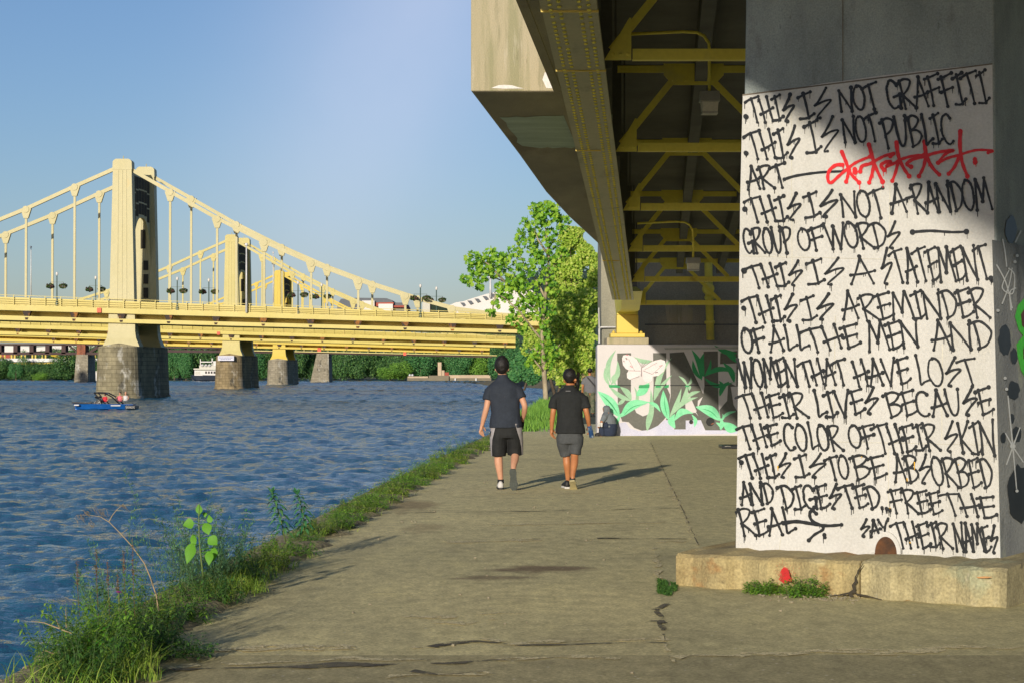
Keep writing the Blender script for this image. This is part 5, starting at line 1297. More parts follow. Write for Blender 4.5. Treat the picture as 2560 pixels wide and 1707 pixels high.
# ================================================================== buildings and hills beyond
def bldg(name, label, polys, D, depth, m, cat='building', loc=None):
    t = thing(name, label, cat, P(polys[0][1][0][0], 940, D))
    for nm, pg, mm, dd in polys:
        b = MB(); b.prism([P(px, py, D + dd) for px, py in pg], (0, depth, 0)); b.build(nm, mm, t)
    return t
st = bldg('stadium_roof_building', 'white stepped roof building behind the right end of the nearest bridge', [
    ('roof', [(1120, 800), (1120, 765), (1138, 757), (1158, 754), (1175, 748), (1195, 742), (1218, 735), (1238, 731), (1262, 730), (1290, 726), (1330, 726), (1345, 745), (1350, 800)], m_bwhite, 0),
    ('roof_fin', [(1150, 757), (1160, 757), (1164, 763), (1158, 766)], m_bgrey, -1), ('roof_fin', [(1168, 752), (1178, 752), (1184, 759), (1176, 762)], m_bgrey, -1), ('roof_fin', [(1186, 747), (1196, 747), (1202, 754), (1194, 757)], m_bgrey, -1), ('roof_fin', [(1206, 741), (1216, 741), (1222, 748), (1214, 751)], m_bgrey, -1), ('roof_fin', [(1226, 735), (1236, 735), (1242, 742), (1234, 745)], m_bgrey, -1), ('gantry', [(1288, 720), (1318, 720), (1318, 727), (1288, 727)], m_bgrey, -1)], 1150, 60, m_bwhite)
pole(1226, 745, 694, 1148, .75, 'tall white mast left of the sycamore leaves')
pole(1252, 728, 688, 1148, .6, 'shorter white mast among the sycamore leaves')
b2 = bldg('stepped_roof_building', 'grey stepped roof building with a red band behind the nearest bridge chains', [
    ('roof', [(843, 792), (843, 764), (852, 748), (894, 745), (966, 746), (980, 751), (983, 757), (1012, 757), (1016, 766), (1016, 792)], m_bgrey, 0),
    ('red_band', [(940, 766), (940, 757), (984, 756), (984, 764), (1016, 764), (1016, 769), (984, 769)], m_bred, -3),
    ('white_wall', [(946, 790), (946, 760), (982, 760), (982, 790)], m_bwhite, -5), ('white_wall', [(905, 790), (905, 752), (936, 752), (936, 790)], m_bwhite, -4)], 1250, 50, m_bgrey)
b3 = bldg('grey_block_building', 'small pale grey building beside the rightmost near lamp post', [('wall', [(1056, 800), (1056, 757), (1075, 755), (1075, 800)], m_lampm, 0), ('side_wall', [(1075.2, 800), (1075.2, 756), (1117, 767), (1117, 800)], mat('ivy_wall', (0.02, 0.035, 0.02), .9), 2)], 1100, 30, m_bgrey)
b4 = bldg('long_pale_building', 'long pale building seen between the railway bridge posts at far left', [('wall', [(-120, 900), (-120, 862), (70, 866), (80, 869), (130, 865), (250, 863), (250, 875), (120, 876), (60, 880), (58, 900)], m_bwhite, 0), ('brick_wall', [(-120, 900), (-120, 880), (48, 884), (48, 900)], m_bred, -5), ('window_strip', [(130, 880), (130, 872), (158, 872), (158, 880)], m_glass, -2)], 1300, 40, m_bwhite)
b = MB(); rings = []
for i in range(60):
    x = 60 + i * 14; ring = []
    for j in range(16):
        y = 1700 + j * 60; t = j / 15
        prof = np.interp(1280 + x * FPX / 2000 - 300, [950, 1130, 1180, 1230, 1290, 1360, 1500, 3000], [0, 62, 72, 84, 104, 118, 120, 100]) 
        z = prof * math.sin(math.pi * min(1, t * .9 + .02)) * .92 + 9 * noise.noise(Vector((x * .02, y * .01, 0))) + 5 * noise.noise(Vector((x * .09, y * .05, 3)))
        ring.append((x - 120, y, max(-2, z) if 0 < j < 15 else -3))
    rings.append(ring)
b.ringloft(rings, close=False, cap=False); tag(b.build('wooded_hill', m_hill, smooth=True), kind='structure')

# ================================================================== boats and dock
def hull(b, c, L_, W_, H_, bow=.25):
    rings = []
    for t in (0, .04, .12, .3, .6, .85, 1.0):
        k = min(1.0, (t / bow) ** .6) if t < bow else 1.0 - .12 * max(0, (t - .6) / .4)
        hw = W_ * .5 * max(.03, k); zb = 0 if t > .1 else .25 * H_ * (1 - t / .1); x = c[0] - L_ / 2 + L_ * t; zt = H_ * (1.0 + .12 * (1 - t))
        rings.append([(x - (.35 * H_ if t < .05 else 0), c[1] - hw, c[2] + zt), (x, c[1] - hw * .72, c[2] + zb + H_ * .25), (x, c[1], c[2] + zb - .1), (x, c[1] + hw * .72, c[2] + zb + H_ * .25), (x - (.35 * H_ if t < .05 else 0), c[1] + hw, c[2] + zt)])
    b.ringloft(rings)
D_b = 3.75 * FPX / (1020 - HZ); s_ = D_b / FPX
cb = P(262, 1021, D_b); cb.z = WZ - .05
mbt = thing('speedboat', 'small blue speedboat with a black tower frame passing the nearest bridge pier', 'boat', cb)
b = MB(); hull(b, cb, 148 * s_, 2.2, 15.5 * s_, .4); b.build('hull', m_boatb, mbt, smooth=False)
b = MB(); cc = cb + Vector((64 * s_, 0, 0)); b.box(cc.x - 9 * s_, cc.x + 17 * s_, cc.y - 1.06, cc.y + 1.06, cc.z + .15, cc.z + 13 * s_); b.build('engine_deck', m_boatk, mbt, bevel=.06)
b = MB(); cc = cb + Vector((-56 * s_, 0, 0)); b.prism([(cb.x - 80 * s_, cb.y - .6, cb.z + 17.6 * s_), (cb.x - 30 * s_, cb.y - .95, cb.z + 16.5 * s_), (cb.x - 30 * s_, cb.y + .95, cb.z + 16.5 * s_), (cb.x - 80 * s_, cb.y + .6, cb.z + 17.6 * s_)], (0, 0, .14)); b.build('bow_deck', m_boatk, mbt)
def bp(dx, dz, dy=0): return Vector((cb.x + dx * s_, cb.y + dy, cb.z + dz * s_))
b = MB()
for dy in (-.95, .95):
    b.tube([bp(-22, 44, dy), bp(-10, 30, dy), bp(8, 15, dy)], .06, 6); b.tube([bp(-22, 44, dy), bp(5, 43, dy), bp(22, 34, dy), bp(42, 16, dy)], .08, 6); b.tube([bp(-20, 34, dy), bp(-10, 30, dy)], .1, 6)
b.tube([bp(-22, 44, -.95), bp(-22, 44, .95)], .06, 6); b.tube([bp(5, 43, -.95), bp(5, 43, .95)], .06, 6)
b.build('tower_frame', m_boatk, mbt)
b = MB(); b.prism([bp(-30, 16, -.8), bp(-8, 28, -.8), bp(-5, 16, -.8)], (0, 1.6, 0)); b.build('windscreen', m_glass, mbt)
b = MB(); b.box(bp(20, 0).x, bp(44, 0).x, cb.y - 1.07, cb.y - 1.03, bp(0, 11).z, bp(0, 13.5).z); b.build('hull_stripe', m_shoew, mbt); b = MB(); b.box(bp(-72, 0).x, bp(-60, 0).x, cb.y - .95, cb.y - .6, bp(0, 12).z, bp(0, 15).z); b.build('hull_stripe', m_shoew, mbt)
def rider(px, py, label, mm, col2, h=.95):
    c = P(px, py, D_b); t = thing('person', label, 'person', c)
    b = MB(); rings = []
    for z, rx, ry in ((0, .24, .2), (.25, .22, .17), (.48, .25, .15), (.56, .16, .11), (.60, .06, .06), (.66, .06, .065), (.70, .10, .11), (.80, .105, .12), (.90, .08, .09), (.94, .02, .03)):
        rings.append([c + Vector((rx * math.cos(k * math.pi / 5), ry * math.sin(k * math.pi / 5), z)) for k in range(10)])
    b.ringloft(rings); b.tube([c + Vector((-.24, -.05, .5)), c + Vector((-.42, -.12, .28)), c + Vector((-.6, -.15, .2))], [.055, .045, .035], 6); b.tube([c + Vector((.24, -.05, .5)), c + Vector((.34, -.15, .25)), c + Vector((.2, -.25, .1))], [.055, .045, .035], 6)
    b.build('body', m_skin1, t, smooth=True)
    b = MB(); b.ringloft([[c + Vector((rx * math.cos(k * math.pi / 5), ry * math.sin(k * math.pi / 5), z)) for k in range(10)] for z, rx, ry in ((0, .27, .23), (.25, .25, .2), (.46, .27, .18), (.54, .2, .14))]); b.build('top', mm, t, smooth=True)
    b = MB(); b.ball(c + Vector((.01, .02, .84)), .115, .13, .12, 10, 6); b.build('hair', m_hair if col2 is None else col2, t, smooth=True)
rider(314, 1001, 'person in the stern of the blue speedboat wearing a pale top', m_shoew, m_skin1)
rider(300, 1002, 'person in a pink top sitting just ahead of the speedboat stern', mat('pink_cloth', (0.7, 0.16, 0.2), .8), None)
rider(263, 1004, 'person in a red top at the helm of the speedboat', m_redc, None)
# river boat with decks
D_r = 3.9 * FPX / (952.5 - HZ) ; cr = P(530, 952, D_r); cr.z = WZ - .1; s_ = D_r / FPX
rbt = thing('river_boat', 'white multi deck river boat moored behind the middle bridge pier', 'boat', cr)
def rp(px, py): return P(px, py, D_r)
b = MB(); hull(b, cr, 98 * s_, 6, 15 * s_, .2); b.build('hull', m_navy, rbt)
b = MB(); bx(b, 486, 925, 575, 938, D_r - 2.9, 5.8); b.build('lower_deck', m_bwhite, rbt)
b = MB(); bx(b, 484, 920, 577, 923.5, D_r - 3.2, 6.4); bx(b, 498, 913, 572, 920.5, D_r - 2.2, 4.4); b.build('upper_deck', m_lampm, rbt)
b = MB(); bx(b, 502, 903, 530, 905.5, D_r - 2, 4); bx(b, 500, 897, 502, 913, D_r - .3, .5); bx(b, 529, 895, 531.5, 913, D_r - .3, .5); bx(b, 533, 902, 545, 913, D_r - 1.5, 3); b.build('pilot_house', m_bwhite, rbt)
for px in (515, 522, 529, 536):
    b = MB(); bx(b, px - 2.2, 927.5, px + 2.2, 933, D_r - 3.0, .2); b.build('window', m_glass, rbt)
b = MB(); bx(b, 488, 927.5, 500, 935, D_r - 3.0, .2); b.build('bow_window', m_lampm, rbt)
for px in (508, 517, 526):
    b = MB(); c = rp(px, 913); b.ball((c.x, c.y - 2.4, c.z), .7, .7, .6, 8, 6); b.build('life_ring', m_shoew, rbt)
cw = P(243, 951, 900); t = thing('white_barge_shed', 'small white floating shed just left of the nearest pier', 'shed', cw)
b = MB(); bx(b, 237, 929, 249, 951, 900, 5); b.build('wall', m_bwhite, t)
b = MB(); bx(b, 236, 927, 250, 929.2, 899.6, 5.8); b.build('roof', m_lampm, t)
dk = thing('lock_wall', 'tan concrete river wall with a short column at the far right bank', 'river wall', P(1120, 952, 890))
b = MB(); bx(b, 1018, 944, 1072, 951.8, 890, 12); bx(b, 1072, 938, 1122, 951.8, 889, 14); bx(b, 1122, 944, 1228, 952, 890.5, 12); b.build('wall', m_dockd, dk)
b = MB(); bx(b, 1019, 940, 1070, 944.2, 890.2, 11); bx(b, 1122.2, 936.5, 1226, 944.2, 890.8, 11); b.build('deck_edge', m_dock, dk)
b = MB(); bx(b, 1094.5, 905, 1103.5, 938.2, 893, 2); bx(b, 1104, 925, 1111, 938.2, 893.5, 1.8); b.build('column', m_dock, dk)
b = MB(); bx(b, 1112, 930, 1122, 938.2, 894, 2); b.build('red_hut', m_bred, dk)
for px in (1024.5, 1031): 
    b = MB(); c = P(px, 939, 890.5); b.lathe(c, [(.5, 0), (.5, .5), (.3, .8), (.05, .9)], 8); b.build('bollard', m_polew, dk)
for px in (1138, 1190):
    b = MB(); c = P(px, 948, 889.9); b.box(c.x - .3, c.x + .3, 889.6, 890.2, c.z - .6, c.z + .6); b.build('ladder', m_polew, dk)
# ================================================================== people
def skin_body(name, chains, m, root, sub=2):
    """One continuous figure: chains of (x,y,z,r) joints sharing points are merged into a skeleton and skinned."""
    verts = []; rad = []; edges = []; key = {}
    def vid(p):
        k = (round(p[0], 4), round(p[1], 4), round(p[2], 4))
        if k not in key:
            key[k] = len(verts); verts.append(p[:3]); rad.append(p[3] if isinstance(p[3], tuple) else (p[3], p[3]))
        return key[k]
    for ch in chains:
        ids = [vid(p) for p in ch]
        for a, c in zip(ids, ids[1:]):
            if a != c: edges.append((a, c))
    me = bpy.data.meshes.new(name); me.from_pydata(verts, edges, []); me.update()
    me.materials.append(m)
    o = bpy.data.objects.new(name, me); COL.objects.link(o); o.parent = root
    md = o.modifiers.new('skin', 'SKIN'); md.use_smooth_shade = True
    for i, sv in enumerate(me.skin_vertices[0].data):
        sv.radius = rad[i]; sv.use_root = (i == 0)
    s_ = o.modifiers.new('subsurf', 'SUBSURF'); s_.levels = sub; s_.render_levels = sub
    return o
def hand_chains(wr, d, side, up, curl=.5, size=1.0):
    """palm, four unequal bent fingers and a thumb, growing from wrist point wr along d; side points to the thumb, up = back of hand."""
    wr = Vector(wr[:3]); d = Vector(d).normalized(); side = Vector(side).normalized(); up = Vector(up).normalized()
    s = size; palm = wr + d * .045 * s; ch = []
    T4 = lambda v, r: (v.x, v.y, v.z, r)
    ch.append([T4(wr, .026 * s), T4(palm, (.030 * s, .022 * s))])
    for i, (off, ln) in enumerate(((.027, .072), (.009, .082), (-.009, .076), (-.026, .060))):
        k = wr + d * .088 * s + side * off * s
        c1 = curl * (.8 + .12 * i); f1 = (d * math.cos(c1) - up * math.sin(c1)); f2 = (d * math.cos(c1 * 1.9) - up * math.sin(c1 * 1.9))
        m1 = k + f1 * ln * .5 * s; t = m1 + f2 * ln * .5 * s
        ch.append([T4(palm, (.030 * s, .022 * s)), T4(k, .0105 * s), T4(m1, .009 * s), T4(t, .0075 * s)])
    th0 = wr + d * .03 * s + side * .033 * s; th1 = th0 + (d * .75 + side * .45 - up * .35).normalized() * .036 * s; th2 = th1 + (d * .95 + side * .05 - up * .35).normalized() * .03 * s
    ch.append([T4(wr, .026 * s), T4(th0, .0125 * s), T4(th1, .010 * s), T4(th2, .008 * s)])
    return ch
def ering(c, rx, ry, n=20, jit=0.0, rng=None, tilt=0.0, p=2.4):
    out = []
    for k in range(n):
        a = 2 * math.pi * k / n; ca, sa = math.cos(a), math.sin(a)
        e = 2.0 / p
        x = rx * (abs(ca) ** e) * (1 if ca >= 0 else -1); y = ry * (abs(sa) ** e) * (1 if sa >= 0 else -1)
        j = 1 + (rng.uniform(-jit, jit) if rng else 0)
        out.append(Vector((c[0] + x * j, c[1] + y * j, c[2] + tilt * x)))
    return out
def limb_rings(path, n=16, jit=0.0, rng=None):
    """rings round a limb path of (point, rx, ry), kept horizontal-ish in the limb's own frame."""
    rings = []
    for i, (p, rx, ry) in enumerate(path):
        a = Vector(path[max(0, i - 1)][0]); c = Vector(path[min(len(path) - 1, i + 1)][0]); d = (c - a).normalized()
        x = Vector((1, 0, 0)) - d * d.x; x.normalize(); y = d.cross(x)
        rings.append([Vector(p) + (x * rx * math.cos(2 * math.pi * k / n) + y * ry * math.sin(2 * math.pi * k / n)) * (1 + (rng.uniform(-jit, jit) if rng else 0)) for k in range(n)])
    return rings
def shoe(root, heel, f, u, ln, m_up, m_so, name='shoe', w_=.047):
    f = Vector(f).normalized(); u = (Vector(u) - f * Vector(u).dot(f)).normalized(); s = f.cross(u); heel = Vector(heel)
    prof = [(0.0, .52), (.06, .82), (.18, .9), (.35, .78), (.52, .88), (.70, 1.06), (.85, .98), (.95, .66), (1.0, .3)]
    b = MB(); rings = []
    for t, k in prof:
        c = heel + f * (ln * t) + u * (.006 * math.sin(t * 3.1)); hw = w_ * k
        rings.append([c - s * hw, c + s * hw, c + s * hw * .97 + u * .026, c - s * hw * .97 + u * .026])
    b.ringloft(rings); so = b.build('sole', m_so, None, local=True)
    b = MB(); rings = []
    for (t, k), h in zip(prof, (.075, .092, .095, .088, .078, .062, .05, .038, .028)):
        c = heel + f * (ln * t) + u * .022; hw = w_ * k * .96; ring = []
        for q in range(13):
            a = math.pi * q / 12; ring.append(c - s * hw * math.cos(a) + u * h * math.sin(a) ** .7)
        rings.append(ring)
    b.ringloft(rings); o = b.build(name, m_up, root, smooth=True, local=True)
    so.parent = o
    return o
def garment(name, m, root, parts, sub=1, thick=0.0, fold=0.0, seed=0):
    b = MB()
    for rings in parts:
        fine = []                                   # finer rings so the cloth can crease
        for r0, r1 in zip(rings, rings[1:]):
            for q in range(4): fine.append([a.lerp(c, q / 4) for a, c in zip(r0, r1)])
        fine.append(rings[-1]); b.ringloft(fine, True, True)
    o = b.build(name, m, root, smooth=True, local=True)
    if fold > 0:
        for v in o.data.vertices:
            c = v.co; sd = Vector((seed * 3.1, 0, 0))
            q = noise.noise(Vector((c.x * 11 + c.z * 7, c.y * 6, c.z * 5 - c.x * 9)) + sd) + .6 * noise.noise(Vector((c.x * 17, c.y * 9, c.z * 24)) + sd) + .7 * noise.noise(Vector((c.x * 26, c.y * 8, c.z * 5)) + sd)
            n = v.normal if v.normal.length > 0 else Vector((0, 0, 1))
            v.co += n * q * fold
    rm_ = o.modifiers.new('fuse', 'REMESH'); rm_.mode = 'VOXEL'; rm_.voxel_size = .0095; rm_.use_smooth_shade = True      # sleeves and body become one piece of cloth
    sm_ = o.modifiers.new('soften', 'SMOOTH'); sm_.factor = .5; sm_.iterations = 5
    return o
def hair_cap(root, c, rx, ry, rz, m, seed=1, nape=.0, rough=.05, name='hair'):
    """hair mass: full over the crown, cropped round the ears, ragged at the nape, built of tufts"""
    b = MB()
    b.ball(c, rx, ry, rz, 48, 32, lambda d: 1 + rough * noise.noise(d * 3.5 + Vector((seed, 0, 0))) + rough * .5 * noise.noise(Vector((d.x * 16, d.y * 16, d.z * 6)) + Vector((0, seed, 0))))
    o = b.build(name, m, root, smooth=True, local=True)
    for v in o.data.vertices:
        z = (v.co.z - c[2]) / rz; y = (v.co.y - c[1]) / ry; x = (v.co.x - c[0]) / rx
        if z < -.15:
            k = 1 - .30 * min(1, (-.15 - z) / .7); v.co.x = c[0] + (v.co.x - c[0]) * k; v.co.y = c[1] + (v.co.y - c[1]) * (k if y > 0 else .93)
        if abs(x) > .55 and z < 0 and y > -.25: v.co.x -= (abs(x) - .55) * rx * .55 * (1 if x > 0 else -1)   # cropped at the ears
        if z < -.55: v.co.z += .012 * noise.noise(Vector((v.co.x * 70, seed, 0)))
        if y > .35 and z < .35: v.co.y -= (y - .35) * ry * .9
    rg = random.Random(seed); t = MB()
    for _ in range(420):                    # short tufts lying over the mass
        d = Vector((rg.gauss(0, 1), rg.gauss(-.5, 1), rg.gauss(.5, 1))).normalized()
        if d.z < -.75: continue
        p0 = Vector((c[0] + d.x * rx * .97, c[1] + d.y * ry * .97, c[2] + d.z * rz * .97)); fl = (Vector((d.x * .5, -.3 + d.y * .4, -1)) + Vector((rg.gauss(0, .35), 0, 0))).normalized()
        fl = (fl - d * fl.dot(d)).normalized(); e = p0 + fl * rg.uniform(.02, .04) + d * rg.uniform(.003, .010); s = d.cross(fl) * rg.uniform(.002, .005)
        t.add([p0 - s, p0 + s, e], [(0, 1, 2)])
    q = t.build('hair_tufts', m, None, local=True); q.parent = o; tag(q, kind='stuff')
    return o
def hair_cap(root, c, rx, ry, rz, m, seed=1, nape=.0, rough=.05, name='hair'):
    b = MB()
    b.ball(c, rx, ry, rz, 36, 24, lambda d: 1 + rough * noise.noise(d * 4.5 + Vector((seed, 0, 0))) + rough * .7 * noise.noise(d * 11 + Vector((0, seed, 0))))
    o = b.build(name, m, root, smooth=True, local=True)
    for v in o.data.vertices:            # thin towards the nape and the face side
        z = (v.co.z - c[2]) / rz; y = (v.co.y - c[1]) / ry
        if z < -.2:
            k = 1 - .22 * min(1, (-.2 - z) / .8); v.co.x = c[0] + (v.co.x - c[0]) * k; v.co.y = c[1] + (v.co.y - c[1]) * (k if y > 0 else .92)
        if y > .35 and z < .35: v.co.y -= (y - .35) * ry * .9
    return o

# ---------------- left walker: navy jersey, black and silver shorts
g0 = G(1266, 1222); lm = thing('person', 'man in dark navy shirt and black shorts with silver sides, walking away on the left', 'person', g0, 'people on the riverside path')
wrL = (-.338, .05, .875); wrR = (.222, .13, .95)
ch = [
 [(0, 0, .95, (.135, .10)), (-.01, 0, 1.10, (.13, .095)), (-.025, .0, 1.28, (.155, .10)), (-.04, .0, 1.41, (.09, .08)), (-.05, .0, 1.505, .056), (-.056, .012, 1.56, .058), (-.06, .012, 1.64, (.074, .088)), (-.062, .01, 1.715, (.07, .082))],
 [(-.056, .012, 1.56, .058), (-.06, .085, 1.565, .035)], [(-.06, .012, 1.64, (.074, .088)), (-.062, .10, 1.64, .026), (-.062, .118, 1.622, .012)],
 [(-.06, .012, 1.64, (.074, .088)), (.02, .0, 1.64, .022), (.038, -.012, 1.642, (.010, .024))], [(-.06, .012, 1.64, (.074, .088)), (-.14, .0, 1.64, .022), (-.158, -.012, 1.642, (.010, .024))],
 [(-.04, .0, 1.41, (.09, .08)), (-.195, 0, 1.375, .054), (-.245, -.01, 1.26, .050), (-.270, -.025, 1.12, .043), (-.305, .01, .99, .041), (*wrL, .026)],
 [(-.04, .0, 1.41, (.09, .08)), (.115, 0, 1.378, .054), (.20, -.02, 1.28, .050), (.255, -.045, 1.14, .043), (.245, .05, 1.04, .040), (*wrR, .026)],
 [(0, 0, .95, (.135, .10)), (-.095, 0, .86, .098), (-.108, .02, .66, .082), (-.112, .022, .49, .062), (-.108, -.012, .36, .063), (-.085, -.005, .20, .044), (-.078, .0, .105, .036), (-.082, .06, .06, .035), (-.086, .14, .04, .03)],
 [(0, 0, .95, (.135, .10)), (.095, .01, .86, .098), (.115, .05, .66, .082), (.122, .07, .505, .062), (.115, -.06, .415, .061), (.098, -.19, .33, .043), (.094, -.255, .275, .036), (.095, -.262, .20, .034), (.096, -.255, .10, .03)],
]
ch += hand_chains(wrL, (-.12, .10, -1), (.85, .5, 0), (-.75, -.5, .1), .42)
ch += hand_chains(wrR, (-.25, .55, -.75), (-.7, .5, .2), (.75, .3, .5), .8)
skin_body('body', ch, m_skin1, lm)
hair_cap(lm, (-.0615, -.014, 1.698), .102, .122, .131, m_hair, 3, rough=.075)
rng = random.Random(5)
t_ = [ering((-.006, .0, .842), .228, .170, 24), ering((-.007, 0, .92), .222, .162, 24), ering((-.010, 0, 1.05), .200, .138, 24), ering((-.02, 0, 1.2), .206, .138, 24), ering((-.032, 0, 1.33), .214, .138, 24), ering((-.04, 0, 1.405), .208, .125, 24), ering((-.043, 0, 1.448), .172, .10, 24), ering((-.047, 0, 1.49), .118, .085, 24), ering((-.05, .002, 1.53), .078, .075, 24), ering((-.053, .006, 1.572), .066, .068, 24)]
sl = limb_rings([((-.15, 0, 1.375), .058, .085), ((-.200, 0, 1.372), .068, .088), ((-.236, -.003, 1.34), .072, .085), ((-.256, -.008, 1.28), .066, .08), ((-.264, -.012, 1.222), .066, .08)])
sr = limb_rings([((.07, 0, 1.38), .058, .085), ((.120, 0, 1.378), .068, .088), ((.160, -.006, 1.35), .072, .085), ((.192, -.016, 1.30), .066, .08), ((.215, -.028, 1.245), .066, .08)])
sh = garment('shirt', m_navyshirt, lm, [t_, sl, sr], 1, fold=.0085, seed=2)
def shorts(root, m, hipc, hw, hd, zt, legs, seed, panel=None):
    """hip yoke and two legs; panel = material of contrasting outer sides."""
    yk = [ering((hipc[0], hipc[1], zt), hw * .97, hd, 24), ering((hipc[0], hipc[1], zt - .08), hw, hd * 1.02, 24), ering((hipc[0], hipc[1], zt - .16), hw * 1.0, hd * .98, 24), ering((hipc[0], hipc[1] , zt - .20), hw * .93, hd * .9, 24)]
    rr = [limb_rings(l, 16) for l in legs]
    o = garment('shorts', m, root, [yk] + rr, 1, fold=.008, seed=seed)
    if panel:
        for sgn, l in zip((-1, 1), legs):
            b = MB()
            rings = []; ri = 0
            for (p, rx, ry) in [((hipc[0] + sgn * (hw - l[0][1]) , hipc[1], zt - .0), l[0][1] * 1.04, hd), ((hipc[0] + sgn * (hw - l[0][1] + .006), hipc[1], zt - .12), l[0][1] * 1.04, hd * 1.0)] + list(l[1:]):
                half = (1.15, .95, .80, .62, .5, .45)[min(ri, 5)] * (1.0 if sgn < 0 else 1.15); ri += 1; c0_ = math.pi if sgn < 0 else 0
                rings.append([Vector(p) + Vector((rx * 1.035 * math.cos(c0_ + a_), ry * 1.035 * math.sin(c0_ + a_), 0)) for a_ in [half * (q - 4) / 4 for q in range(9)]])
            b.ringloft(rings, False, False)
            q = b.build('side_panel', panel, root, smooth=True, local=True); q.parent = o
    return o
shorts(lm, m_blackshort, (0, .0), .206, .145, .90, [[((-.105, 0, .80), .118, .14), ((-.11, .01, .68), .115, .135), ((-.108, .018, .56), .108, .122), ((-.104, .02, .45), .100, .115)], [((.105, .01, .80), .118, .14), ((.112, .035, .68), .115, .135), ((.118, .06, .57), .110, .122), ((.118, .075, .468), .108, .118)]], 4, m_silver)
shoe(lm, (-.078, -.075, .0), (-.04, 1, 0), (0, 0, 1), .29, m_shoew, m_shoeb)
shoe(lm, (.088, -.315, .29), (.06, .10, -1), (0, 1, .1), .295, m_sole, m_sole, w_=.054)
b = MB(); b.tube([(-.078, -.0, .085), (-.078, -.0, .135)], [.046, .043], 12); b.build('sock', m_shoeb, lm, local=True, smooth=True)
ph = thing('glove', 'black glove or phone held in the right hand of the man in navy', 'glove', g0 + Vector((.2, .17, .86)))
b = MB(); b.ringloft([[(.0 + r_ * math.cos(a * math.pi / 5) * .7 + o_, r_ * math.sin(a * math.pi / 5) * .9, z) for a in range(10)] for z, r_, o_ in ((-.07, .03, -.02), (-.05, .055, -.015), (.0, .062, 0), (.05, .055, .01), (.09, .035, .02))]); b.build('cloth', m_blackshort, ph, local=True, smooth=True)

# ---------------- right walker: black tee, charcoal shorts, bottle in hand
g1 = G(1425, 1221); rm = thing('person', 'man in black t-shirt and grey shorts with glasses, walking on the right', 'person', g1, 'people on the riverside path')
q_ = lambda zx, zy: ((zx - 1078) * .001388, (1416 - zy) * .001388)
wrL = (-.252, .045, .83); wrR = (.262, .05, .875)
ch = [
 [(0, 0, .87, (.125, .095)), (0, 0, 1.02, (.12, .09)), (-.005, 0, 1.18, (.14, .095)), (-.008, 0, 1.29, (.085, .075)), (-.008, .008, 1.385, .053), (-.004, .02, 1.435, .055), (.0, .022, 1.50, (.070, .084)), (0, .018, 1.565, (.066, .078))],
 [(-.004, .02, 1.435, .055), (.048, .066, 1.428, .036), (.06, .08, 1.42, .026)], [(0.0, .022, 1.50, (.070, .084)), (.072, .066, 1.50, .026), (.088, .078, 1.482, .012)],
 [(0, .022, 1.50, (.070, .084)), (.07, -.03, 1.495, .02), (.09, -.045, 1.497, (.010, .022))], [(0, .022, 1.50, (.070, .084)), (-.07, .04, 1.495, .02), (-.088, .03, 1.497, (.010, .022))],
 [(-.008, 0, 1.29, (.085, .075)), (-.165, 0, 1.262, .05), (-.215, -.008, 1.17, .047), (-.232, -.02, 1.05, .041), (-.246, .01, .93, .037), (*wrL, .025)],
 [(-.008, 0, 1.29, (.085, .075)), (.148, 0, 1.262, .05), (.2, -.01, 1.17, .047), (.225, -.03, 1.06, .041), (.25, .0, .96, .037), (*wrR, .025)],
 [(0, 0, .87, (.125, .095)), (-.085, 0, .79, .09), (-.068, .05, .60, .075), (-.048, .075, .455, .057), (-.04, .045, .34, .058), (-.028, .09, .19, .040), (-.022, .11, .10, .034), (-.03, .16, .06, .032), (-.034, .22, .04, .028)],
 [(0, 0, .87, (.125, .095)), (.085, 0, .79, .09), (.072, -.0, .60, .075), (.064, -.01, .465, .057), (.058, -.075, .355, .058), (.034, -.15, .22, .040), (.03, -.19, .145, .034), (.032, -.15, .10, .032), (.036, -.10, .055, .028)],
]
ch += hand_chains(wrL, (.05, .10, -1), (.6, .7, 0), (-.8, .3, .1), .5, .95)
ch += hand_chains(wrR, (.28, .30, -.85), (-.55, .75, 0), (.85, .15, .3), .75, .95)
skin_body('body', ch, m_skin2, rm)
hair_cap(rm, (-.006, -.006, 1.552), .092, .112, .106, m_hair, 9, rough=.05)
b = MB(); b.ball((.052, .078, 1.452), .04, .036, .04, 14, 10, lambda d: 1 + .08 * noise.noise(d * 5)); b.build('beard', m_hair, rm, smooth=True, local=True)
b = MB(); b.tube([(.055, -.05, 1.522), (.083, .02, 1.524), (.105, .085, 1.52)], .005, 6)
b.tube([(.105 + .0 * k, .085 + .022 * math.cos(k * math.pi / 6), 1.512 + .022 * math.sin(k * math.pi / 6)) for k in range(13)], .004, 5); b.build('glasses', m_shoeb, rm, local=True)
t_ = [ering((.004, 0, .760), .206, .160, 24), ering((.004, 0, .84), .200, .154, 24), ering((.0, 0, .96), .178, .128, 24), ering((-.002, 0, 1.10), .180, .126, 24), ering((-.005, 0, 1.22), .192, .128, 24), ering((-.007, 0, 1.295), .19, .116, 24), ering((-.008, .0, 1.335), .155, .094, 24), ering((-.008, .003, 1.372), .105, .078, 24), ering((-.008, .006, 1.40), .074, .068, 24), ering((-.007, .010, 1.425), .062, .062, 24)]
sl = limb_rings([((-.12, 0, 1.262), .055, .08), ((-.168, 0, 1.26), .066, .083), ((-.205, -.003, 1.228), .07, .08), ((-.225, -.008, 1.17), .068, .077), ((-.236, -.014, 1.10), .069, .077)])
sr = limb_rings([((.105, 0, 1.262), .055, .08), ((.152, 0, 1.26), .066, .083), ((.19, -.005, 1.228), .07, .08), ((.21, -.012, 1.17), .068, .077), ((.224, -.022, 1.105), .069, .077)])
sh = garment('tee_shirt', m_blackshirt, rm, [t_, sl, sr], 1, fold=.0095, seed=6)
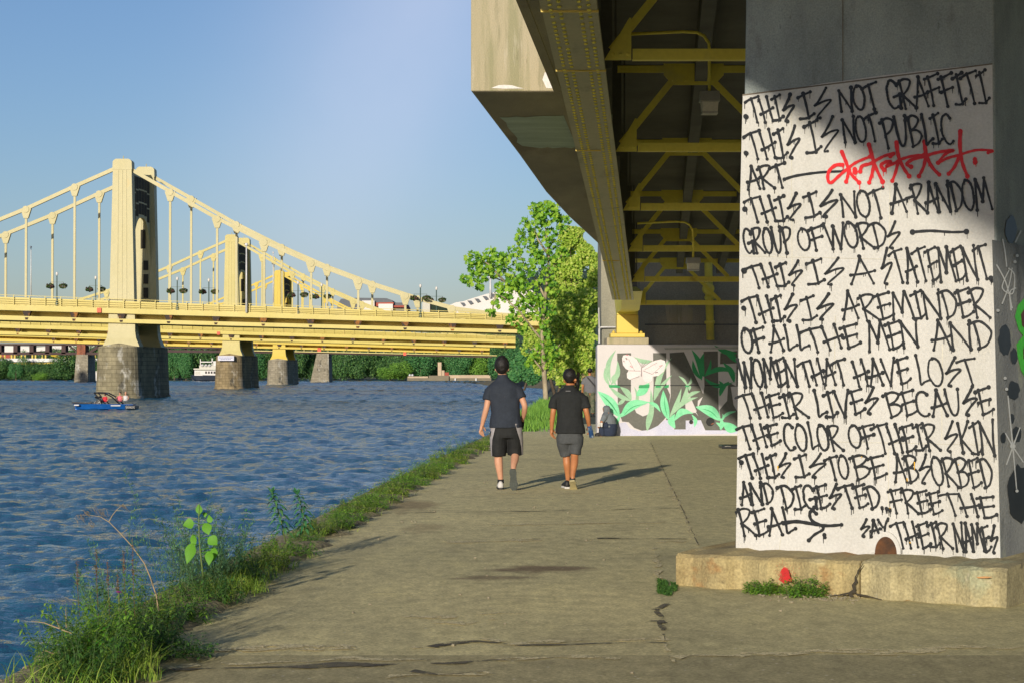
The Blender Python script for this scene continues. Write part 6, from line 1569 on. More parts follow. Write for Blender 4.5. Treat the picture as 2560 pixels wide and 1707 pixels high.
b = MB(); b.box(-.062, .006, -.104, -.1025, 1.339, 1.350); lg = b.build('collar_print', m_greyshirt, rm, local=True); lg.parent = sh
shorts(rm, m_greyshort, (0.0, .0), .178, .132, .82, [[((-.088, 0, .72), .104, .125), ((-.08, .028, .62), .098, .115), ((-.066, .055, .53), .088, .10), ((-.056, .068, .452), .078, .092)], [((.088, 0, .72), .104, .125), ((.082, 0, .62), .098, .115), ((.074, -.005, .54), .088, .10), ((.068, -.012, .472), .08, .092)]], 8)
shoe(rm, (-.03, .045, .0), (-.18, 1, 0), (0, 0, 1), .27, m_shoeb, m_shoew)
shoe(rm, (.024, -.235, .115), (.10, .72, -.52), (0, .55, .8), .28, m_shoeb, m_solet, w_=.05)
bt = thing('water_bottle', 'blue and clear drinking bottle in the right hand of the man in black', 'bottle', g1 + Vector((.305, .075, .70)))
b = MB(); b.lathe((0, 0, 0), [(.028, 0), (.034, .01), (.034, .10), (.030, .125), (.034, .15), (.02, .19), (.016, .2), (.016, .225), (.004, .226)], 14); o = b.build('bottle_body', m_bottle, bt, smooth=True, local=True); 
b = MB(); b.lathe((0, 0, .0), [(.018, .20), (.018, .228), (.005, .23)], 12); b.build('cap', m_shoeb, bt, local=True)
bt.rotation_euler = (R(6), R(-12), 0)

# ---------------- third walker farther on, grey shirt with a shoulder strap
g2 = G(1474.5, 1041); g2 = Vector(P(1474.5, 1040, 72)); g2.z = 0.0
gm = thing('person', 'man in a grey shirt with a dark shoulder strap, farther along beside the painted pier', 'person', g2, 'people on the riverside path')
wrL = (-.27, .06, .90); wrR = (.27, .06, .90)
ch = [
 [(0, 0, .93, (.13, .095)), (0, 0, 1.08, (.125, .09)), (0, 0, 1.25, (.15, .095)), (0, 0, 1.39, (.10, .08)), (0, .0, 1.475, .054), (0, .012, 1.53, .056), (0, .014, 1.60, (.072, .085)), (0, .01, 1.67, (.067, .08))],
 [(0, 0, 1.39, (.10, .08)), (-.18, 0, 1.345, .054), (-.225, -.01, 1.23, .05), (-.25, -.02, 1.10, .042), (*wrL, .026)], [(0, 0, 1.39, (.10, .08)), (.18, 0, 1.345, .054), (.225, -.01, 1.23, .05), (.25, -.02, 1.10, .042), (*wrR, .026)],
 [(0, 0, .93, (.13, .095)), (-.09, 0, .84, .095), (-.1, .04, .5, .06), (-.1, -.02, .35, .058), (-.1, 0, .09, .036), (-.1, .12, .04, .03)], [(0, 0, .93, (.13, .095)), (.09, 0, .84, .095), (.1, -.0, .5, .06), (.1, -.09, .35, .058), (.1, -.16, .09, .036), (.1, -.04, .04, .03)]]
ch += hand_chains(wrL, (-.05, .1, -1), (.7, .6, 0), (-.8, .2, 0), .5); ch += hand_chains(wrR, (.05, .1, -1), (-.7, .6, 0), (.8, .2, 0), .5)
skin_body('body', ch, m_skin2, gm, 1)
hair_cap(gm, (0, -.004, 1.662), .093, .108, .10, m_hair, 4, rough=.03)
t_ = [ering((0, 0, .86), .215, .15), ering((0, 0, 1.0), .205, .14), ering((0, 0, 1.2), .215, .14), ering((0, 0, 1.36), .225, .13), ering((0, 0, 1.43), .17, .10), ering((0, 0, 1.48), .08, .075)]
sl = limb_rings([((-.13, 0, 1.345), .06, .088), ((-.19, 0, 1.34), .075, .085), ((-.255, -.01, 1.17), .075, .08)]); sr = limb_rings([((.13, 0, 1.345), .06, .088), ((.19, 0, 1.34), .075, .085), ((.255, -.01, 1.17), .075, .08)])
garment('shirt', m_greyshirt, gm, [t_, sl, sr], 1, fold=.006, seed=3)
tr = [limb_rings([((s_ * .1, 0, .92), .115, .14), ((s_ * .1, .02, .6), .1, .12), ((s_ * .1, -.02 - .03 * (s_ > 0), .35), .09, .1), ((s_ * .1, 0 - .12 * (s_ > 0), .12), .085, .09)]) for s_ in (-1, 1)]
garment('trousers', m_camo, gm, tr, 1, fold=.008, seed=5)
shoe(gm, (-.1, -.08, 0), (0, 1, 0), (0, 0, 1), .28, m_shoeb, m_shoeb); shoe(gm, (.1, -.24, 0.02), (0, 1, -.1), (0, 0, 1), .28, m_shoeb, m_shoeb)
b = MB(); b.bar((-.085, -.145, 1.42), (.21, -.155, 1.08), .05, .012, (0, -1, .2)); b.bar((-.085, -.145, 1.42), (-.06, .1, 1.45), .05, .012); b.build('shoulder_strap', m_shoeb, gm, local=True)

# ---------------- person crouching against the painted wall, grey hood, dark jeans
g3 = P(1517, 1091, 50.2); g3.z = 0.0
cm = thing('person', 'person in grey hooded top and dark jeans crouching against the painted pier', 'person', g3, 'people on the riverside path')
k_ = 50.2 / FPX
def cq(px, py, y=0.0): return Vector(((px - 1517) * k_, y, (1091.5 - py) * k_))
ch = [[(*cq(1522, 1064), (.15, .14)), (*cq(1522, 1050), (.15, .13)), (*cq(1520, 1038), (.12, .11)), (*cq(1517, 1030), .06), (*cq(1515, 1022, -.01), (.075, .08)), (*cq(1514, 1017, -.01), (.07, .07))],
      [(*cq(1515, 1022, -.01), (.075, .08)), (*cq(1507, 1024, -.03), .025)],
      [(*cq(1520, 1038), (.12, .11)), (*cq(1511, 1043, -.14), .055), (*cq(1504, 1054, -.2), .042), (*cq(1501, 1060, -.22), .028)], [(*cq(1520, 1038), (.12, .11)), (*cq(1512, 1044, .14), .055), (*cq(1506, 1055, .16), .042), (*cq(1503, 1061, .1), .028)],
      [(*cq(1522, 1064), (.15, .14)), (*cq(1508, 1062, -.12), .09), (*cq(1500, 1066, -.13), .065), (*cq(1506, 1080, -.12), .055), (*cq(1508, 1088, -.12), .04), (*cq(1498, 1090, -.12), .03)],
      [(*cq(1522, 1064), (.15, .14)), (*cq(1510, 1063, .12), .09), (*cq(1502, 1067, .13), .065), (*cq(1508, 1080, .12), .055), (*cq(1510, 1088, .12), .04), (*cq(1500, 1090, .12), .03)]]
ch += hand_chains(tuple(cq(1501, 1060, -.22)), (-.5, .1, -.8), (-.6, .6, .2), (-.5, -.8, 0), .6, .95)
skin_body('body', ch, m_skin2, cm, 1)
t_ = [ering(cq(1522, 1069), .205, .19), ering(cq(1521, 1058), .20, .18), ering(cq(1521, 1046), .175, .165), ering(cq(1519, 1037), .135, .13), ering(cq(1517, 1032), .09, .09), ering(cq(1517, 1026), .098, .1), ering(cq(1517, 1019), .094, .1), ering(cq(1517, 1015.5), .06, .07), ering(cq(1517, 1014.2), .02, .02)]
sl = limb_rings([(cq(1517, 1038, -.06), .085, .085), (cq(1510, 1044, -.15), .075, .075), (cq(1504, 1055, -.2), .055, .055)])
hd = garment('hooded_top', m_greyhood, cm, [t_, sl], 1, fold=.01, seed=7)
b = MB(); 
for (px, py, rr) in ((1515, 1039, .032),):
    c = cq(px, py, -.150); b.ball(c, rr * .8, .012, rr * 1.1, 8, 6)
q = b.build('red_print', m_redc, cm, local=True); q.parent = hd
jl = [[ering(cq(1523, 1060), .20, .19), ering(cq(1523, 1072), .21, .2), ering(cq(1522, 1084), .20, .19), ering(cq(1521, 1091), .18, .17)], limb_rings([(cq(1518, 1064, -.12), .1, .11), (cq(1503, 1066, -.13), .085, .09), (cq(1504, 1078, -.12), .08, .08), (cq(1507, 1089, -.12), .065, .065)]), limb_rings([(cq(1518, 1064, .12), .1, .11), (cq(1504, 1066, .13), .085, .09), (cq(1506, 1078, .12), .08, .08), (cq(1509, 1089, .12), .065, .065)])]
garment('jeans', m_jeans, cm, jl, 1, fold=.008, seed=9)
shoe(cm, cq(1511, 1091, -.12), (-1, 0, 0), (0, 0, 1), .25, m_shoeb, m_shoeb); shoe(cm, cq(1513, 1091, .12), (-1, 0, 0), (0, 0, 1), .25, m_shoeb, m_shoeb)
for px in (1498, 1504):
    c = P(px, 1062, 49.9); t = thing('paper_cup', ('left' if px == 1498 else 'right') + ' one of two white cups held by the crouching person', 'cup', c, 'white cups of the crouching person')
    b = MB(); b.lathe((c.x, c.y, c.z - .04), [(.026, 0), (.034, .09), (.035, .092), (.03, .088)], 12); b.build('cup_body', m_shoew, t, smooth=False)
    b = MB(); b.lathe((c.x, c.y, c.z - .04), [(.037, .09), (.037, .1), (.02, .104)], 12); b.build('lid', m_shoew, t)
# ================================================================== vegetation
rng = random.Random(31)
def blade(b, p, h, w_, lean, rng, n=4):
    """a grass blade: tapering bent strip"""
    a = rng.uniform(0, 6.28); d = Vector((math.cos(a), math.sin(a), 0)); s = Vector((-d.y, d.x, 0)); L_ = []; R_ = []
    a2 = rng.uniform(0, 3.14); s = Vector((math.cos(a2), math.sin(a2) * .5, 0)).normalized()
    for k in range(n):
        t = k / n; c = Vector(p) + d * (lean * h * t * t) + Vector((0, 0, h * t * (1 - .25 * lean * t))); ww = w_ * (1 - t * .75)
        L_.append(c - s * ww * .5); R_.append(c + s * ww * .5)
    tip = Vector(p) + d * (lean * h) + Vector((0, 0, h * (1 - .25 * lean)))
    n0 = len(b.v); b.v.extend([tuple(q) for q in L_ + R_ + [tip]])
    for k in range(n - 1): b.f.append((n0 + k, n0 + n + k, n0 + n + k + 1, n0 + k + 1))
    b.f.append((n0 + n - 1, n0 + 2 * n - 1, n0 + 2 * n))
def lance(b, p, d, up, ln, w_, droop=.3):
    """pointed leaf along d, folded slightly, drooping"""
    d = Vector(d).normalized(); s = d.cross(Vector(up)); s = s.normalized() if s.length > 1e-4 else Vector((1, 0, 0)); n = s.cross(d)
    def at(t): return Vector(p) + d * ln * t - Vector((0, 0, 1)) * droop * ln * t * t
    ps = [(0, .12), (.3, .9), (.6, .8), (1, 0)]
    L_ = [at(t) - s * w_ * .5 * k + n * w_ * .12 * k for t, k in ps[:-1]]; R_ = [at(t) + s * w_ * .5 * k + n * w_ * .12 * k for t, k in ps[:-1]]; M_ = [at(t) for t, k in ps[:-1]]; tip = at(1)
    n0 = len(b.v); b.v.extend([tuple(q) for q in L_ + M_ + R_ + [tip]])
    for k in range(2):
        b.f.append((n0 + k, n0 + 3 + k, n0 + 4 + k, n0 + k + 1)); b.f.append((n0 + 3 + k, n0 + 6 + k, n0 + 7 + k, n0 + 4 + k))
    b.f.append((n0 + 2, n0 + 5, n0 + 9)); b.f.append((n0 + 5, n0 + 8, n0 + 9))
def gz(x, y): return max(0.0, .03)
# grass fringe along the water's edge: nobody could count it
b = MB()
y = 9.6
while y < 53:
    dens = 90 if y < 16 else (42 if y < 26 else 28)
    for _ in range(int(dens * .5)):
        yy_ = y + rng.uniform(0, .5); x = bank_x(yy_) + (rng.choice((rng.uniform(-.02, .6), rng.gauss(.3, .13), rng.gauss(.26, .12))) if yy_ < 16.5 else rng.gauss(.27, .1))
        q = noise.noise(Vector((x * .8, yy_ * .45, 4)))
        if q < -.12 + .1 * rng.random(): continue
        h = rng.uniform(.04, .13) * (1 + 1.1 * max(0, q)) * (1.25 if yy_ < 15 else 1.0)
        blade(b, (x, yy_, .0), h, rng.uniform(.0035, .006) * (1 + yy_ / 26), rng.uniform(.3, 1.3), rng)
    y += .18 if y < 20 else .3
tag(b.build('edge_grass', lf_grass), 'low ragged grass fringe along the water edge of the path', 'grass', kind='stuff')
# weed clumps -------------------------------------------------------------
def clump_mesh(kind, h, r_, n, rng):
    """many thin leafy stems leaning outwards; leaf shape and spread by kind"""
    b = MB(); st = MB()
    for i in range(n):
        a = rng.uniform(0, 6.28); d = r_ * math.sqrt(rng.random()); p = Vector((d * math.cos(a), d * math.sin(a), -.01)); hh = h * rng.uniform(.4, 1.0) * (1 - .5 * d / r_)
        lean = Vector((math.cos(a), math.sin(a), 0)) * rng.uniform(.05, .55) * hh + Vector((rng.gauss(0, .08), rng.gauss(0, .08), 0)) * hh
        if kind == 'tuft':
            for _ in range(9):
                q = p + Vector((rng.gauss(0, .02), rng.gauss(0, .02), 0)); blade(b, q, hh * rng.uniform(.5, 1.1), rng.uniform(.003, .0055), rng.uniform(.2, 1.0), rng, 5)
            continue
        tip = p + lean + Vector((0, 0, hh)); st.tube([p, p.lerp(tip, .5) - lean * .15, tip], [.0016, .0013, .0006], 3, False)
        if kind == 'feather':
            for k in range(int(hh / .03)):
                t = .2 + .8 * k * .03 / hh; c = p.lerp(tip, t); q = rng.uniform(0, 6.28); bl = rng.uniform(.05, .13) * (1.25 - t); bd = Vector((math.cos(q), math.sin(q), rng.uniform(.2, .8))).normalized(); e = c + bd * bl
                st.tube([c, e], [.0007, .0004], 3, False)
                for z in range(7):
                    u = (z + .5) / 7; qq = rng.uniform(0, 6.28); lance(b, c.lerp(e, u), bd + Vector((math.cos(qq), math.sin(qq), .2)) * .9, (0, 0, 1), rng.uniform(.016, .036), .0062, .1)
            continue
        m_ = max(6, int(hh / .02))
        for k in range(m_):
            t = .08 + .92 * k / m_; c = p.lerp(tip, t) - lean * .3 * t * (1 - t)
            for _ in range(2):
                q = rng.uniform(0, 6.28); dd = Vector((math.cos(q), math.sin(q), rng.uniform(-.1, .8)))
                if kind == 'tall': lance(b, c, dd, (0, 0, 1), rng.uniform(.06, .12) * (1.2 - .75 * t), rng.uniform(.016, .026), .55)
                elif kind == 'bush': lance(b, c + dd * .012, dd, (0, 0, 1), rng.uniform(.025, .05) * (1.15 - .4 * t), rng.uniform(.013, .022), .35)
                else: lance(b, c, dd, (0, 0, 1), rng.uniform(.04, .085) * (1.25 - .7 * t), rng.uniform(.009, .017), .5)
    return b, st
def clump(name, label, cat, loc, kind, h, r_, n, m, seed, group=None, extra=None, m_st=None):
    rg = random.Random(seed); t = thing(name, label, cat, loc, group)
    b, st = clump_mesh(kind, h, r_, n, rg)
    b.build('foliage', m, t, local=True)
    if st.v: tag(st.build('stems', m_st or m_stemd, t, local=True), kind='stuff')
    return t
def gb(px, py, dz=0.0):
    p = G(px, py); p.z = dz; return p
GW = 'weeds growing along the broken walkway edge'
# nearest mass, bottom left corner
def ed(y, dx=.2): return Vector((bank_x(y) + dx, y, .03))
NEAR = [
 ('weed_clump', 'dark dense leafy clump at the very bottom left of the walkway', 10.25, .05, 'weed', .46, .30, 85, lf_weedd),
 ('grass_tuft', 'fine grass tuft in front of the bottom left weeds', 10.35, .30, 'tuft', .34, .26, 46, lf_grass),
 ('weed_clump', 'bushy bright clump behind the bottom left corner weeds', 10.8, .02, 'weed', .60, .28, 80, lf_weed),
 ('grass_tuft', 'tall yellowish grass tuft left of the purple flower', 10.9, -.12, 'tuft', .55, .22, 40, lf_grass),
 ('weed_clump', 'dark weed clump right beside the purple flower', 11.3, .16, 'weed', .44, .28, 70, lf_weedd),
 ('weed_clump', 'leafy clump hanging toward the water left of the purple flower', 10.6, -.24, 'weed', .50, .22, 55, lf_weed),
 ('weed_clump', 'small low clump spilling onto the path right of the purple flower', 11.2, .48, 'bush', .16, .24, 60, lf_weedd),
 ('grass_tuft', 'low dark grass tuft between the purple flower and the sapling', 11.9, .26, 'tuft', .22, .26, 60, lf_weedd),
 ('weed_clump', 'dark weed clump at the foot of the dry bent stalk', 11.7, .06, 'weed', .36, .22, 50, lf_weedd),
 ('weed_clump', 'low green clump right below the broad leaved sapling', 12.9, .24, 'weed', .30, .3, 80, lf_weed),
 ('weed_clump', 'yellow green bushy clump at the foot of the broad leaved sapling', 12.4, .10, 'bush', .40, .24, 80, lf_grass),
 ('feathery_weed', 'feathery weed leaning over the water left of the broad leaved sapling', 12.6, -.28, 'feather', .55, .26, 40, lf_feath),
 ('feathery_weed', 'tall wispy feathery weed behind the broad leaved sapling', 13.9, -.14, 'feather', 1.2, .20, 16, lf_feath),
 ('feathery_weed', 'wispy feathery weed reaching left over the water behind the sapling', 13.5, -.42, 'feather', .8, .26, 22, lf_feath),
 ('feathery_weed', 'bushy feathery weed between the sapling and the lance leaved plants', 14.4, .0, 'feather', .95, .28, 56, lf_feath),
 ('feathery_weed', 'feathery weed just left of the lance leaved plants', 15.0, .02, 'feather', .78, .28, 52, lf_feath),
 ('weed_clump', 'dark green clump under the feathery weeds', 13.8, .24, 'weed', .34, .34, 90, lf_weedd),
 ('grass_tuft', 'grass tuft at the path side below the feathery weeds', 14.5, .36, 'tuft', .24, .36, 80, lf_grass),
 ('weed_clump', 'dark clump in front of the lance leaved plants', 15.2, .26, 'weed', .32, .34, 90, lf_weedd),
 ('weed_clump', 'sunlit bushy clump at the foot of the lance leaved plants', 16.2, .20, 'bush', .40, .3, 90, lf_grass),
 ('leafy_weed', 'tall leafy weed standing in the feathery weeds right of the sapling', 14.6, -.02, 'tall', .85, .16, 14, lf_feath),
 ('leafy_weed', 'tall bluish leafy weed just left of the lance leaved plants', 15.6, .04, 'tall', .72, .18, 16, lf_milk),
 ('leafy_weed', 'tall leafy weed at the left edge of the bottom left weeds', 10.9, -.22, 'tall', .62, .10, 9, lf_weed),
 ('leafy_weed', 'broad leaved green weed in front of the purple flower', 10.7, .02, 'tall', .50, .16, 14, lf_broad),
 ('leafy_weed', 'dark leafy weed behind the foot of the dry bent stalk', 12.0, -.04, 'tall', .58, .12, 12, lf_weedd),
 ('weed_clump', 'low clump just beyond the lance leaved plants', 17.4, .22, 'weed', .24, .34, 80, lf_weed),
]
for i, (nm, lab, y, dx, kd, h, r_, n, m) in enumerate(NEAR):
    clump(nm, lab, 'grass' if nm == 'grass_tuft' else 'weeds', ed(y, dx * .75 + (.34 if y < 11.6 else .17)), kd, h * (1.12 if y < 12 and kd != 'bush' else 1.0), r_ * .72, int(n * (.62 if kd != 'feather' else .55)), m, i + 1, GW)
# farther row of bright clumps (positions read off the photo)
def edge_px(y): 
    x = bank_x(y); return x
far_rows = [(18.6, .24, .27), (19.6, .2, .31), (20.5, .26, .28), (21.4, .2, .33), (22.4, .22, .34), (23.4, .25, .30), (24.5, .2, .32), (25.8, .22, .29), (27.0, .2, .34), (28.4, .22, .36), (29.9, .2, .33), (31.4, .22, .38), (33.2, .2, .34), (35.0, .22, .42), (36.8, .2, .36), (38.8, .22, .34), (41, .2, .30), (43.5, .2, .28), (46, .2, .26)]
words = ['first', 'second', 'third', 'fourth', 'fifth', 'sixth', 'seventh', 'eighth', 'ninth', 'tenth', 'eleventh', 'twelfth', 'thirteenth', 'fourteenth', 'fifteenth', 'sixteenth', 'seventeenth', 'eighteenth', 'last']
protos = {}
for i, (yy_, dx, h) in enumerate(far_rows):
    p = Vector((bank_x(yy_) + dx + .06, yy_, .01)); kd = ('bush', 'weed', 'bush')[i % 3]
    if i < 3:
        protos[i] = clump('weed_clump', 'x', 'weeds', p, kd, .3, .22, 80, (lf_weed, lf_grass, lf_weed)[i % 3], 60 + i, 'bright clumps in a row toward the walkers'); o = protos[i]
    else:
        o = copy_tree(protos[i % 3]); o.location = p; o.rotation_euler = (0, 0, rng.uniform(0, 6))
    o.scale = (.72, 1.0 + .04 * i, h / .3 * rng.uniform(.7, 1.05))
    o['label'] = 'bright green weed clump, %s in the row from the lance leaved plants to the walkers' % words[i]
for i, (px, py, h, lab) in enumerate(((1120, 1140, .62, 'thin upright weed stalk in the middle of the bright clump row'), (1155, 1128, .66, 'dark pointed weed stalk beside the left walker, tallest of the far clumps'), (1045, 1200, .5, 'dark leafy stalk rising from the bright clump row'))):
    p = gb(px, py, .02); clump('weed_stalk', lab, 'weeds', p, 'weed', h, .09, 7, (lf_weed, lf_feath, lf_weedd)[i], 40 + i, GW)
# broad leaved sapling -----------------------------------------------------
YB = 13.6
def vp(px, py, dy=0.0): return P(px, py, YB + dy)
base = vp(508, 1440); sp_ = thing('sapling', 'sapling with big bright heart shaped leaves on a pale stem at the water edge', 'plant', (base.x, YB, .03))
b = MB(); b.tube([vp(509, 1445), vp(503, 1400), vp(498, 1350), vp(497, 1300), vp(498, 1260)], [.006, .0055, .0045, .0035, .002], 6); b.build('stem', m_stem, sp_, smooth=True)
def heart(b, c, tip, w_, fold, rg):
    """broad pointed leaf from stalk point c to tip; w_ = width in metres; fold leans the blade"""
    c = Vector(c); tip = Vector(tip); ax = tip - c; L_ = ax.length; ax.normalize(); s = ax.cross(Vector((0, 1, 0))).normalized(); n = s.cross(ax)
    prof = [(0, .18), (.10, .62), (.25, .94), (.40, 1.0), (.58, .82), (.76, .5), (.9, .2)]
    ML = [c + ax * L_ * t + n * fold * L_ * .25 * math.sin(t * 3) for t, k in prof] + [tip]
    A = [m + s * w_ * .5 * k + n * w_ * .10 * k for m, (t, k) in zip(ML, prof)]; Bq = [m - s * w_ * .5 * k + n * w_ * .10 * k for m, (t, k) in zip(ML, prof)]
    n0 = len(b.v); N_ = len(prof); b.v.extend([tuple(q) for q in A + ML[:-1] + Bq + [tip]])
    for k in range(N_ - 1): b.f.append((n0 + k, n0 + k + 1, n0 + N_ + k + 1, n0 + N_ + k)); b.f.append((n0 + N_ + k, n0 + N_ + k + 1, n0 + 2 * N_ + k + 1, n0 + 2 * N_ + k))
    b.f.append((n0 + N_ - 1, n0 + 3 * N_, n0 + 2 * N_ - 1)); b.f.append((n0 + 2 * N_ - 1, n0 + 3 * N_, n0 + 3 * N_ - 1))
kz = .1911
def sz_(x, y, dy=0): return P(400 + x * kz, 1180 + y * kz, YB + dy)
for i, (c, t, w_, fo, dy) in enumerate((((510, 540), (508, 408), 92, .1, 0), ((440, 655), (296, 690), 140, .2, -.02), ((655, 660), (640, 552), 80, .2, .02), ((590, 665), (640, 820), 135, .2, -.03), ((640, 845), (752, 950), 150, -.2, -.02), ((430, 815), (440, 1005), 85, .3, .05), ((420, 930), (350, 1200), 145, .2, -.04), ((640, 1030), (640, 1220), 115, .25, -.03), ((700, 985), (710, 1160), 100, .3, .06), ((580, 520), (590, 590), 60, .4, .06))):
    b = MB(); heart(b, sz_(*c, dy), sz_(*t, dy), w_ * kz * YB / FPX, fo, rng); s_ = Vector((sz_(520, c[1] + 25, 0)));
    b.tube([s_, sz_(*c, dy)], .0025, 4)
    b.build('leaf', lf_broad, sp_, smooth=True)
# two lance leaved plants --------------------------------------------------
def lanceplant(label, pts, seed, Yd):
    rg = random.Random(seed); pp = [P(400 + x * kz, 1180 + y * kz, Yd) for x, y in pts]
    t = thing('lance_leaved_plant', label, 'plant', (pp[0].x, Yd, .03), 'lance leaved plants on the water edge')
    b = MB(); b.tube(pp, [.006 - .004 * i / (len(pp) - 1) for i in range(len(pp))], 6); b.build('stem', m_stem, t, smooth=True)
    b = MB(); tot = len(pp) - 1; a = rg.random() * 6
    n_ = 64
    for k in range(n_):
        u = (.12 + .88 * k / (n_ - 1)) * tot * .999; i = int(u); c = pp[i].lerp(pp[i + 1], u - i); a += 2.4
        ln = (.145 if k < n_ * .55 else .12) * (1 - .45 * (k / n_) ** 3); d = Vector((math.cos(a), math.sin(a), .45 + .9 * (k / n_) ** 4)); lance(b, c, d, (0, 0, 1), ln * rg.uniform(.85, 1.1), .032, .75 if k < n_ - 6 else .1)
    b.build('leaves', lf_milk, t, smooth=True)
lanceplant('lance leaved plant, left of a pair at the water edge', [(1640, 900), (1600, 700), (1545, 500), (1490, 340), (1462, 252)], 1, 16.8)
lanceplant('lance leaved plant, right of a pair at the water edge', [(1850, 860), (1890, 700), (1880, 560), (1835, 400), (1785, 265)], 2, 17.0)
# dry bent stalk with an umbel, brown seed spikes, purple flower -------------
ks = .2979
lf_brn = leafmat('brown_seed', [(0.10, 0.06, 0.035), (0.16, 0.09, 0.05), (0.22, 0.14, 0.07)], .1)
def dz(x, y, Y=11.4): return P(60 + x * ks, 1240 + y * ks, Y)
t = thing('dry_stalk', 'pale dry stalk bending left over the water with bare seed heads', 'plant', dz(1115, 900))
b = MB(); b.tube([dz(1130, 960), dz(1110, 830), dz(1060, 680), dz(1010, 560), dz(900, 410), dz(800, 300), dz(715, 215), dz(640, 170), dz(540, 155), dz(440, 158)], [.005, .0048, .0042, .0038, .0034, .003, .0026, .002, .0014, .0008], 5)
b.tube([dz(712, 212), dz(740, 160), dz(780, 110), dz(835, 65)], [.003, .0022, .0018, .001], 4)
b.tube([dz(820, 310), dz(870, 275)], .0015, 4); b.build('stalk', lf_dry, t)
b = MB()
for _ in range(110):
    c = rng.choice(((470, 165, 45), (590, 110, 50), (660, 130, 45), (820, 75, 30), (560, 225, 40), (520, 130, 40))); x, y = c[0] + rng.gauss(0, c[2] * .5), c[1] + rng.gauss(0, c[2] * .35)
    p = dz(x, y, 11.4 + rng.gauss(0, .03)); q = dz(x + rng.uniform(-10, 40), y + rng.uniform(10, 45), 11.4); b.tube([p, q], .0008, 3, False); leafcard(b, p, .006, rng, 4)
b.build('seed_head', lf_dry, t)
for i, (x, y0, y1, lab) in enumerate(((910, 345, 660, 'tallest brown seed spike below the bent dry stalk'), (605, 440, 700, 'brown seed spike left of the purple flower'), (700, 545, 740, 'short brown seed spike nearest the purple flower on its left'), (835, 455, 640, 'slim brown seed spike left of the tallest spike'), (445, 540, 760, 'leftmost brown seed spike at the water edge'), (785, 650, 800, 'brown spike directly over the purple flower'))):
    p0 = dz(x + 20, 1000, 10.9 + .05 * i); t = thing('seed_spike', lab, 'plant', (p0.x, p0.y, .03), 'brown seed spikes in the near weeds')
    b = MB(); top_ = dz(x, y0, p0.y); mid = dz(x + 4, y1, p0.y); b.tube([p0, mid, top_], [.0016, .0014, .0007], 4); b.build('stalk', lf_brn, t)
    b = MB()
    for k in range(80):
        u = rng.random(); c = mid.lerp(top_, u); leafcard(b, c + Vector((rng.gauss(0, .005), rng.gauss(0, .005), 0)), .011 * (1.1 - .5 * u), rng, 4)
    b.build('seeds', lf_brn, t)
p0 = dz(800, 1000, 10.8); fl_ = thing('purple_flower', 'single purple flower among the near weeds', 'flower', (p0.x, p0.y, .03))
b = MB(); c = dz(797, 806, 10.8); b.tube([p0, c], .003, 5); b.build('stalk', m_stem, fl_)
b = MB()
for k in range(26):
    a = rng.uniform(0, 6.28); lance(b, c, (math.cos(a), math.sin(a), rng.uniform(-.2, .9)), (0, 0, 1), .024, .007, .2)
b.build('petals', m_flower, fl_)
# drifting twigs at the far left bottom
t = thing('bare_twig', 'bare grey twigs sticking out over the water at the bottom left', 'twig', dz(390, 1150, 10.4))
b = MB(); b.tube([dz(400, 1150, 10.4), dz(300, 1110, 10.4), dz(170, 1060, 10.4), dz(60, 1045, 10.4)], [.004, .004, .003, .001], 5); b.tube([dz(300, 1110, 10.4), dz(270, 1030, 10.4)], .002, 4); b.tube([dz(250, 1320, 10.3), dz(170, 1290, 10.3), dz(120, 1360, 10.3)], .0025, 4); b.tube([dz(355, 1100, 10.4), dz(350, 930, 10.4)], [.003, .001], 4); b.build('branch', lf_dry, t)
# plants by the footing ------------------------------------------------------
t = thing('moss_patch', 'low ragged green patch in the joint left of the pillar footing', 'weeds', gb(1668, 1470, .004))
b = MB(); rg = random.Random(77)
for _ in range(900):
    v = rg.random(); px = 1645 + 52 * rg.random() ** 1.3 * (1 - .25 * v); py = 1448 + 36 * v + (px - 1645) * .25
    if noise.noise(Vector((px * .09, py * .09, 2))) < -.05 - .3 * (px < 1665): continue
    p_ = gb(px, py, .004)
    for _ in range(2):
        q = rg.uniform(0, 6.28); lance(b, p_, (math.cos(q), math.sin(q), rg.uniform(.3, 1.5)), (0, 0, 1), rg.uniform(.015, .04), .01, .3)
tag(b.build('foliage', lf_weedd, t), kind='stuff')
clump('footing_weed', 'small leafy weed at the footing below the red spray spot, left one', 'weeds', gb(1910, 1482, .01), 'bush', .14, .13, 60, lf_weed, 61)
clump('footing_weed', 'larger leafy weed at the footing right of the red spray spot', 'weeds', gb(2012, 1490, .01), 'bush', .2, .14, 70, lf_weed, 62)
# small stones and litter
b = MB()
for _ in range(210):
    if rng.random() < .5: y = rng.uniform(10, 30); x = bank_x(y) + rng.uniform(.3, 4.4)
    else:
        px = rng.uniform(1900, 2150); q = G(px, 1484 + (px - 1900) * .06 + rng.gauss(0, 5)); x, y = q.x, q.y
    r_ = rng.uniform(.005, .013); b.ball((x, y, r_ * .4), r_ * rng.uniform(.8, 1.6), r_, r_ * .7, 6, 4)
for _ in range(120):
    y = rng.uniform(9.8, 11.2); x = bank_x(y) + rng.uniform(-.12, .3); r_ = rng.uniform(.012, .035); b.ball((x, y, r_ * .6 - .02), r_ * 1.3, r_, r_ * .8, 7, 5)
tag(b.build('loose_pebbles', m_rock), 'loose pebbles and concrete crumbs scattered on the walkway', 'pebbles', kind='stuff')
c = G(1824, 1121); t = thing('metal_plate', 'dark flat metal plate lying on the ground left of the pillar', 'plate', c)
b = MB(); b.box(c.x - .16, c.x + .5, c.y, c.y + .7, .003, .07); b.build('plate', m_boatk, t, bevel=.01)
